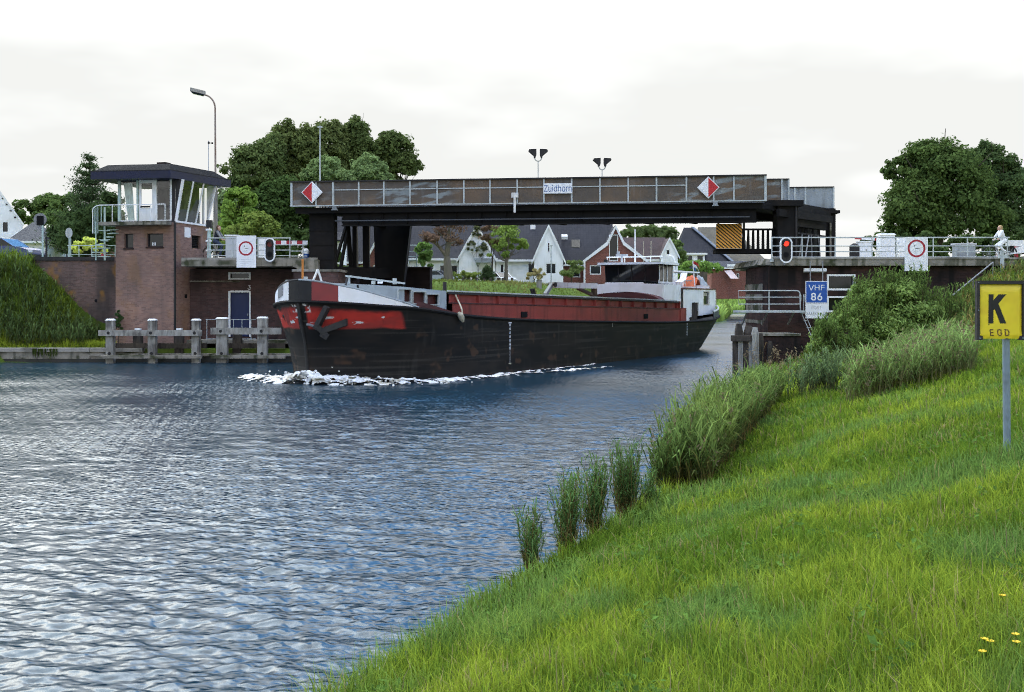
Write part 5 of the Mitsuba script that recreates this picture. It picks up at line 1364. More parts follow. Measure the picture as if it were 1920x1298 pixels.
# draught marks
for px, yt, yb, dash in ((956, 607.5, 683, 7), (1148, 604, 630, 4), (1288, 602, 652, 6)):
    w = 3.465 if px < 1200 else 3.44; s = sp(px, w)
    z0, z1 = sz(yb, s, w), sz(yt, s, w); n = 13
    for i in range(dash):
        h = (z1 - z0) / n
        part(ship, 'draught_mark', B(s - 0.035, s + 0.035, -w - 0.012, -w, z1 - h * (2 * i * 0.62 + 0.75), z1 - h * 2 * i * 0.62), 'rope' if px == 1148 else 'sign_white', SH)
    if px == 956:
        part(ship, 'draught_mark', B(s - 0.12, s + 0.12, -w - 0.012, -w, z1 + 0.02, z1 + 0.07), 'sign_white', SH)
        part(ship, 'draught_mark', B(s - 0.02, s + 0.02, -w - 0.01, -w, z0 + 0.05, z0 + 0.9), 'grey_mid', SH)
        part(ship, 'draught_mark', B(s - 0.1, s + 0.1, -w - 0.012, -w, z0, z0 + 0.05), 'rope', SH)
# mooring rope with a rope fender over the near side
pr = [at(854, 553, 2.9), at(858, 562, 3.0), at(862, 570, 3.2), at(866, 580, 3.5), at(867, 590, 3.56), at(867, 600, 3.55)]
part(ship, 'mooring_rope', MB().tube(pr, 0.03, 6), 'rope', SH)
part(ship, 'rope_fender', MB().tube([at(860, 586, 3.57), at(863, 590, 3.6), at(866, 597, 3.6), at(868, 603, 3.58)], [0.04, 0.11, 0.11, 0.05], 8), 'rope', SH)

# things standing on the aft roof
D = 68.5
zr_ = 3.68


def on_roof(px, w): s = sp(px, w); return s, w


def box_on(name, label, cat, px0, px1, py0, py1, w, mat, dep=0.5, tilt=0.0, group=None):
    k = thing(name, label, cat, group)
    s0, s1 = sp(px0, w), sp(px1, w); z1, z0 = sz(py0, (s0 + s1) / 2, w), max(sz(py1, (s0 + s1) / 2, w), zr_ + 0.002)
    m = MB().hexa([S(s0, w, z0), S(s1, w, z0), S(s1, w - dep, z0), S(s0, w - dep, z0), S(s0 + tilt, w, z1), S(s1 - tilt, w, z1), S(s1 - tilt, w - dep, z1), S(s0 + tilt, w - dep, z1)])
    part(k, 'body', m, mat, SH)
    part(k, 'lid', B(min(s0, s1) + tilt - 0.02, max(s0, s1) - tilt + 0.02, -w - 0.02, -w + dep + 0.02, z1, z1 + 0.04), mat, SH)
    return k


box_on('storage_box', 'white box lying on the aft roof of the barge, nearest the wheelhouse', 'box', 1273, 1289, 527, 541, 0.4, 'paint_white')
box_on('storage_box', 'low pale box on the near edge of the barge aft roof', 'box', 1291, 1305, 539, 545, 2.0, 'sign_white')
box_on('storage_box', 'whitish bin at the near edge of the aft roof, above the aft windows', 'box', 1318, 1330, 537, 546, 1.9, 'sign_white', 0.4)
box_on('storage_box', 'grey covered heap on the barge aft roof beside the orange sheet', 'box', 1296, 1312, 527, 545, 0.9, 'panel_grey', 0.8, 0.15)
box_on('storage_box', 'brown crate on the aft roof under the flag', 'crate', 1290, 1300, 519, 543, -0.2, 'wood_brown', 0.6)
box_on('storage_box', 'dark crate at the right end of the barge aft roof', 'crate', 1313, 1326, 511, 540, -0.6, 'rope_dark', 0.6)
k = thing('orange_sheet', 'bright orange sheet thrown over a heap on the barge aft roof', 'sheet')
s, w = sp(1309, 1.2), 1.2
m = MB(); gu, gv_ = np.meshgrid(np.linspace(0, 1, 9), np.linspace(0, 1, 7), indexing='ij')
zz = 3.75 + 0.75 * np.sin(gu * 3.0) * (0.7 + 0.3 * np.sin(gv_ * 3)) + 0.08 * np.sin(gu * 19 + gv_ * 11)
idx = np.arange(63).reshape(9, 7)
m.raw(np.stack([s - 0.5 + gu * 1.0, -w + 0.9 * gv_, zz], -1).reshape(-1, 3), np.stack([idx[:-1, :-1], idx[1:, :-1], idx[1:, 1:], idx[:-1, 1:]], -1).reshape(-1, 4))
part(k, 'cloth', m, 'sheet_orange', SH, smooth=True)
solid('sheet_orange', (0.55, 0.14, 0.06), 0.8)
k = thing('tarpaulin', 'grey green tarpaulin heap at the right end of the barge aft roof', 'tarpaulin')
s, w = sp(1326, 0.9), 0.9
zz = 3.72 + 0.85 * np.sin(np.clip(gu, 0.02, 0.98) * 3.1) ** 0.7 * np.sin(0.25 + gv_ * 2.6) + 0.07 * np.sin(gu * 13 + gv_ * 17)
part(k, 'cloth', MB().raw(np.stack([s - 0.75 + gu * 1.4, -w + 1.1 * gv_, zz], -1).reshape(-1, 3), np.stack([idx[:-1, :-1], idx[1:, :-1], idx[1:, 1:], idx[:-1, 1:]], -1).reshape(-1, 4)), 'panel_grey', SH, smooth=True)
k = thing('awning', 'flat white awning on thin legs over the aft roof of the barge', 'awning')
s0, s1, w = sp(1264, -0.2), sp(1312, -0.2), -0.2
za = sz(508.5, (s0 + s1) / 2, w)
part(k, 'sheet', B(s0, s1, 0.2, 1.6, za - 0.09, za), 'paint_white', SH)
for a in (s0 + 0.15, s1 - 0.15):
    for b in (0.3, 1.5):
        part(k, 'leg', rod((a, b, zr_), (a, b, za - 0.09), 0.03, 6), 'paint_white', SH)
k = thing('sun_lounger', 'small white folding chair on the barge aft roof', 'chair')
s, w = sp(1272, 1.2), 1.2
part(k, 'seat', bar(S(s, w, 4.05), S(s + 0.75, w, 4.22), 0.4, 0.05), 'paint_white', SH)
part(k, 'backrest', bar(S(s + 0.75, w, 4.22), S(s + 1.0, w, 4.62), 0.4, 0.05), 'paint_white', SH)
for a in (0.1, 0.7):
    for b in (-0.17, 0.17):
        part(k, 'leg', rod(S(s + a, w + b, 3.68), S(s + a, w + b, 4.05 + 0.17 * a), 0.02, 5), 'galvanised', SH)
k = thing('flag', 'Dutch flag in red, white and blue flying at the stern of the barge', 'flag')
w = -0.6
st_ = 36.6
fl = np.array([sp(1294, 0.0), 0])
c = SH(np.array([[36.0, 0.5, 0]]))[0]
D = 70.5
part(k, 'staff', rod((X(1305, D), D, 2.9), (X(1299, D), D, Z(489, D)), 0.03, 6), 'paint_white')
for i, (mt, ya, yb) in enumerate((('flag_red', 489, 495.5), ('sign_white', 495.5, 501.5), ('flag_blue', 501.5, 507.5))):
    m = MB(); n = 8; v = []
    for j in range(n):
        t = j / (n - 1)
        for yy in (ya, yb):
            x = X(1299 + (yy - 489) * 0.33, D) + t * (-0.26 if yy > 600 else 0.30) * (1 if i < 1 else 1 - 0.0 * i) - (0.38 if i == 2 else 0.22 if i == 1 else 0.08) * 0.6 * (0.4 + t)
            v.append((x + t * 0.16, D - 0.02 + 0.10 * math.sin(t * 7 + i), Z(yy + 10 * t * t, D)))
    f = [[2 * j, 2 * j + 2, 2 * j + 3, 2 * j + 1] for j in range(n - 1)]
    part(k, 'stripe', m.raw(v, f), mt)

# ------------------------------------------------------------------ foam of the bow wave and along the hull
rg = np.random.default_rng(11)


def foam(name, label, path, width, height, n, m, seed, thr=0.0):
    """A rough strip of broken water: path in (x, y), half width and crest height along it."""
    path = np.array(path, float); t = np.linspace(0, 1, len(path)); tt = np.linspace(0, 1, n)
    px_, py_ = np.interp(tt, t, path[:, 0]), np.interp(tt, t, path[:, 1])
    d = np.gradient(np.stack([px_, py_], 1), axis=0); d /= np.linalg.norm(d, axis=1, keepdims=True)
    nx_, ny_ = -d[:, 1], d[:, 0]
    wd_, ht = np.interp(tt, t, width), np.interp(tt, t, height)
    vv = np.linspace(-1, 1, m)
    x = px_[:, None] + nx_[:, None] * wd_[:, None] * vv; y = py_[:, None] + ny_[:, None] * wd_[:, None] * vv
    pr_ = np.cos(vv * math.pi / 2) ** 0.9
    p3 = np.stack([x, y, x * 0], -1)
    nz_ = meshkit.fbm(p3 * 3.2, 4, seed) * 0.86 + meshkit.noise(p3 * 14, seed + 3) * 0.14
    z = 0.60 * ht[:, None] * pr_ * (0.1 + 1.6 * nz_) + 0.09 * (meshkit.fbm(p3 * 2.6, 3, seed + 9) - 0.5) - 0.06 * (np.abs(vv) > 0.93)
    idx = np.arange(n * m).reshape(n, m)
    q = np.stack([idx[:-1, :-1], idx[1:, :-1], idx[1:, 1:], idx[:-1, 1:]], -1).reshape(-1, 4)
    lo = (meshkit.fbm(p3 * [1.8, 6.0, 1], 3, seed + 20) - 0.5 + (thr + 0.22) * np.abs(vv) ** 1.5).reshape(-1)
    keep_ = lo[q].mean(1) < 0.13
    return MB().raw(np.stack([x, y, z], -1).reshape(-1, 3), q[keep_])


def hull_xy(t, off, side=1):
    sd, wd, sw, ww = (float(f(t)) for f in ip)
    e = 0.05; s2, w2 = float(ip[2](min(t + e, NT))), float(ip[3](min(t + e, NT)))
    d = np.array([s2 - sw, w2 - ww]); d /= np.linalg.norm(d) + 1e-9
    s, w = sw - off * d[1], ww + off * d[0]
    return SH(S(s, side * w, 0)[None])[0][:2]




def foam_col(p, n, uv):
    a = fbm(p.x * 2.2, p.y * 2.2, p.z * 5 + 1, 4)
    b = fbm(p.x * 13, p.y * 13, p.z * 13, 3)
    c = mix((0.84, 0.84, 0.81), (0.42, 0.37, 0.24), smoothstep(0.50, 0.70, a) * 0.75)
    return mix(c, (0.22, 0.24, 0.24), smoothstep(0.55, 0.8, b) * 0.4)


solid('foam', foam_col, 0.9, spec=0.2)
m1 = foam('f', '', [hull_xy(t, o) for t, o in ((0.05, 0.05), (1.0, 0.15), (2.0, 0.30), (3, 0.40), (4, 0.45), (5, 0.40), (6, 0.35), (7, 0.3), (7.6, 0.25))], [0.3, 0.55, 0.75, 0.8, 0.65, 0.5, 0.4, 0.3, 0.2], [0.55, 0.42, 0.36, 0.30, 0.24, 0.2, 0.16, 0.14, 0.1], 380, 52, 4)
m2 = foam('f', '', [hull_xy(0.05, 0.05, -1)] + [hull_xy(t, o, -1) for t, o in ((1, 0.25), (2, 0.6), (3, 1.0), (4, 1.5), (5, 2.0))], [0.3, 0.6, 0.8, 0.8, 0.7, 0.4], [0.55, 0.42, 0.32, 0.24, 0.18, 0.1], 300, 52, 6)
m3 = foam('f', '', [hull_xy(t, o) for t, o in ((6.6, 0.5), (7.2, 0.45), (7.6, 0.55), (8.0, 0.9), (8.5, 1.3), (9.0, 1.7))], [0.15, 0.28, 0.3, 0.3, 0.25, 0.1], [0.1, 0.13, 0.13, 0.12, 0.1, 0.05], 220, 16, 8, 0.25)
m4 = foam('f', '', [hull_xy(t, o) for t, o in ((7.4, 0.1), (8.0, 0.12), (8.6, 0.12), (9.2, 0.1))], [0.12, 0.16, 0.14, 0.08], [0.10, 0.10, 0.09, 0.05], 200, 12, 9, 0.15)
m5 = foam('f', '', [SH(S(a, b, 0)[None])[0][:2] for a, b in ((1.2, -1.9), (.35, -1.0), (-.15, -.35), (-.15, .35), (.35, 1.0), (1.2, 1.9))], [0.3, 0.4, 0.4, 0.4, 0.4, 0.3], [0.3, 0.5, 0.62, 0.62, 0.5, 0.3], 130, 34, 12)
dm = MB(); ico = trimesh.creation.icosphere(0)
for _ in range(260):
    t = rg.uniform(0, 5.5); sd = 1 if rg.random() < 0.6 else -1
    q = hull_xy(t, rg.normal(0.35 + 0.12 * t, 0.28 + (0.12 * t if sd < 0 else 0.05 * t)), sd); r = rg.uniform(0.012, 0.045)
    z = abs(rg.normal(0, 0.30)) * math.exp(-t * 0.35) + 0.02
    dm.raw(ico.vertices * [r * 1.3, r * 1.3, r] + [q[0], q[1], z], ico.faces)
struct('bow_foam', MB().mesh(dm.tri()).mesh(m5.tri()).mesh(m1.tri()).mesh(m2.tri()).mesh(m3.tri()).mesh(m4.tri()), 'foam', 'white broken foam of the bow wave along the barge', kind='stuff', smooth=True)
# ------------------------------------------------------------------ houses
def gable_roof(k, x0, x1, D, zb, ze, depth, zr, wall, roof, over=0.35, openings=(), chimney=None, fascia=True):
    """A house with its eave towards us: walls from zb to ze, ridge zr at mid depth."""
    holed(k, 'wall', (x0, D), (x1, D), zb, ze, [(a - x0, b - x0, c, d) for a, b, c, d in openings], 0.3, wall)
    ym = D + depth / 2
    gab = [(0, zb), (depth, zb), (depth, ze), (depth / 2, zr - 0.15), (0, ze)]
    for x, s in ((x0, 1), (x1 - 0.3, 1)):
        part(k, 'wall', MB().prism([(a + 0.002, b) for a, b in gab], (x, D + 0.3 * 0, 0), EY, EZ, EX * 0.3) if False else MB().prism([(0.301, zb), (depth, zb), (depth, ze), (depth / 2, zr - 0.15), (0.301, ze + (zr - ze) * 0.55 / depth)], (x, D, 0), EY, EZ, EX * 0.3), wall)
    part(k, 'wall', B(x0 + 0.301, x1 - 0.301, D + depth - 0.3, D + depth - 0.001, zb, ze), wall)
    sl = (zr - ze) / (depth / 2)
    e = over
    prof = [(-e, ze - e * sl), (depth / 2, zr), (depth + e, ze - e * sl), (depth + e, ze - e * sl + 0.18), (depth / 2, zr + 0.2), (-e, ze - e * sl + 0.18)]
    r = part(k, 'roof', MB().prism(prof, (x0 - 0.25, D, 0), EY, EZ, EX * (x1 - x0 + 0.5)), roof)
    if fascia:
        part(k, 'gutter', B(x0 - 0.25, x1 + 0.25, D - e - 0.14, D - e - 0.002, ze - e * sl - 0.02, ze - e * sl + 0.20), 'paint_white')
    if chimney:
        part(r, 'chimney', B(chimney - 0.35, chimney + 0.35, ym - 0.3, ym + 0.3, zr - 0.4, zr + 0.9), 'brick_house')
    for a, b, c, d in openings:
        w = part(k, 'window', B(a + 0.06, b - 0.06, D + 0.12, D + 0.14, c + 0.06, d - 0.06), 'glass_dark')
        part(w, 'frame', MB().prism(shapely.box(a, c, b, d).difference(shapely.box(a + 0.08, c + 0.08, b - 0.08, d - 0.08)), (0, D + 0.05, 0), EX, EZ, EY * 0.1), 'paint_white')
    return k


def front_gable(k, xc, w, D, zb, ze, zr, back, wall, roof, openings=(), barge='paint_white', kink=None):
    """A wing whose gable faces us; its roof runs back by back metres."""
    kx, kz = kink or (w / 4, (ze + zr) / 2)                      # where the slope breaks
    poly = Polygon([(-w / 2, zb), (w / 2, zb), (w / 2, ze), (kx, kz), (0, zr), (-kx, kz), (-w / 2, ze)])
    for a, b, c, d in openings: poly = poly.difference(shapely.box(a - xc, c, b - xc, d))
    part(k, 'gable_wall', MB().prism(poly, (xc, D, 0), EX, EZ, EY * 0.3), wall)
    n = math.hypot(w / 2, zr - ze)
    for s in (-1, 1):
        part(k, 'wing_wall', B(xc + s * w / 2 - 0.15 - 0.15 * s, xc + s * w / 2 + 0.15 - 0.15 * s, D + 0.301, D + back, zb, ze - 0.02), wall)
        e0, e1 = (ze - zr) * 0, 0.22 * (kz - ze) / (w / 2 - kx)
        prof = [(0, zr + 0.02), (s * kx, kz + 0.02), (s * (w / 2 + 0.22), ze - e1 + 0.02), (s * (w / 2 + 0.22), ze - e1 + 0.20), (s * (kx + 0.05), kz + 0.22), (0, zr + 0.26)]
        part(k, 'wing_roof', MB().prism(Polygon(prof), (xc, D - 0.10, 0), EX, EZ, EY * back), roof)
        pb = [(0, zr + 0.28), (s * (kx + 0.08), kz + 0.25), (s * (w / 2 + 0.26), ze - e1 + 0.22), (s * (w / 2 + 0.26), ze - e1 - 0.10), (s * (kx - 0.05), kz - 0.10), (0, zr - 0.10)]
        part(k, 'barge_board', MB().prism(Polygon(pb), (xc, D - 0.16, 0), EX, EZ, EY * 0.055), barge)
    for a, b, c, d in openings:
        wk = part(k, 'window', B(a + 0.06, b - 0.06, D + 0.12, D + 0.14, c + 0.06, d - 0.06), 'glass_dark')
        part(wk, 'frame', MB().prism(shapely.box(a, c, b, d).difference(shapely.box(a + 0.09, c + 0.09, b - 0.09, d - 0.09)), (0, D + 0.04, 0), EX, EZ, EY * 0.1), 'paint_white')


def wrect(px0, px1, py0, py1, D): return (X(px0, D), X(px1, D), Z(py1, D), Z(py0, D))


G = 3.9
D = 117.0
k = thing('village_house', 'white bungalow with a dark roof and ivy on its steep gable', 'house', None)
gable_roof(k, X(742, D), X(929, D), D, G, Z(482, D), 9.5, Z(402, D + 5), 'plaster', 'roof_dark', openings=[wrect(824, 858, 497, 519, D)])
front_gable(k, X(895, D), 66 * D / F, D - 1.4, G, Z(486, D), Z(428, D), 6, 'plaster', 'roof_dark')
part(k, 'wall_recess', B(X(893, D), X(925, D), D - 2.4, D - 1.42, Z(494, D), Z(486, D)), 'panel_grey')
k = thing('village_house', 'white bungalow with a dark roof and a clean steep white gable at its right end', 'house')
gable_roof(k, X(930, D), X(1050, D), D, G, Z(484, D), 9.5, Z(402, D + 5), 'plaster', 'roof_dark', openings=[wrect(929.8 + 8, 945, 495, 512, D)])
front_gable(k, X(1028, D), 54 * D / F, D - 1.2, G, Z(487, D), Z(427, D), 6, 'plaster', 'roof_dark', openings=[wrect(1023, 1043, 493.5, 514, D - 1.2)])
part(k, 'wall_anchor', B(X(1027, D), X(1029, D), D - 1.24, D - 1.2, Z(473, D), Z(457, D)), 'rim_dark')
w = part(k, 'window', B(X(991, D), X(1001, D), D - 0.03, D - 0.002, Z(514, D), Z(494.5, D)), 'glass_dark')
part(w, 'frame', B(X(990, D), X(1002, D), D - 0.05, D - 0.032, Z(515, D), Z(514, D)).box(X(990, D), X(1002, D), D - 0.05, D - 0.032, Z(494.5, D), Z(493.4, D)), 'paint_white')
sl = (Z(402, D + 5) - Z(484, D)) / 4.75
for px, py in ((1000, 429),):
    zz = Z(py, D + 3.6); y = D + (zz - Z(484, D)) / sl
    part(k, 'roof_window', MB().bar((X(px - 5, D), y - 0.25, zz + 0.25), (X(px + 5, D), y - 0.25, zz + 0.25), 0.1, 0.7), 'paint_white')
D = 122.0
k = thing('village_house', 'brick house with a blue grey roof and a tall glazed brick gable', 'house')
gable_roof(k, X(1046, D), X(1150, D), D, G, Z(492, D), 10, Z(400, D + 5), 'brick_house', 'roof_dark', openings=[wrect(1068, 1088, 496, 520, D)])
front_gable(k, X(1151, D), 112 * D / F, D - 2.0, G, Z(491, D), Z(427, D - 2), 7, 'brick_house', 'roof_dark', openings=[wrect(1106, 1127, 497.5, 515, D - 2), wrect(1142, 1159, 440, 490, D - 2)], kink=(15 * D / F, Z(460, D)))
part(k, 'white_post', B(X(1092, D), X(1095, D), D - 2.2, D - 2.05, G, Z(492, D)), 'paint_white')
sl = (Z(400, D + 5) - Z(492, D)) / 5.0
for px, py, mt in ((1081, 460, 'glass_dark'), (1058, 447, 'paint_white')):
    zz = Z(py, D + 2.5); y = D + (zz - Z(492, D)) / sl
    v = [(X(px - 8, D), y - 0.35, zz - 0.45 + 0.15), (X(px + 8, D), y - 0.35, zz - 0.45 + 0.15), (X(px + 8, D), y + 0.1, zz + 0.25 + 0.3), (X(px - 8, D), y + 0.1, zz + 0.25 + 0.3)]
    if px == 1058: v = [(a, b, zz + (0.2 if i > 1 else -0.05) + 0.2) for i, (a, b, c) in enumerate(v)]
    part(k, 'roof_window', MB().hexa([np.array(p) - EY * 0.0 - EZ * 0.3 for p in v] + [np.array(p) - EY * 0.12 + EZ * 0.02 for p in v]), mt)
D = 118.0
k = thing('village_house', 'dark roofed brick house half hidden behind the left bridge columns', 'house')
gable_roof(k, X(600, D), X(700, D), D, G, Z(488, D), 9.5, Z(402, D + 5), 'brick_house', 'roof_dark', openings=[wrect(645, 656, 497, 512, D), wrect(676, 686, 497, 512, D)])
front_gable(k, X(728, D), 74 * D / F, D - 1.5, G, Z(489, D), Z(420, D), 6, 'brick_house', 'roof_dark', openings=[wrect(700, 712, 497, 512, D - 1.5)])
D = 96.0
k = thing('garden_shed', 'pale shed seen between the left column and the slanting legs', 'shed')
part(k, 'wall', B(X(618, D), X(640, D), D, D + 3, G, Z(452, D)), 'plaster')
part(k, 'roof', MB().prism([(-0.2, Z(453, D)), (1.7, Z(436, D)), (3.3, Z(453, D)), (3.3, Z(450, D)), (1.7, Z(433, D)), (-0.2, Z(450, D))], (X(616, D), D, 0), EY, EZ, EX * 1.2), 'roof_dark')
D = 160.0
k = thing('village_house', 'house with a red brown roof and small white gable behind the wheelhouse', 'house')
gable_roof(k, X(1165, D), X(1252, D), D, G, Z(486, D), 9, Z(448, D + 4.5), 'plaster', 'roof_brown')
front_gable(k, X(1253, D), 30 * D / F, D - 1.5, G, Z(480, D), Z(450, D), 6, 'plaster', 'roof_brown', openings=[wrect(1249, 1256, 468, 478, D - 1.5)])
D = 205.0
k = thing('farm_house', 'house with a steep dark pyramid roof and a white dormer, right of the wheelhouse', 'house')
x0, x1, xa = X(1262, D), X(1392, D), X(1300, D)
part(k, 'wall', B(x0 + 0.6, x1 - 0.6, D, D + 12, G, Z(508, D)), 'brick_house')
ze, za = Z(508, D), Z(427, D + 6)
part(k, 'roof', MB().raw([(x0, D - 0.5, ze), (x1, D - 0.5, ze), (x1, D + 12.5, ze), (x0, D + 12.5, ze), (xa - 0.8, D + 6, za), (xa + 0.8, D + 6, za)], [[0, 1, 5, 4], [2, 3, 4, 5], [1, 2, 5, 5], [3, 0, 4, 4]]), 'roof_dark')
part(k, 'hip', bar((xa + 0.8, D + 5.9, za + 0.1), (x1, D - 0.6, ze + 0.1), 1.0, 0.12), 'roof_ridge')
d = part(k, 'dormer', B(X(1277, D), X(1322, D), D + 0.2, D + 4, Z(491, D), Z(478, D)), 'plaster')
part(d, 'dormer_roof', B(X(1274, D), X(1326, D), D - 0.2, D + 4.2, Z(478, D), Z(474.5, D)), 'paint_white')
for a, b in ((1276, 1279.5), (1290, 1298), (1308, 1318)):
    part(d, 'dormer_window', B(X(a, D), X(b, D), D + 0.14, D + 0.197, Z(489, D), Z(480, D)), 'glass_dark')
solid('roof_ridge', (0.16, 0.18, 0.21), 0.7)
D = 222.0
k = thing('barn', 'big barn with a broad brown thatched roof behind the right bridge abutment', 'barn')
ze, zr = Z(503, D), Z(426, D + 8)
part(k, 'wall', B(X(1318, D), X(1440, D), D + 0.5, D + 15.5, G, ze), 'brick_house')
part(k, 'roof', MB().raw([(X(1312, D), D, ze), (X(1452, D), D, ze), (X(1452, D), D + 16, ze), (X(1312, D), D + 16, ze), (X(1309, D + 8), D + 8, zr), (X(1372, D + 8), D + 8, zr)], [[0, 1, 5, 4], [2, 3, 4, 5], [1, 2, 5, 5], [3, 0, 4, 4]]), 'roof_thatch')
D = 190.0
k = thing('village_house', 'low red brick house with a white eave and slanting awning, right of the barge', 'house')
gable_roof(k, X(1334, D), X(1406, D), D, G - 0.6, Z(503, D), 6, Z(492, D + 3), 'brick_house', 'roof_dark', openings=[wrect(1381, 1386, 513, 522, D)])
part(k, 'gable_trim', bar((X(1362, D), D - 0.9, Z(498, D)), (X(1378, D), D - 0.9, Z(498, D)), 0.1, 0.4), 'paint_white')
part(k, 'awning', MB().raw([(X(1357, D), D - 0.4, Z(508, D)), (X(1370, D), D - 0.4, Z(506, D)), (X(1380, D), D - 2.0, Z(523, D)), (X(1366, D), D - 2.0, Z(523, D))], [[0, 1, 2, 3]]), 'awning_pink')
solid('awning_pink', (0.62, 0.50, 0.47), 0.8)
# left edge
D = 82.0
k = thing('village_house', 'white house with a steep stepped gable at the left edge of the picture', 'house')
c0 = np.array([X(-22, D), D]); sg = c0 / np.linalg.norm(c0)                 # ridge running straight away from the canal bend
HF = Frame((*c0, 0), (sg[1], -sg[0]))
hw, ze_, zr_h = 64 * D / F * 0.93, Z(420, D), Z(330, D)
gw = Polygon([(-hw, G), (hw, G), (hw, ze_), (0, zr_h), (-hw, ze_)]).difference(shapely.box(27 * D / F * 0.93, Z(434, D), 36 * D / F * 0.93, Z(416, D)))
part(k, 'gable_wall', MB().prism(gw, (0, 0, 0), EX, EZ, EY * 0.3), 'plaster', HF)
part(k, 'window', B(27 * D / F * 0.93, 36 * D / F * 0.93, 0.15, 0.18, Z(434, D), Z(416, D)), 'glass_dark', HF)
for sx_ in (-1, 1):
    part(k, 'roof', MB().prism(Polygon([(0, zr_h - 0.05), (sx_ * hw, ze_ - 0.05), (sx_ * hw, ze_ - 0.3), (0, zr_h - 0.35)]), (0, 0.31, 0), EX, EZ, EY * 8), 'roof_dark', HF)
    part(k, 'barge_board', MB().prism(Polygon([(0, zr_h + 0.1), (sx_ * (hw + 0.07), ze_ + 0.08), (sx_ * (hw + 0.07), ze_ - 0.15), (0, zr_h - 0.15)]), (0, -0.06, 0), EX, EZ, EY * 0.055), 'paint_white', HF)
    part(k, 'side_wall', B(sx_ * hw - 0.15 - 0.16 * sx_, sx_ * hw + 0.15 - 0.16 * sx_, 0.31, 8, G, ze_ - 0.32), 'plaster', HF)
for px, py in ((4, 371), (11, 382), (18, 394), (26, 406)):
    ua = (px + 22) * D / F * 0.95
    part(k, 'gable_anchor', B(ua - 0.06, ua + 0.08, -0.04, -0.002, Z(py + 1.5, D), Z(py - 1, D)), 'rim_dark', HF)
D = 78.0
k = thing('garage', 'low white garage with a dark hipped roof beside the steep white house', 'garage')
part(k, 'wall', B(X(24, D), X(86, D), D, D + 5, G, Z(456, D)), 'plaster')
part(k, 'gutter', B(X(16, D), X(93, D), D - 0.35, D - 0.2, Z(456.5, D), Z(452.5, D)), 'paint_white')
part(k, 'roof', MB().raw([(X(14, D), D - 0.3, Z(453, D)), (X(92, D), D - 0.3, Z(453, D)), (X(92, D), D + 5.3, Z(453, D)), (X(14, D), D + 5.3, Z(453, D)), (X(32, D), D + 2.5, Z(417, D + 2.5)), (X(36, D), D + 2.5, Z(417, D + 2.5))],
                         [[0, 1, 5, 4], [2, 3, 4, 5], [1, 2, 5, 5], [3, 0, 4, 4]]), 'roof_dark')
D = 100.0
k = thing('village_house', 'house with a bluish dark roof half hidden by the dark bushes on the left', 'house')
gable_roof(k, X(84, D), X(165, D), D, G, Z(455, D), 9, Z(402, D + 4), 'brick_house', 'roof_dark', fascia=False)
struct('road', B(-40, -19.3, 58.05, 66, 4.3, 4.93), 'asphalt', 'road running onto the bridge on the left')
struct('bridge_road', B(-15.7, -9.4, 62.75, 66, 4.4, 4.93), 'asphalt', 'road surface behind the left abutment')


# ------------------------------------------------------------------ cars
def car(label, x, y, z, heading, paint, L=4.1, W=1.66, H=1.42, van=False):
    k = thing('parked_car', label, 'car')
    fr = Frame((x, y, z), heading)
    body = Polygon([(-L / 2, .30), (-L / 2, .72), (-L / 2 + .12, .86), (-L * .27, .93), (L * .20, .95), (L * .40, .86), (L / 2 - .04, .74), (L / 2, .55), (L / 2, .30)])
    for s in (-1, 1): body = body.difference(Point(s * L * .305, .31).buffer(.36, 10))
    part(k, 'body', MB().prism(body, (0, -W / 2, 0), EX, EZ, EY * W), paint, fr)
    r = [(-L * .46, .90), (-L * .40, 1.32), (-L * .34, H), (L * .08, H), (L * .14, 1.36), (L * .30, .93)] if van else [(-L * .42, .90), (-L * .30, 1.33), (-L * .22, H), (L * .04, H), (L * .11, 1.36), (L * .28, .93)]
    lo, hi = [], []
    roof = MB()
    m = MB(); n = len(r)
    pr = Polygon(r)
    part(k, 'cabin', MB().prism(pr, (0, -W / 2 + 0.14, 0), EX, EZ, EY * (W - 0.28)), 'glass_dark', fr)
    part(k, 'roof', MB().prism(Polygon([r[1], r[2], r[3], r[4], (r[4][0] - .03, r[4][1] - .06), (r[1][0] + .03, r[1][1] - .06)]), (0, -W / 2 + 0.12, 0), EX, EZ, EY * (W - 0.24)), paint, fr)
    for s in (-1, 1):
        yy = s * (W / 2 - 0.135)
        for a, b in ((r[0], r[1]), (r[5], r[4]), ((-L * .07, .92), (-L * .07, H - .05))):
            part(k, 'pillar', MB().bar((a[0], yy, a[1]), (b[0], yy, b[1]), 0.03, 0.07, up=(0, 1, 0)), paint, fr)
        for t in (-1, 1):
            wk = part(k, 'wheel', MB().tube([(t * L * .305, s * (W / 2 - .20), .31), (t * L * .305, s * (W / 2 - .01), .31)], .30, 16), 'tyre', fr)
            part(wk, 'hub', MB().tube([(t * L * .305, s * (W / 2 - .02), .31), (t * L * .305, s * (W / 2 + .005), .31)], .19, 12), 'galvanised', fr)
        part(k, 'headlight', B(L / 2 - .12, L / 2 + .012, s * W / 2 - s * .42, s * W / 2 - s * .08, .60, .74), 'sign_white', fr)
        part(k, 'tail_light', B(-L / 2 - .01, -L / 2 + .06, s * W / 2 - s * .34, s * W / 2 - s * .05, .62, .78), 'sign_red', fr)
    part(k, 'bumper', B(L / 2 - .05, L / 2 + .05, -W / 2 + .04, W / 2 - .04, .34, .50).box(-L / 2 - .05, -L / 2 + .05, -W / 2 + .04, W / 2 - .04, .34, .50), 'rim_dark', fr)
    return k


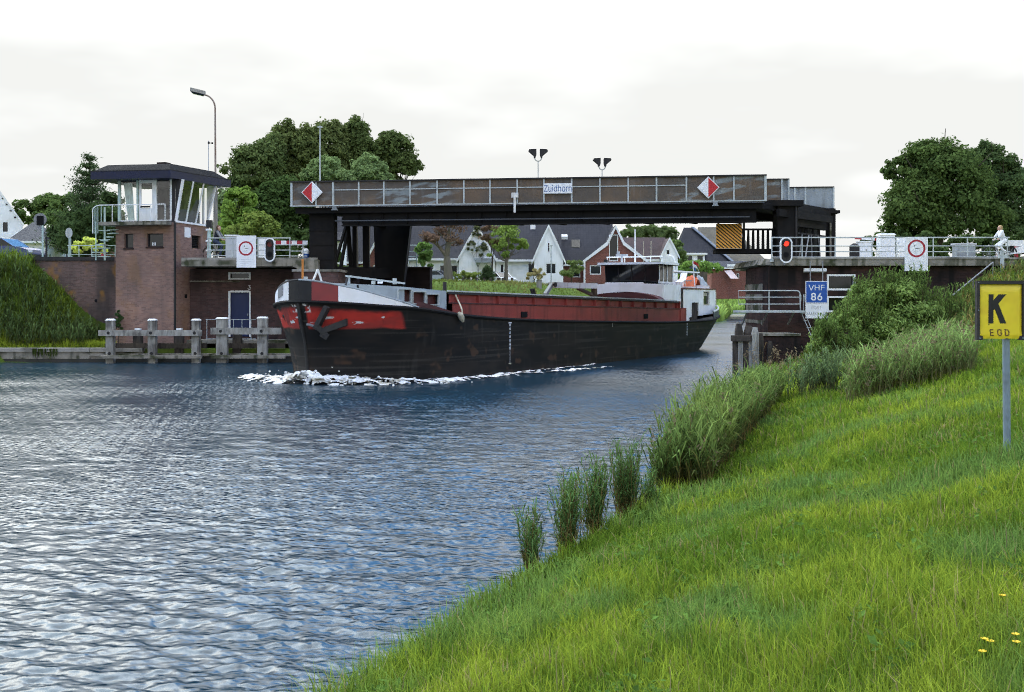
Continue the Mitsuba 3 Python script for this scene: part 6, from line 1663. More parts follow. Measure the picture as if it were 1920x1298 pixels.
car('shiny blue car on the road at the left edge of the picture', X(3, 62), 62.0, 4.93, (1, -0.18), 'car_blue', L=4.2)
gz = lambda px, D: float(ground_z(X(px, D), D))
car('silver grey car parked before the white bungalow, left of the tree trunk', X(816, 108), 108.0, gz(816, 108), (1, -0.35), 'car_silver', L=3.8)
car('white car parked at the entrance between the two white bungalows', X(936, 112), 112.0, gz(936, 112), (0.55, -0.85), 'car_white', L=3.9, van=True)

# fence of dark posts and the low wall before the white houses
k = thing('garden_fence', 'row of dark fence posts in the grass before the white bungalows', 'fence')
D = 101.0
for px in (868, 880, 893, 908, 920, 935, 945, 960):
    zg = gz(px, D)
    w = 2.2 if px not in (935, 945) else 3.6
    part(k, 'post', B(X(px - w, D), X(px + w, D), D, D + 0.2, zg - 0.1, Z(521, D)), 'wood_dark')
part(k, 'wire', B(X(868, D), X(960, D), D + 0.08, D + 0.12, Z(530, D), Z(528.6, D)), 'wood_dark')
k = thing('boundary_stone', 'pale stone block in the grass before the clean white gable', 'stone')
D = 98.0
part(k, 'block', B(X(1006, D), X(1016, D), D, D + 0.4, gz(1010, D) - 0.3, Z(526, D)), 'concrete')
part(k, 'cap', B(X(1005.5, D), X(1016.5, D), D - 0.03, D + 0.43, Z(526, D), Z(525, D)), 'concrete')
D = 112.0
k = thing('lamp_post', 'thin pale lamp post before the clean white gable', 'lamp post')
part(k, 'pole', MB().tube([(X(1033.5, 105), 105, gz(1033, 105)), (X(1033.5, 105), 105, Z(462, 105))], [0.06, 0.04], 6), 'galvanised')
part(k, 'head', B(X(1031, 105), X(1036, 105), 104.9, 105.1, Z(462, 105), Z(460, 105)), 'galvanised')
k = thing('far_railing', 'short grey railing behind the left columns beside the round green bush', 'railing')
D = 66.0
for px in (756, 781): part(k, 'post', rod((X(px, D), D, 4.0), (X(px, D), D, Z(460, D)), 0.03, 6), 'paint_mint')
for y in (460, 472, 481, 488): part(k, 'rail', rod((X(756, D), D, Z(y, D)), (X(782, D), D, Z(y, D)), 0.022, 6), 'paint_mint')
k = thing('abutment_block', 'dark block of the far bridge abutment behind the bow of the barge', 'abutment')
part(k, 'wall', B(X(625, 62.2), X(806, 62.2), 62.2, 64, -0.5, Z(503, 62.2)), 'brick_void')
part(k, 'cap', B(X(625, 62.2), X(808, 62.2), 62.1, 64.1, Z(503, 62.2), Z(500.5, 62.2)), 'rim_dark')
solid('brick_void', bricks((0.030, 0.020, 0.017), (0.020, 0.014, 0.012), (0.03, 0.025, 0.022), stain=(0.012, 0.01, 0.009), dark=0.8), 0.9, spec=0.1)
# ------------------------------------------------------------------ plants
def leaves(pos, nrm, size, aspect, col, rng, tilt=0.7, bend=0.15):
    """Small bent leaf faces at pos, turned about nrm at random."""
    n = len(pos)
    nr = nrm + rng.normal(0, tilt, (n, 3)); nr /= np.linalg.norm(nr, axis=1, keepdims=True) + 1e-9
    r = rng.normal(0, 1, (n, 3)); a = np.cross(nr, r); a /= np.linalg.norm(a, axis=1, keepdims=True) + 1e-9
    b = np.cross(nr, a)
    L, W = size[:, None] / 2, size[:, None] / 2 * aspect
    v = np.stack([pos - a * L, pos + b * W + nr * L * bend, pos + a * L, pos - b * W + nr * L * bend], 1)
    f = (np.arange(n) * 4)[:, None, None] + np.array([[0, 1, 2], [0, 2, 3]])
    return v.reshape(-1, 3), f.reshape(-1, 3), np.repeat(col, 4, 0)


def shades(pos, lo, hi, rng, scale=1.2, seed=1, jit=0.25):
    t = np.clip(meshkit.fbm(pos * scale, 3, seed) * 1.6 - 0.3, 0, 1)[:, None]
    lo, hi = np.array(lo), np.array(hi); lo = lo * 0.6 + hi * 0.4
    c = (lo * (1 - t) + hi * t) * 3.2
    return c * (1 + rng.normal(0, jit, (len(pos), 1))).clip(0.4, 1.8)


def crown(blobs, n, size, aspect, lo, hi, seed, sub=0.36, hollow=0.70, ragged=0.25, clump=110):
    """Leaf faces spread through the outer part of several ellipsoids, gathered in sub-clumps: blobs (centre, radii)."""
    rng = np.random.default_rng(seed)
    vol = np.array([np.prod(r) ** (2 / 3) for _, r in blobs]); cnt = (n * vol / vol.sum()).astype(int)
    P, Nn = [], []
    for (c, r), m in zip(blobs, cnt):
        c, r = np.array(c, float), np.array(r, float)
        nc = max(int(m / clump), 5)
        d = rng.normal(0, 1, (nc, 3)); d /= np.linalg.norm(d, axis=1, keepdims=True)
        d[:, 2] = np.where(d[:, 2] < -0.55, -d[:, 2], d[:, 2])
        rad = (hollow + (1 - hollow) * rng.random(nc) ** 0.6) * (1 + ragged * (meshkit.fbm(d * 2.1 + seed, 2, seed) - 0.5) * 2)
        cc = c + d * r * rad[:, None]
        w = rng.random(nc) + 0.3; k = rng.choice(nc, m, p=w / w.sum())
        q = rng.normal(0, 1, (m, 3)); q /= np.linalg.norm(q, axis=1, keepdims=True)
        q = q * (rng.random((m, 1)) ** 0.45) * (sub * np.mean(r) * 1.15 * rng.uniform(0.55, 1.25, nc)[k][:, None]) * np.array([1, 1, 0.72])
        P.append(cc[k] + q); Nn.append(d[k] * 0.5 + q / (np.linalg.norm(q, axis=1, keepdims=True) + 1e-6) * 0.9 + np.array([0, 0, 0.4]))
    P, Nn = np.vstack(P), np.vstack(Nn)
    col = shades(P, lo, hi, rng, 0.9 / max(np.mean([np.mean(r) for _, r in blobs]) / 2.5, 0.2), seed)
    return leaves(P, Nn, size * rng.uniform(0.6, 1.4, len(P)), aspect, col, rng)


def plant(name, label, cat, blobs, base, n, size, lo, hi, seed, aspect=0.6, trunk=0.2, bark=(0.07, 0.055, 0.04), group=None, **kw):
    k = thing(name, label, cat, group)
    if size > 0.3:
        n, size = int(n * 1.8), size * 0.72
        kw = {'clump': 62, 'sub': 0.27, 'hollow': 0.60, **kw}; kw['ragged'] = max(kw.get('ragged', 0.25), 0.42)
    v, f, c = crown(blobs, n, size, aspect, lo, hi, seed, **kw)
    scene_key = part(k, 'crown', MB().raw(v, f), 'leaf', color=c)
    rng = np.random.default_rng(seed + 1)
    base = np.array(base, float); m = MB()
    ctr = np.mean([b[0] for b in blobs], 0)
    fork = base + (ctr - base) * np.array([0.35, 0.35, 0.55])
    m.tube([base - EZ * 0.2, base + (fork - base) * 0.5 + rng.normal(0, trunk * 0.3, 3) * [1, 1, 0], fork], [trunk * 1.25, trunk, trunk * 0.75], 8)
    for c_, r_ in blobs:
        e = np.array(c_, float); mid = (fork + e) / 2 + rng.normal(0, 0.12, 3) * np.mean(r_)
        m.tube([fork, mid, e], [trunk * 0.6, trunk * 0.38, trunk * 0.15], 6)
        for _ in range(3):
            t = e + rng.normal(0, 0.55, 3) * np.array(r_)
            m.tube([mid, (mid + t) / 2 + rng.normal(0, 0.08, 3), t], [trunk * 0.3, trunk * 0.18, trunk * 0.06], 5)
    t = m.tri()
    part(k, 'trunk', t, 'tinted', color=np.tile(np.array(bark), (len(t.vertices), 1)), smooth=True)
    return k


def pb(px, py, D, rx, ry=None, dy=None, jit=0):
    """A crown blob centred on a column and row of the photograph at D, radii given in its pixels."""
    c = pt(px, py, D + jit); m = D / F; ry = rx if ry is None else ry
    return (c, (rx * m, (rx if dy is None else dy) * m * 0.9, ry * m))


DK = (0.020, 0.030, 0.010)
gp = 'tall trees behind the left bridge columns'
plant('leafy_tree', 'dark leafy tree at the left end of the tall tree group', 'tree', [pb(478, 318, 100, 46, 50), pb(455, 370, 100, 34, 45), pb(505, 300, 101, 30, 45)], (X(478, 100), 100, 4.6), 15000, 0.42, DK, (0.050, 0.065, 0.022), 21, group=None)
plant('leafy_tree', 'dark leafy tree with a rounded top left of the thin radio mast', 'tree', [pb(540, 290, 104, 44, 52), pb(525, 350, 103, 40, 55), pb(575, 285, 105, 34, 42)], (X(540, 104), 104, 4.6), 16000, 0.42, DK, (0.052, 0.062, 0.020), 22)
plant('leafy_tree', 'leafy tree directly behind the thin radio mast', 'tree', [pb(612, 275, 108, 40, 44), pb(605, 330, 108, 44, 55)], (X(612, 108), 108, 4.6), 14000, 0.42, DK, (0.055, 0.065, 0.022), 23)
plant('poplar_tree', 'tall pointed tree rising highest above the bridge', 'tree', [pb(668, 262, 110, 26, 40), pb(678, 300, 110, 34, 48), pb(648, 290, 110, 22, 40)], (X(668, 110), 110, 4.6), 13000, 0.42, DK, (0.048, 0.062, 0.020), 24)
plant('leafy_tree', 'leafy tree with open branches at the right end of the tall tree group', 'tree', [pb(735, 285, 112, 38, 38), pb(752, 312, 112, 36, 30), pb(715, 315, 112, 30, 40), pb(770, 318, 112, 20, 20)], (X(735, 112), 112, 4.6), 10500, 0.42, DK, (0.048, 0.062, 0.020), 25, ragged=0.45)
plant('willow_tree', 'pale grey green willow just above the bridge, left of the poplar', 'tree', [pb(612, 325, 88, 30, 30), pb(640, 345, 88, 26, 26), pb(590, 345, 88, 24, 30)], (X(612, 88), 88, 4.6), 7000, 0.34, (0.045, 0.068, 0.028), (0.088, 0.118, 0.046), 26, aspect=0.35)
plant('willow_tree', 'pale grey green willow just above the bridge, below the poplar', 'tree', [pb(690, 325, 89, 34, 28), pb(672, 345, 89, 26, 24), pb(715, 345, 89, 26, 24)], (X(690, 89), 89, 4.6), 7000, 0.34, (0.045, 0.068, 0.028), (0.088, 0.118, 0.046), 27, aspect=0.35)
plant('leafy_tree', 'dark green tree filling the space left of the left bridge column', 'tree', [pb(520, 400, 92, 50, 60), pb(560, 430, 92, 40, 60), pb(495, 440, 92, 40, 50)], (X(520, 92), 92, 4.6), 15000, 0.40, (0.012, 0.020, 0.007), (0.030, 0.048, 0.014), 28)
plant('young_tree', 'fresh green young tree right of the street lamp', 'tree', [pb(450, 385, 78, 28, 34), pb(435, 425, 78, 24, 34), pb(465, 430, 78, 26, 36)], (X(450, 78), 78, 4.6), 9000, 0.30, (0.030, 0.058, 0.012), (0.090, 0.130, 0.026), 29)
plant('shrub', 'yellow green shrub behind the left deck railing', 'shrub', [pb(480, 435, 74, 34, 30), pb(445, 455, 74, 30, 30), pb(508, 440, 74, 16, 26)], (X(480, 74), 74, 4.6), 8000, 0.26, (0.030, 0.050, 0.012), (0.085, 0.105, 0.024), 30, trunk=0.1)
plant('shrub', 'grey green shrub beside the foot of the street lamp', 'shrub', [pb(425, 400, 84, 18, 40), pb(412, 450, 84, 20, 36)], (X(425, 84), 84, 4.6), 4500, 0.28, (0.040, 0.060, 0.026), (0.085, 0.110, 0.050), 31, trunk=0.1)


def pine(name, label, px, D, zb, py_top, seed, spread, lo, hi, n_lay=13, n_leaf=170):
    rng = np.random.default_rng(seed)
    k = thing(name, label, 'tree')
    x = X(px, D); zt = Z(py_top, D); H = zt - zb
    tr = MB().tube([(x, D, zb - .2), (x + .05, D, zb + H * .6), (x, D, zt - .2)], [.22, .13, .03], 8)
    P, N_ = [], []
    for i in range(n_lay):
        t = (i + 0.5) / n_lay
        z = zb + H * (0.12 + 0.86 * t); R = spread * (1 - t) ** 0.8 * rng.uniform(0.75, 1.1) + 0.15
        nb = 8 if t < 0.8 else 5
        for j in range(nb):
            a = 2 * math.pi * (j / nb) + rng.uniform(0, 1); rr = R * rng.uniform(0.55, 1.1)
            e = np.array([x + rr * math.cos(a), D + rr * math.sin(a), z + rr * 0.30 + rng.uniform(-.1, .1)])
            tr.tube([(x, D, z - .1), (e + np.array([x, D, z - 0.2])) / 2 - EZ * .05, e], [.05, .035, .015], 5)
            m = int(n_leaf * (0.3 + R / spread))
            u = rng.random((m, 1)) ** 0.6
            q = np.array([x, D, z]) * (1 - u) + e * u + rng.normal(0, 1, (m, 3)) * (0.07 + 0.13 * u) * np.array([1, 1, 0.8]) * (0.6 + R / 2.4)
            P.append(q); N_.append(np.tile([math.cos(a) * .4, math.sin(a) * .4, .9], (m, 1)))
    P, N_ = np.vstack(P), np.vstack(N_)
    col = shades(P, lo, hi, rng, 1.1, seed)
    v, f, c = leaves(P, N_, rng.uniform(0.12, 0.30, len(P)), 0.35, col, rng)
    part(k, 'crown', MB().raw(v, f), 'leaf', color=c)
    t = tr.tri()
    part(k, 'trunk', t, 'tinted', color=np.tile([0.06, 0.045, 0.035], (len(t.vertices), 1)), smooth=True)


pine('pine_tree', 'ragged dark pine left of the tower, taller than the tower roof', 168, 76, 4.6, 286, 41, 2.75, (0.010, 0.020, 0.010), (0.034, 0.050, 0.020))
plant('dark_bush', 'dark bush at the foot of the pine, behind the stair', 'bush', [pb(195, 425, 72, 30, 50), pb(160, 440, 73, 40, 45), pb(210, 400, 74, 20, 40)], (X(185, 72), 72, 4.6), 11000, 0.26, (0.010, 0.018, 0.007), (0.026, 0.040, 0.014), 42, trunk=0.1)
plant('green_bush', 'green bush rising above the garage roof on the left', 'bush', [pb(90, 395, 92, 34, 26), pb(60, 400, 92, 30, 24), pb(120, 390, 91, 24, 24), pb(100, 425, 90, 40, 26)], (X(90, 92), 92, 4.6), 10000, 0.30, (0.018, 0.032, 0.010), (0.055, 0.080, 0.022), 43, trunk=0.1)
plant('dark_bush', 'dark bush between the garage and the pine', 'bush', [pb(120, 455, 80, 30, 32), pb(150, 470, 80, 30, 24)], (X(120, 80), 80, 4.6), 6000, 0.26, (0.010, 0.018, 0.007), (0.030, 0.042, 0.016), 44, trunk=0.1)
plant('flowering_bush', 'pale yellow green bush behind the road railing left of the tower', 'bush', [pb(150, 466, 63, 13, 14), pb(170, 462, 63, 13, 17), pb(190, 469, 63, 12, 11)], (X(168, 63), 63, 4.9), 3200, 0.17, (0.10, 0.13, 0.03), (0.30, 0.31, 0.08), 45, trunk=0.05)
plant('conifer_shrub', 'small dark conical shrub against the foot of the tower', 'shrub', [pb(222, 606, 55.2, 7, 22), pb(222, 592, 55.2, 5, 14)], (X(222, 55.2), 55.2, 0.6), 1500, 0.10, (0.010, 0.020, 0.008), (0.024, 0.040, 0.014), 46, trunk=0.03)

plant('round_tree', 'big round dark tree behind the white cabinet on the right', 'tree', [pb(1775, 350, 92, 78, 74), pb(1720, 390, 92, 62, 60), pb(1690, 320, 93, 30, 28), pb(1810, 410, 92, 70, 50), pb(1740, 310, 92, 48, 42), pb(1710, 430, 92, 50, 36)], (X(1770, 92), 92, 4.6), 36000, 0.40, (0.012, 0.021, 0.007), (0.044, 0.064, 0.018), 51, trunk=0.45)
plant('round_tree', 'dark tree with an open crown at the right edge of the picture', 'tree', [pb(1878, 345, 95, 46, 42), pb(1900, 390, 95, 50, 56), pb(1850, 310, 95, 40, 36), pb(1890, 440, 95, 56, 40)], (X(1890, 95), 95, 4.6), 20000, 0.38, (0.014, 0.024, 0.010), (0.044, 0.064, 0.022), 52, trunk=0.4, ragged=0.4)
plant('hedge', 'long dark hedge below the big round trees on the right', 'hedge', [pb(px, 466 + 4 * (i % 3), 84, 24, 27) for i, px in enumerate(range(1640, 1990, 30))], (X(1780, 84), 84, 4.0), 12000, 0.28, (0.014, 0.024, 0.009), (0.040, 0.058, 0.018), 151, trunk=0.1)
plant('hedge', 'dark hedge below the tall trees behind the left deck railing', 'hedge', [pb(px, 462 + 5 * (i % 3), 87, 24, 32) for i, px in enumerate(range(410, 640, 26))], (X(520, 87), 87, 4.0), 11000, 0.28, (0.012, 0.021, 0.008), (0.034, 0.050, 0.016), 152, trunk=0.1)
plant('leafy_tree', 'leafy tree rising behind the house with the red brown roof', 'tree', [pb(1215, 440, 215, 30, 18), pb(1188, 438, 215, 22, 14), pb(1245, 445, 215, 26, 22)], (X(1215, 215), 215, 4.6), 5000, 0.7, DK, (0.050, 0.068, 0.024), 53)
plant('shrub', 'green shrub between the red brown roof and the pyramid roof', 'shrub', [pb(1268, 470, 180, 15, 24), pb(1272, 495, 180, 20, 22)], (X(1268, 180), 180, 4.6), 3000, 0.5, (0.025, 0.042, 0.014), (0.07, 0.095, 0.03), 54, trunk=0.12)
plant('hedge_shrub', 'bright green hedge below the white dormer', 'hedge', [pb(1300, 503, 175, 26, 16), pb(1330, 505, 175, 22, 14), pb(1282, 515, 175, 22, 14)], (X(1300, 175), 175, 4.4), 4000, 0.45, (0.035, 0.065, 0.014), (0.085, 0.130, 0.030), 55, trunk=0.1)
plant('copper_tree', 'dark reddish garden tree with a thick grey trunk before the white bungalow', 'tree', [pb(838, 435, 106, 36, 34), pb(812, 452, 106, 26, 24), pb(845, 415, 106, 36, 26)], (X(841, 106), 106, gz(841, 106)), 4200, 0.22, (0.035, 0.022, 0.018), (0.085, 0.055, 0.035), 56, trunk=0.40, bark=(0.16, 0.14, 0.10), ragged=0.5)
plant('garden_tree', 'bright green garden tree between the two white bungalows', 'tree', [pb(946, 448, 108, 24, 34), pb(968, 464, 108, 22, 16), pb(935, 474, 108, 18, 16), pb(955, 425, 108, 16, 22)], (X(949, 108), 108, gz(949, 108)), 5000, 0.22, (0.040, 0.065, 0.014), (0.105, 0.140, 0.032), 57, trunk=0.18, bark=(0.14, 0.12, 0.09))
plant('copper_tree', 'thin reddish tree left of the bright green garden tree', 'tree', [pb(920, 445, 109, 18, 24), pb(930, 460, 109, 14, 18)], (X(922, 109), 109, gz(922, 109)), 2200, 0.22, (0.035, 0.022, 0.018), (0.075, 0.05, 0.03), 58, trunk=0.1)
plant('climbing_ivy', 'dark climbing plant hanging on the left white gable', 'climber', [(np.array([X(895, 115), 115.3, Z(452, 115)]), (1.0, 0.12, 1.6)), (np.array([X(882, 115), 115.3, Z(466, 115)]), (0.6, 0.12, 0.9)), (np.array([X(908, 115), 115.3, Z(472, 115)]), (0.5, 0.12, 1.0))], (X(897, 115), 115.2, G), 700, 0.24, (0.020, 0.022, 0.012), (0.05, 0.055, 0.025), 59, trunk=0.03)
plant('round_bush', 'round bright bush beside the broad black column, behind the bow', 'bush', [pb(793, 478, 66, 15, 22), pb(797, 492, 66, 11, 14)], (X(793, 66), 66, 4.0), 3600, 0.16, (0.025, 0.048, 0.012), (0.070, 0.110, 0.026), 60, trunk=0.05)
plant('shrub', 'brownish garden shrub before the white wall, left of the clean gable', 'shrub', [pb(1000, 518, 110, 16, 9), pb(1012, 512, 110, 10, 9)], (X(1000, 110), 110, gz(1000, 110)), 1600, 0.18, (0.06, 0.06, 0.025), (0.15, 0.13, 0.06), 61, trunk=0.05)
plant('shrub', 'leafy green garden shrub before the brick house', 'shrub', [pb(1070, 508, 110, 18, 17), pb(1082, 500, 110, 12, 12)], (X(1070, 110), 110, gz(1070, 110)), 2600, 0.20, (0.025, 0.04, 0.012), (0.075, 0.095, 0.03), 62, trunk=0.06)
plant('low_hedge', 'low yellow green hedge before the left white bungalow', 'hedge', [pb(868, 519, 108, 16, 8), pb(893, 519, 108, 16, 7), pb(915, 520, 108, 14, 6), pb(850, 520, 108, 12, 7)], (X(880, 108), 108, gz(880, 108)), 3600, 0.18, (0.040, 0.055, 0.014), (0.10, 0.125, 0.03), 63, trunk=0.04)
pine('small_conifer', 'small dark conifer beside the white car', 913.5, 106, gz(913, 106), 500, 64, 0.75, (0.010, 0.018, 0.009), (0.03, 0.045, 0.018), 7, 60)


def blades(x, y, z, h, w, lean, az, col, rng, tipcol=1.4, curve=0.5):
    """Three-faced curved blades standing at (x, y, z)."""
    n = len(x); b = np.stack([x, y, z], 1)
    d = np.stack([np.cos(az), np.sin(az), np.zeros(n)], 1)
    fa = rng.uniform(0, 2 * np.pi, n); s = np.stack([np.cos(fa), np.sin(fa), np.zeros(n)], 1) * w[:, None] / 2
    up = np.array([0, 0, 1.0])
    m = b + up * (h * 0.55)[:, None] + d * (h * lean * (1 - curve) * 0.55)[:, None]
    t = b + up * (h * (1 - 0.25 * lean))[:, None] + d * (h * lean)[:, None]
    v = np.stack([b - s, b + s, m + s * 0.8, m - s * 0.8, t], 1)
    f = (np.arange(n) * 5)[:, None, None] + np.array([[0, 1, 2], [0, 2, 3], [3, 2, 4]])
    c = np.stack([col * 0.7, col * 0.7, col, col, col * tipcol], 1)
    return v.reshape(-1, 3), f.reshape(-1, 3), c.reshape(-1, 3)


rg = np.random.default_rng(77)
V_, F_, C_, off = [], [], [], 0


def add(t):
    global off
    V_.append(t[0]); F_.append(t[1] + off); C_.append(t[2]); off += len(t[0])


def flush(name, label, mat='leaf', kind='stuff'):
    global off
    k = struct(name, MB().raw(np.vstack(V_), np.vstack(F_)), mat, label, kind=kind, color=np.vstack(C_))
    V_.clear(); F_.clear(); C_.clear(); off = 0
    return k


# near bank grass, thinner and broader with distance
for d0, d1, rho, w, hmin, hmax in ((2.6, 4.2, 4200, .0050, .07, .20), (4.2, 6, 4000, .0055, .08, .21), (6, 9, 2600, .0075, .08, .22), (9, 13, 1500, .011, .08, .23), (13, 19, 800, .016, .09, .24), (19, 28, 380, .024, .10, .26), (28, 49, 130, .040, .10, .28)):
    xm0, xm1 = -5.0, 0.62 * d1 + 2.6
    n = int((d1 - d0) * (xm1 - xm0) * rho)
    x, y = rg.uniform(xm0, xm1, n), rg.uniform(d0, d1, n)
    ds = dist(x, y)
    k_ = (ds > 0.02) & (x < 0.60 * y + 2.4) & (x > -0.5 * y - 0.3)
    x, y, ds = x[k_], y[k_], ds[k_]
    p3 = np.stack([x, y, x * 0], 1)
    cl = meshkit.fbm(p3 * 1.3, 4, 5); tone = meshkit.fbm(p3 * 0.55, 3, 9); fine = meshkit.fbm(p3 * 4.5, 2, 15)
    k_ = rg.random(len(x)) < 0.35 + 1.1 * fine
    x, y, ds, p3, cl, tone, fine = x[k_], y[k_], ds[k_], p3[k_], cl[k_], tone[k_], fine[k_]
    n = len(x)
    edge = sstep(0.5, 0.0, ds)
    h = (hmin + (hmax - hmin) * rg.random(n) ** 1.5) * (0.55 + 1.0 * cl) * (1 + 0.6 * edge)
    t = np.clip((tone - 0.3) * 1.6 + (fine - 0.5) * 1.3 + rg.normal(0, 0.25, n), 0, 1)[:, None]
    col = np.array([0.118, 0.198, 0.022]) * (1 - t) + np.array([0.330, 0.400, 0.042]) * t
    bl = (sstep(0.50, 0.66, meshkit.fbm(p3 * 0.8 + 40, 3, 33)) * 0.75)[:, None]                # patches of a bluer grass
    col = col * (1 - bl) + np.array([0.165, 0.275, 0.070]) * bl
    dry = rg.random(n) < 0.035 + 0.10 * sstep(0.60, 0.75, meshkit.fbm(p3 * 1.1 + 90, 3, 44))
    col[dry] = np.array([0.34, 0.28, 0.12])
    col *= (1 + rg.normal(0, 0.16, (n, 1))).clip(0.5, 1.6)
    az = rg.normal(2.6, 2.0, n) + 3 * (cl - 0.5)
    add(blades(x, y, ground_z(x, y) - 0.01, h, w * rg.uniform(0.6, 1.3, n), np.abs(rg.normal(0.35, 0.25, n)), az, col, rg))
flush('bank_grass', 'bright green mown grass on the near bank')

# taller stalks and seed heads standing out of the grass
n = 1500
x, y = rg.uniform(-2, 14, n), rg.uniform(3.2, 30, n); ds = dist(x, y); k_ = (ds > 0.15) & (x < 0.5 * y + 0.5); x, y = x[k_], y[k_]; n = len(x)
col = np.where(rg.random((n, 1)) < 0.5, np.array([[0.17, 0.20, 0.05]]), np.array([[0.24, 0.21, 0.10]]))
add(blades(x, y, ground_z(x, y), rg.uniform(.16, .34, n), 0.004 + 0.0006 * y, np.abs(rg.normal(.2, .15, n)), rg.uniform(0, 6.3, n), col, rg))
flush('seed_stalks', 'thin pale seed stalks standing out of the bank grass')

# low broad-leaved weeds scattered in the near grass
n = 260
x, y = rg.uniform(-1, 9, n), rg.uniform(3.4, 15, n); ds = dist(x, y); k_ = (ds > 0.3) & (x < 0.48 * y + 0.4); x, y = x[k_], y[k_]
px3 = np.repeat(np.stack([x, y, ground_z(x, y) + 0.05], 1), 26, 0); n = len(px3)
q = px3 + rg.normal(0, 1, (n, 3)) * np.array([0.075, 0.075, 0.035]) + EZ * 0.03
col = np.array([0.115, 0.205, 0.040]) * (1 + rg.normal(0, 0.25, (n, 1))).clip(0.4, 1.7)
add(leaves(q, np.tile([0, -0.3, 1.0], (n, 1)), rg.uniform(0.03, 0.085, n), 0.5, col, rg, tilt=0.5))
flush('meadow_weeds', 'low broad leaved weeds scattered through the bank grass')

# rank edge growth along the water
n = 9000
t = rg.uniform(0, 1, n); ed = np.array([(-3.5, 3), (-2.75, 4.6), (-1.0, 8.3), (-0.05, 10.9), (0.62, 12.3), (1.95, 15.7), (2.6, 18), (4.6, 25), (6.7, 33), (8.8, 40), (10.2, 44)])
cum = np.concatenate([[0], np.cumsum(np.linalg.norm(np.diff(ed, axis=0), axis=1))]); tt = t * cum[-1]
x, y = np.interp(tt, cum, ed[:, 0]), np.interp(tt, cum, ed[:, 1])
o = rg.normal(0.10, 0.14, n); x = x + o * 0.93 + rg.normal(0, 0.1, n); y = y - o * 0.36 + rg.normal(0, 0.1, n)
col = np.array([[0.115, 0.175, 0.022]]) * (1 + rg.normal(0, 0.3, (n, 1))).clip(0.4, 1.7)
add(blades(x, y, np.maximum(ground_z(x, y), -0.02) - 0.02, rg.uniform(.08, .30, n), 0.006 + 0.0009 * y, np.abs(rg.normal(.3, .2, n)), rg.normal(2.8, 1.0, n), col, rg))
flush('edge_grass', 'longer grass hanging over the edge of the water')


def reeds(x, y, z, h, rng, leafc, stemc, nl=8, lw=0.022, ll=0.42, plume=0.0):
    """Upright stems with long drooping leaves."""
    n = len(x); b = np.stack([x, y, z], 1); out = []
    ln = rng.normal(0, 0.10, (n, 2)) + np.array([0.04, -0.02]); top = b + np.stack([ln[:, 0] * h, ln[:, 1] * h, h], 1)
    fa = rng.uniform(0, np.pi, n); s = np.stack([np.cos(fa), np.sin(fa), fa * 0], 1) * (lw * 0.25)
    v = np.stack([b - s, b + s, top + s * 0.4, top - s * 0.4], 1).reshape(-1, 3)
    f = ((np.arange(n) * 4)[:, None, None] + np.array([[0, 1, 2], [0, 2, 3]])).reshape(-1, 3)
    sc = stemc * (1 + rng.normal(0, 0.25, (n, 1))).clip(0.4, 1.7)
    out.append((v, f, np.repeat(sc, 4, 0)))
    for i in range(nl):
        u = 0.30 + 0.68 * (i + rng.random(n)) / nl
        o = b + (top - b) * u[:, None]
        az = rng.uniform(0, 2 * np.pi, n); d = np.stack([np.cos(az), np.sin(az), az * 0], 1)
        L = ll * rng.uniform(0.6, 1.2, n)[:, None] * (0.65 + 0.5 * np.minimum(h, 1.6))[:, None]
        sd = np.stack([-np.sin(az), np.cos(az), az * 0], 1) * lw / 2 * rng.uniform(0.7, 1.2, n)[:, None]
        rise = rng.uniform(0.7, 1.3, n)[:, None]; droop = rng.uniform(0.0, 0.65, n)[:, None]
        m = o + d * L * 0.32 + EZ * L * 0.5 * rise; t = o + d * L * 0.70 + EZ * L * (0.85 * rise - droop * 0.9)
        v = np.stack([o - sd * 0.4, o + sd * 0.4, m + sd, m - sd, t], 1).reshape(-1, 3)
        f = ((np.arange(n) * 5)[:, None, None] + np.array([[0, 1, 2], [0, 2, 3], [3, 2, 4]])).reshape(-1, 3)
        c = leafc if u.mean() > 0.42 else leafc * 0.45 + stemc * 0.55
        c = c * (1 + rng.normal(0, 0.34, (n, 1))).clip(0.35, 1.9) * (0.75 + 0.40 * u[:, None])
        out.append((v, f, np.repeat(c, 5, 0)))
    if plume:
        k = rng.random(n) < plume; m = int(k.sum())
        if m:
            q = top[k][:, None] + rng.normal(0, 1, (m, 7, 3)) * np.array([0.03, 0.03, 0.08]); q = q.reshape(-1, 3)
            col = np.tile(np.array([0.26, 0.20, 0.12]), (len(q), 1)) * (1 + rng.normal(0, 0.2, (len(q), 1)))
            out.append(leaves(q, np.tile([0, -1, 0.2], (len(q), 1)), np.full(len(q), 0.09), 0.3, col, rng))
    vs, fs, cs, o_ = [], [], [], 0
    for v, f, c in out:
        vs.append(v); fs.append(f + o_); cs.append(c); o_ += len(v)
    return np.vstack(vs), np.vstack(fs), np.vstack(cs)


BLUE_GREEN, TAN = np.array([0.105, 0.175, 0.050]), np.array([0.22, 0.135, 0.050])
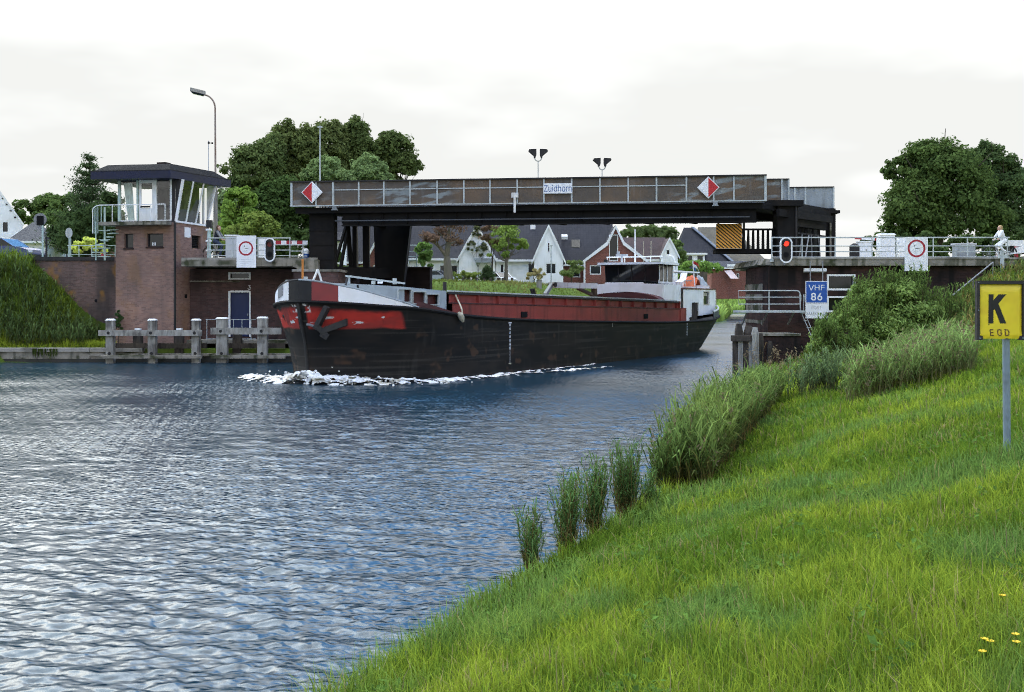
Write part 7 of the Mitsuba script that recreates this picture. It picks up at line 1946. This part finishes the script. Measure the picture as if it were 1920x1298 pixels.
# single clumps at the water's edge
for px, pyb, pyt, D, wpx, n, lab in ((994, 1078, 950, 11.7, 15, 80, 'small reed clump in the water, first and lowest of the row'), (1062, 1042, 885, 12.6, 19, 125, 'reed clump second from the left in the row along the water'),
                                     (1113, 1012, 858, 13.4, 20, 140, 'tall reed clump third from the left, close beside the second'), (1172, 985, 828, 14.4, 24, 175, 'tall reed clump standing just left of the dense reed belt'),
                                     (1216, 962, 885, 15.0, 14, 40, 'small low reed clump between the tall clump and the reed belt')):
    k = thing('reed_clump', lab, 'reeds')
    m_ = D / F
    x = X(px, D) + rg.normal(0, wpx * m_ * 0.33, n); y = D + rg.normal(0, 0.13, n)
    zb = np.maximum(np.minimum(ground_z(x, y), Z(pyb, D)), -0.05)
    h = (Z(pyt, D) - zb) * rg.uniform(0.45, 1.08, n) * (1 - 0.25 * np.abs(x - X(px, D)) / (wpx * m_ * 1.5)).clip(0.4, 1)
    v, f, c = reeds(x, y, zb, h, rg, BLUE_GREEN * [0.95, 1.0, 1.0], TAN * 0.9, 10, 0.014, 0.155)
    part(k, 'stems_and_leaves', MB().raw(v, f), 'leaf', color=c)
# the dense belt
path = np.array([(2.25, 15.9), (2.95, 18.0), (3.75, 20.6), (4.85, 24.0), (5.9, 27.5), (6.6, 30)]); hh = [0.80, 1.02, 1.05, 0.95, 0.85, 0.75]
n = 2300
t = rg.random(n) * (len(path) - 1); i = t.astype(int).clip(0, len(path) - 2); fr_ = (t - i)[:, None]
c = path[i] * (1 - fr_) + path[i + 1] * fr_
o = rg.uniform(-0.32, 0.50, n)
x, y = c[:, 0] + o * 0.93, c[:, 1] - o * 0.38
zb = np.maximum(ground_z(x, y), -0.05); h = np.interp(t, np.arange(len(path)), hh) * rg.uniform(0.45, 1.12, n) * (1 - 0.30 * np.clip(o, 0, 1)) * (0.82 + 0.36 * meshkit.noise(np.stack([x, y, x * 0], 1) * 2.2, 3))
g = meshkit.fbm(np.stack([x, y, x * 0], 1) * 0.9, 2, 4)[:, None]
lc = BLUE_GREEN * (1 - g) + np.array([0.21, 0.27, 0.065]) * g
st_c = np.where(rg.random((n, 1)) < 0.5, TAN, np.array([0.09, 0.075, 0.03]))
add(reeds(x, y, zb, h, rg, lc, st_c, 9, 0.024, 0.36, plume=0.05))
flush('reed_belt', 'dense belt of green reeds along the water before the bridge')
# tall feathery grass beyond
n = 5200
x, y = rg.uniform(6.0, 12.0, n), rg.uniform(22.5, 30.5, n); ds = dist(x, y); px_ = 960 + F * x / y
k_ = (ds > 1.3) & (ds < 5.2) & (px_ > 1585) & (px_ < 1830) & (y < 23.2 + 0.034 * (px_ - 1570)); x, y, ds = x[k_], y[k_], ds[k_]; n = len(x)
h = rg.uniform(0.4, 0.88, n) * (0.7 + 0.6 * meshkit.fbm(np.stack([x, y, x * 0], 1) * 0.6, 2, 3))
lc = np.array([[0.20, 0.285, 0.085]]) * np.ones((n, 1))
add(reeds(x, y, ground_z(x, y), h, rg, lc, np.tile([0.20, 0.18, 0.08], (n, 1)), 6, 0.026, 0.36, plume=0.30))
flush('tall_grass', 'pale feathery tall grass on the bank below the willow bush')
n = 2600
x, y = rg.uniform(13, 22, n), rg.uniform(33, 48, n); zz = ground_z(x, y); k_ = (x - 0.36 * y > 0.4); x, y, zz = x[k_], y[k_], zz[k_]; n = len(x)
lc = np.where(rg.random((n, 1)) < 0.3, np.array([[0.26, 0.20, 0.065]]), np.array([[0.125, 0.175, 0.045]]))
add(reeds(x, y, zz, rg.uniform(0.22, 0.62, n), rg, lc, np.tile([0.18, 0.14, 0.05], (n, 1)), 5, 0.04, 0.40))
flush('bank_weeds', 'rank weeds on the embankment beside the right abutment')
# willow bush before the abutment
D = 39.0
plant('willow_bush', 'big green willow bush before the right bridge abutment', 'bush',
      [pb(1665, 590, 39, 70, 60), pb(1600, 625, 38.5, 52, 52), pb(1730, 610, 39.5, 48, 52), pb(1690, 560, 39.5, 40, 40), pb(1541, 638, 38, 20, 22), pb(1560, 665, 37.5, 46, 38), pb(1625, 570, 39.5, 40, 36), pb(1775, 600, 40.5, 34, 40), pb(1700, 640, 39, 60, 40), pb(1530, 690, 36.5, 28, 26)],
      (X(1640, 39), 39, gz(1640, 39)), 60000, 0.12, (0.030, 0.054, 0.014), (0.115, 0.155, 0.044), 81, aspect=0.36, trunk=0.08, ragged=0.45, hollow=0.60, sub=0.30, clump=160)
n = 620
ctr_ = [(1665, 585, 39, 70, 55), (1600, 620, 38.5, 52, 48), (1730, 605, 39.5, 48, 48), (1690, 560, 39.5, 40, 36), (1541, 648, 38, 18, 16), (1560, 660, 37.5, 46, 34), (1625, 570, 39.5, 40, 32), (1775, 600, 40.5, 34, 36)]
ii_ = rg.integers(0, len(ctr_), n); th_ = rg.uniform(0, 2 * np.pi, n); ra_ = np.sqrt(rg.random(n))
P_ = np.array([pt(c[0] + c[3] * r * math.cos(t), c[1] + c[4] * 0.75 * r * math.sin(t), c[2]) for c, r, t in zip([ctr_[i] for i in ii_], ra_, th_)]); P_[:, 1] -= rg.uniform(0, 0.9, n)
v, f, c = reeds(P_[:, 0], P_[:, 1], P_[:, 2], rg.uniform(0.45, 0.95, n), rg, np.array([[0.125, 0.190, 0.048]]) * np.ones((n, 1)), np.tile([0.10, 0.09, 0.04], (n, 1)), 15, 0.036, 0.19)
part('willow_bush', 'shoots', MB().raw(v, f), 'leaf', color=c)
# grey leaved willow shoots between the bush and the reeds
n = 120
x, y = X(1535, 27.5) + rg.normal(0, 0.40, n), 27.5 + rg.normal(0, 0.6, n)
k = thing('willow_shoots', 'grey green willow shoots at the water below the willow bush', 'shrub')
v, f, c = reeds(x, y, np.maximum(ground_z(x, y), 0), rg.uniform(0.5, 1.15, n), rg, np.array([[0.135, 0.195, 0.080]]) * np.ones((n, 1)), np.tile([0.10, 0.085, 0.04], (n, 1)), 14, 0.030, 0.22)
part(k, 'stems_and_leaves', MB().raw(v, f), 'leaf', color=c)
# brown stalks in the shallows before the pier
n = 90
x, y = X(1470, 36) + rg.normal(0, 0.7, n), 36 + rg.normal(0, 1.2, n)
k = thing('dry_stalks', 'thin brown dry stalks standing in the shallows before the right pier', 'reeds')
v, f, c = reeds(x, y, x * 0 - 0.05, rg.uniform(0.6, 1.5, n), rg, np.array([[0.17, 0.12, 0.055]]) * np.ones((n, 1)), np.tile([0.20, 0.14, 0.07], (n, 1)), 2, 0.02, 0.22, plume=0.6)
part(k, 'stems_and_leaves', MB().raw(v, f), 'leaf', color=c)

# left slope weeds and grass
n = 19000
x, y = rg.uniform(-33, -19.3, n), rg.uniform(54.35, 57.5, n)
z = ground_z(x, y); p3 = np.stack([x, y, x * 0], 1); g = meshkit.fbm(p3 * 0.8, 3, 2)
lowz = sstep(1.9, 0.9, z)
h = (0.20 + 1.1 * g ** 1.3) * rg.uniform(0.3, 1.0, n) ** 1.3 * (1 - 0.45 * lowz) * 1.25
t = (np.clip(lowz * 0.8 + g * 0.5 + rg.normal(0, 0.15, n), 0, 1))[:, None]
col = np.array([0.085, 0.150, 0.026]) * (1 - t) + np.array([0.30, 0.37, 0.040]) * t
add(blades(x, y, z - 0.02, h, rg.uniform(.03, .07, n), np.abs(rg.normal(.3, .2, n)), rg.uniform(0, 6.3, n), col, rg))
n = 1100
x, y = rg.uniform(-30, -20.5, n), rg.uniform(54.4, 56.8, n)
add(reeds(x, y, ground_z(x, y), rg.uniform(0.5, 1.2, n), rg, np.array([[0.10, 0.15, 0.05]]) * np.ones((n, 1)), np.tile([0.10, 0.10, 0.04], (n, 1)), 6, 0.05, 0.35))
n = 1500
x, y = rg.uniform(-20, -10.5, n), rg.uniform(54.35, 54.95, n)
k_ = (x < -15.5); x, y = x[k_], y[k_]; n = len(x)
add(blades(x, y, x * 0 + 0.55, rg.uniform(.1, .35, n), rg.uniform(.03, .06, n), np.abs(rg.normal(.3, .2, n)), rg.uniform(0, 6.3, n), np.array([[0.09, 0.12, 0.025]]) * np.ones((n, 1)), rg))
flush('slope_weeds', 'rank dark weeds and yellow green grass on the left slope before the brick wall')
# small plants hanging over the quay edge
n = 900
x, y = rg.uniform(-30, -19.8, n), rg.uniform(53.7, 54.1, n); k_ = meshkit.fbm(np.stack([x * 0.9, x * 0, x * 0], 1), 2, 6) > 0.52; x, y = x[k_], y[k_]; n = len(x)
add(blades(x, y, x * 0 + 0.66, -rg.uniform(.1, .6, n), rg.uniform(.04, .08, n), np.abs(rg.normal(.2, .1, n)), rg.normal(-1.57, .5, n), np.array([[0.06, 0.085, 0.02]]) * np.ones((n, 1)), rg))
flush('quay_weeds', 'weeds hanging over the low concrete quay wall')
# far bank grass
n = 26000
x, y = rg.uniform(-12, 34, n), rg.uniform(66, 128, n); ds = dist(x, y); k_ = (ds > 0.3) & (ds < 17) & (x > -0.12 * y - 1); x, y, ds = x[k_], y[k_], ds[k_]; n = len(x)
p3 = np.stack([x, y, x * 0], 1); g = meshkit.fbm(p3 * 0.16, 3, 12)
t = np.clip((g - 0.35) * 3, 0, 1)[:, None]
col = np.array([0.105, 0.175, 0.022]) * (1 - t) + np.array([0.23, 0.23, 0.07]) * t
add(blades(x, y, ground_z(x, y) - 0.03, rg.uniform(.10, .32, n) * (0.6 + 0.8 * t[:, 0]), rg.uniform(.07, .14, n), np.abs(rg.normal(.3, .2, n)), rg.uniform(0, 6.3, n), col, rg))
n = 9000
t = rg.random(n); x = 30 + 24 * t + rg.normal(0, 1.0, n); y = 165 + 106 * t + rg.normal(0, 3, n); ds = dist(x, y); k_ = ds > -0.3; x, y = x[k_], y[k_]; n = len(x)
x2, y2 = rg.uniform(44, 92, 7000), rg.uniform(268, 312, 7000); k_ = dist(x2, y2) > 0
x, y = np.concatenate([x, x2[k_]]), np.concatenate([y, y2[k_]]); n = len(x)
col = shades(np.stack([x, y, x * 0], 1), (0.050, 0.085, 0.016), (0.120, 0.160, 0.040), rg, 0.12, 3)
add(blades(x, y, ground_z(x, y) - 0.05, rg.uniform(.8, 2.6, n), rg.uniform(.25, .6, n), np.abs(rg.normal(.25, .2, n)), rg.uniform(0, 6.3, n), col, rg))
flush('far_grass', 'grass and rank growth on the far bank behind the barge')
# yellow flowers in the near grass
FL = ['yellow wild flower, upper of the left pair in the lower right corner', 'yellow wild flower just right of the left pair in the lower right corner', 'upper yellow wild flower close to the right picture edge',
      'lower yellow wild flower close to the right picture edge', 'yellow wild flower, lower of the left pair in the lower right corner', 'single yellow wild flower growing higher up the bank than the others']
for i, (px, py, D) in enumerate(((1846, 1219, 5.35), (1857, 1224, 5.3), (1904, 1222, 5.3), (1906, 1236, 5.2), (1842, 1232, 5.2), (1880, 1160, 6.0))):
    k = thing('yellow_flower', FL[i], 'flower', 'yellow flowers in the near grass')
    p = pt(px, py, D); zg = float(ground_z(p[0], p[1])); p[2] = max(p[2], zg + 0.10)
    m = MB()
    for j in range(6):
        a = j * math.pi / 3 + i
        m.hexa([p + np.array([0.004 * math.cos(a + b), 0.004 * math.sin(a + b), 0]) for b in (-1, 1)] + [p + np.array([0.019 * math.cos(a + b), 0.019 * math.sin(a + b), 0.007]) for b in (0.4, -0.4)] +
               [p + np.array([0.004 * math.cos(a + b), 0.004 * math.sin(a + b), 0.002]) for b in (-1, 1)] + [p + np.array([0.019 * math.cos(a + b), 0.019 * math.sin(a + b), 0.009]) for b in (0.4, -0.4)])
    part(k, 'petals', m, 'flower_yellow')
    part(k, 'stalk', rod((p[0] + 0.01, p[1], zg), p, 0.0022, 5), 'earth')
solid('flower_yellow', (0.80, 0.52, 0.02), 0.6)
# ------------------------------------------------------------------ cyclists
def skin(bones, extra=(), smooth=6, edge=0.025):
    """One continuous surface over hulls of spheres at the joints; bones: (p, r, q, s)."""
    M = manifold3d.Manifold
    out = M()
    for p, r, q, s in bones:
        a = M.sphere(r, 14).translate(list(map(float, p))); b = M.sphere(s, 14).translate(list(map(float, q)))
        out = out + M.batch_hull([a, b])
    out = out.refine_to_length(edge)
    m = out.to_mesh()
    t = trimesh.Trimesh(m.vert_properties[:, :3], m.tri_verts, process=True)
    trimesh.smoothing.filter_taubin(t, iterations=smooth)
    return t


def cyclist(label, x, y, z, dirx, lean, shirt, trousers, hair, sleeve, bike_label, bag=None, long_hair=False, scale=1.0):
    fr = Frame((x, y, z), (dirx, 0.0)); V = lambda *a: np.array(a, float) * scale
    # bicycle: x forward, wheels on the road
    bk = thing('bicycle', bike_label, 'bicycle')
    R = 0.33
    for cx in (-0.52, 0.52):
        g = np.linspace(0, 2 * math.pi, 25)
        wk = part(bk, 'wheel', MB().tube([V(cx + R * math.cos(t), 0, R + 0.01 + R * math.sin(t)) for t in g], 0.018, 6, cap=False), 'tyre', fr)
        sp_ = MB()
        for t in np.linspace(0, math.pi, 7)[:-1]:
            sp_.bar(V(cx - R * math.cos(t), 0, R + .01 - R * math.sin(t)), V(cx + R * math.cos(t), 0, R + .01 + R * math.sin(t)), 0.005)
        part(wk, 'spokes', sp_, 'galvanised', fr)
    P = dict(bb=(-.08, 0, .30), seat=(-.22, 0, .86), head=(.36, 0, .80), fork=(.52, 0, .34), rear=(-.52, 0, .34), bar=(.30, 0, 1.0))
    for nm, a, b, r in (('down_tube', 'bb', 'head', .018), ('seat_tube', 'bb', 'seat', .016), ('chain_stay', 'bb', 'rear', .012), ('seat_stay', 'seat', 'rear', .010), ('fork', 'head', 'fork', .016), ('stem', 'head', 'bar', .014)):
        part(bk, nm, rod(V(*P[a]), V(*P[b]), r, 6), 'black', fr)
    part(bk, 'handlebar', MB().tube([V(.16, -.27, 1.0), V(.26, -.24, 1.03), V(.30, 0, 1.0), V(.26, .24, 1.03), V(.16, .27, 1.0)], 0.013, 6), 'galvanised', fr)
    part(bk, 'saddle', MB().hexa([V(-.36, -.10, .86), V(-.08, -.03, .87), V(-.08, .03, .87), V(-.36, .10, .86), V(-.36, -.09, .92), V(-.08, -.02, .91), V(-.08, .02, .91), V(-.36, .09, .92)]), 'black', fr)
    part(bk, 'crank', bar(V(-.08, -.09, .30), V(.06, -.09, .20), .02).bar(V(-.08, .09, .30), V(-.22, .09, .40), .02).tube([V(-.08, -.1, .30), V(-.08, .1, .30)], .03), 'galvanised', fr)
    part(bk, 'rear_rack', B(*(np.array([-.75, -.35, -.07, .07, .70, .72]) * scale)), 'black', fr)
    for cx in (-0.52, 0.52):
        g = np.linspace(0.3, math.pi - 0.2, 9)
        part(bk, 'mudguard', MB().tube([V(cx + .37 * math.cos(t), 0, .34 + .37 * math.sin(t)) for t in g], 0.016, 5), 'black', fr)
    if bag:
        part(bk, 'pannier', B(*(np.array([-.78, -.42, -.20, -.08, .38, .70]) * scale)), bag, fr)
    # rider
    k = thing('person', label, 'person')
    hip, chest, neck = (-.22, .97), (-.22 + lean * .8, 1.26), (-.20 + lean, 1.48)
    head = (-.17 + lean, 1.62)
    J = {}
    bones, shirt_b, leg_b, shoe_b, sleeve_b = [], [], [], [], []
    tor = [((hip[0], 0, hip[1]), .135, ((hip[0] + chest[0]) / 2, 0, (hip[1] + chest[1]) / 2), .125), (((hip[0] + chest[0]) / 2, 0, (hip[1] + chest[1]) / 2), .125, (chest[0], 0, chest[1]), .135)]
    sh = [((neck[0] - .02, -.15, neck[1] - .05), .075, (neck[0] - .02, .15, neck[1] - .05), .075), ((chest[0], -.06, chest[1]), .12, (neck[0] - .02, -.10, neck[1] - .07), .09), ((chest[0], .06, chest[1]), .12, (neck[0] - .02, .10, neck[1] - .07), .09)]
    bones += tor + sh + [((neck[0], 0, neck[1] - .03), .055, (head[0], 0, head[1] - .04), .055), ((head[0] - .01, 0, head[1] + .03), .098, (head[0] + .035, 0, head[1] - .06), .066),
                         ((head[0] + .10, 0, head[1] - .01), .018, (head[0] + .085, 0, head[1] + .02), .012), ((head[0] + .0, -.092, head[1]), .02, (head[0] + .0, .092, head[1]), .02)]
    for s in (-1, 1):
        shd, elb, wr = (neck[0], s * .18, neck[1] - .06), (neck[0] + .16, s * .25, neck[1] - .30), (.13, s * .25, 1.05)
        bones += [(shd, .052, elb, .042), (elb, .042, wr, .030), (wr, .028, (.20, s * .25, 1.035), .036)]
        sleeve_b += [(shd, .068, elb, .056), (elb, .056, tuple(np.array(elb) * .55 + np.array(wr) * .45), .05)]
        for i in range(4):                                                # fingers closed round the grip
            yb = s * (.222 + .018 * i)
            bones += [((.215, yb, 1.05), .0095, (.235, yb, 1.025), .009), ((.235, yb, 1.025), .009, (.212, yb, 1.008), .008)]
        bones += [((.19, s * .215, 1.03), .010, (.225, s * .205, 1.012), .008)]
        up = s < 0
        knee = (.13, s * .11, .78) if up else (.06, s * .11, .70)
        ank = (-.02, s * .10, .30) if up else (-.20, s * .10, .46)
        if up: knee, ank = (.12, s * .11, .74), (.02, s * .11, .28)
        leg_b += [((hip[0] + .02, s * .08, hip[1] - .02), .105, knee, .070), (knee, .070, ank, .050)]
        bones += [((hip[0] + .02, s * .08, hip[1] - .02), .092, knee, .055), (knee, .055, ank, .036), (ank, .036, (ank[0] + .13, ank[1], ank[2] - .08), .028)]
        shoe_b.append([((ank[0] - .04, ank[1], ank[2] - .06), .042, (ank[0] + .16, ank[1], ank[2] - .08), .034)])
    sc = lambda bs: [(np.array(p) * scale, r * scale, np.array(q) * scale, s * scale) for p, r, q, s in bs]
    part(k, 'body', skin(sc(bones), edge=0.02), 'skin', fr, smooth=True)
    inf = lambda bs, d: [(p, r + d, q, s + d) for p, r, q, s in bs]
    part(k, 'shirt', skin(sc(inf(tor, .018) + inf(sh, .016))), shirt, fr, smooth=True)
    h = len(sleeve_b) // 2
    for a in (sleeve_b[:h], sleeve_b[h:]): part(k, 'sleeve', skin(sc(inf(a, .004))), sleeve, fr, smooth=True)
    part(k, 'trousers', skin(sc(leg_b + [((hip[0], -.05, hip[1]), .13, (hip[0], .05, hip[1]), .13)])), trousers, fr, smooth=True)
    for b in shoe_b: part(k, 'shoe', skin(sc(b)), 'black' if trousers != 'cloth_white' else 'sign_white', fr, smooth=True)
    hb = [((head[0] - .03, 0, head[1] + .055), .098, (head[0] - .045, 0, head[1] - .02), .085)]
    if long_hair: hb += [((head[0] - .06, 0, head[1] + .06), .08, (head[0] - .10, 0, head[1] - .06), .05)]
    part(k, 'hair', skin(sc(hb)), hair, fr, smooth=True)
    for s in (-1, 1):
        part(k, 'eye', MB().tube([V(head[0] + .078, s * .032, head[1] + .012), V(head[0] + .092, s * .032, head[1] + .012)], .009, 6), 'black', fr)
    part(k, 'mouth', B(*(np.array([head[0] + .075, head[0] + .098, -.02, .02, head[1] - .068, head[1] - .06]) * scale)), 'sign_red', fr)
    return k


cyclist('person in a dark navy jacket cycling to the right over the left deck', X(413, 56.3), 56.3, 4.90, 1, 0.10, 'jacket_navy', 'denim', 'hair_brown', 'grey_mid', 'bicycle ridden by the person in the navy jacket, behind the left railing', scale=1.0)
cyclist('blond person in white clothes cycling to the left over the right deck', X(1874, 50.6), 50.6, 4.73, -1, 0.16, 'cloth_white', 'cloth_white', 'hair_blond', 'cloth_white', 'bicycle ridden by the person in white, behind the right railing', bag='black', long_hair=True, scale=0.88)
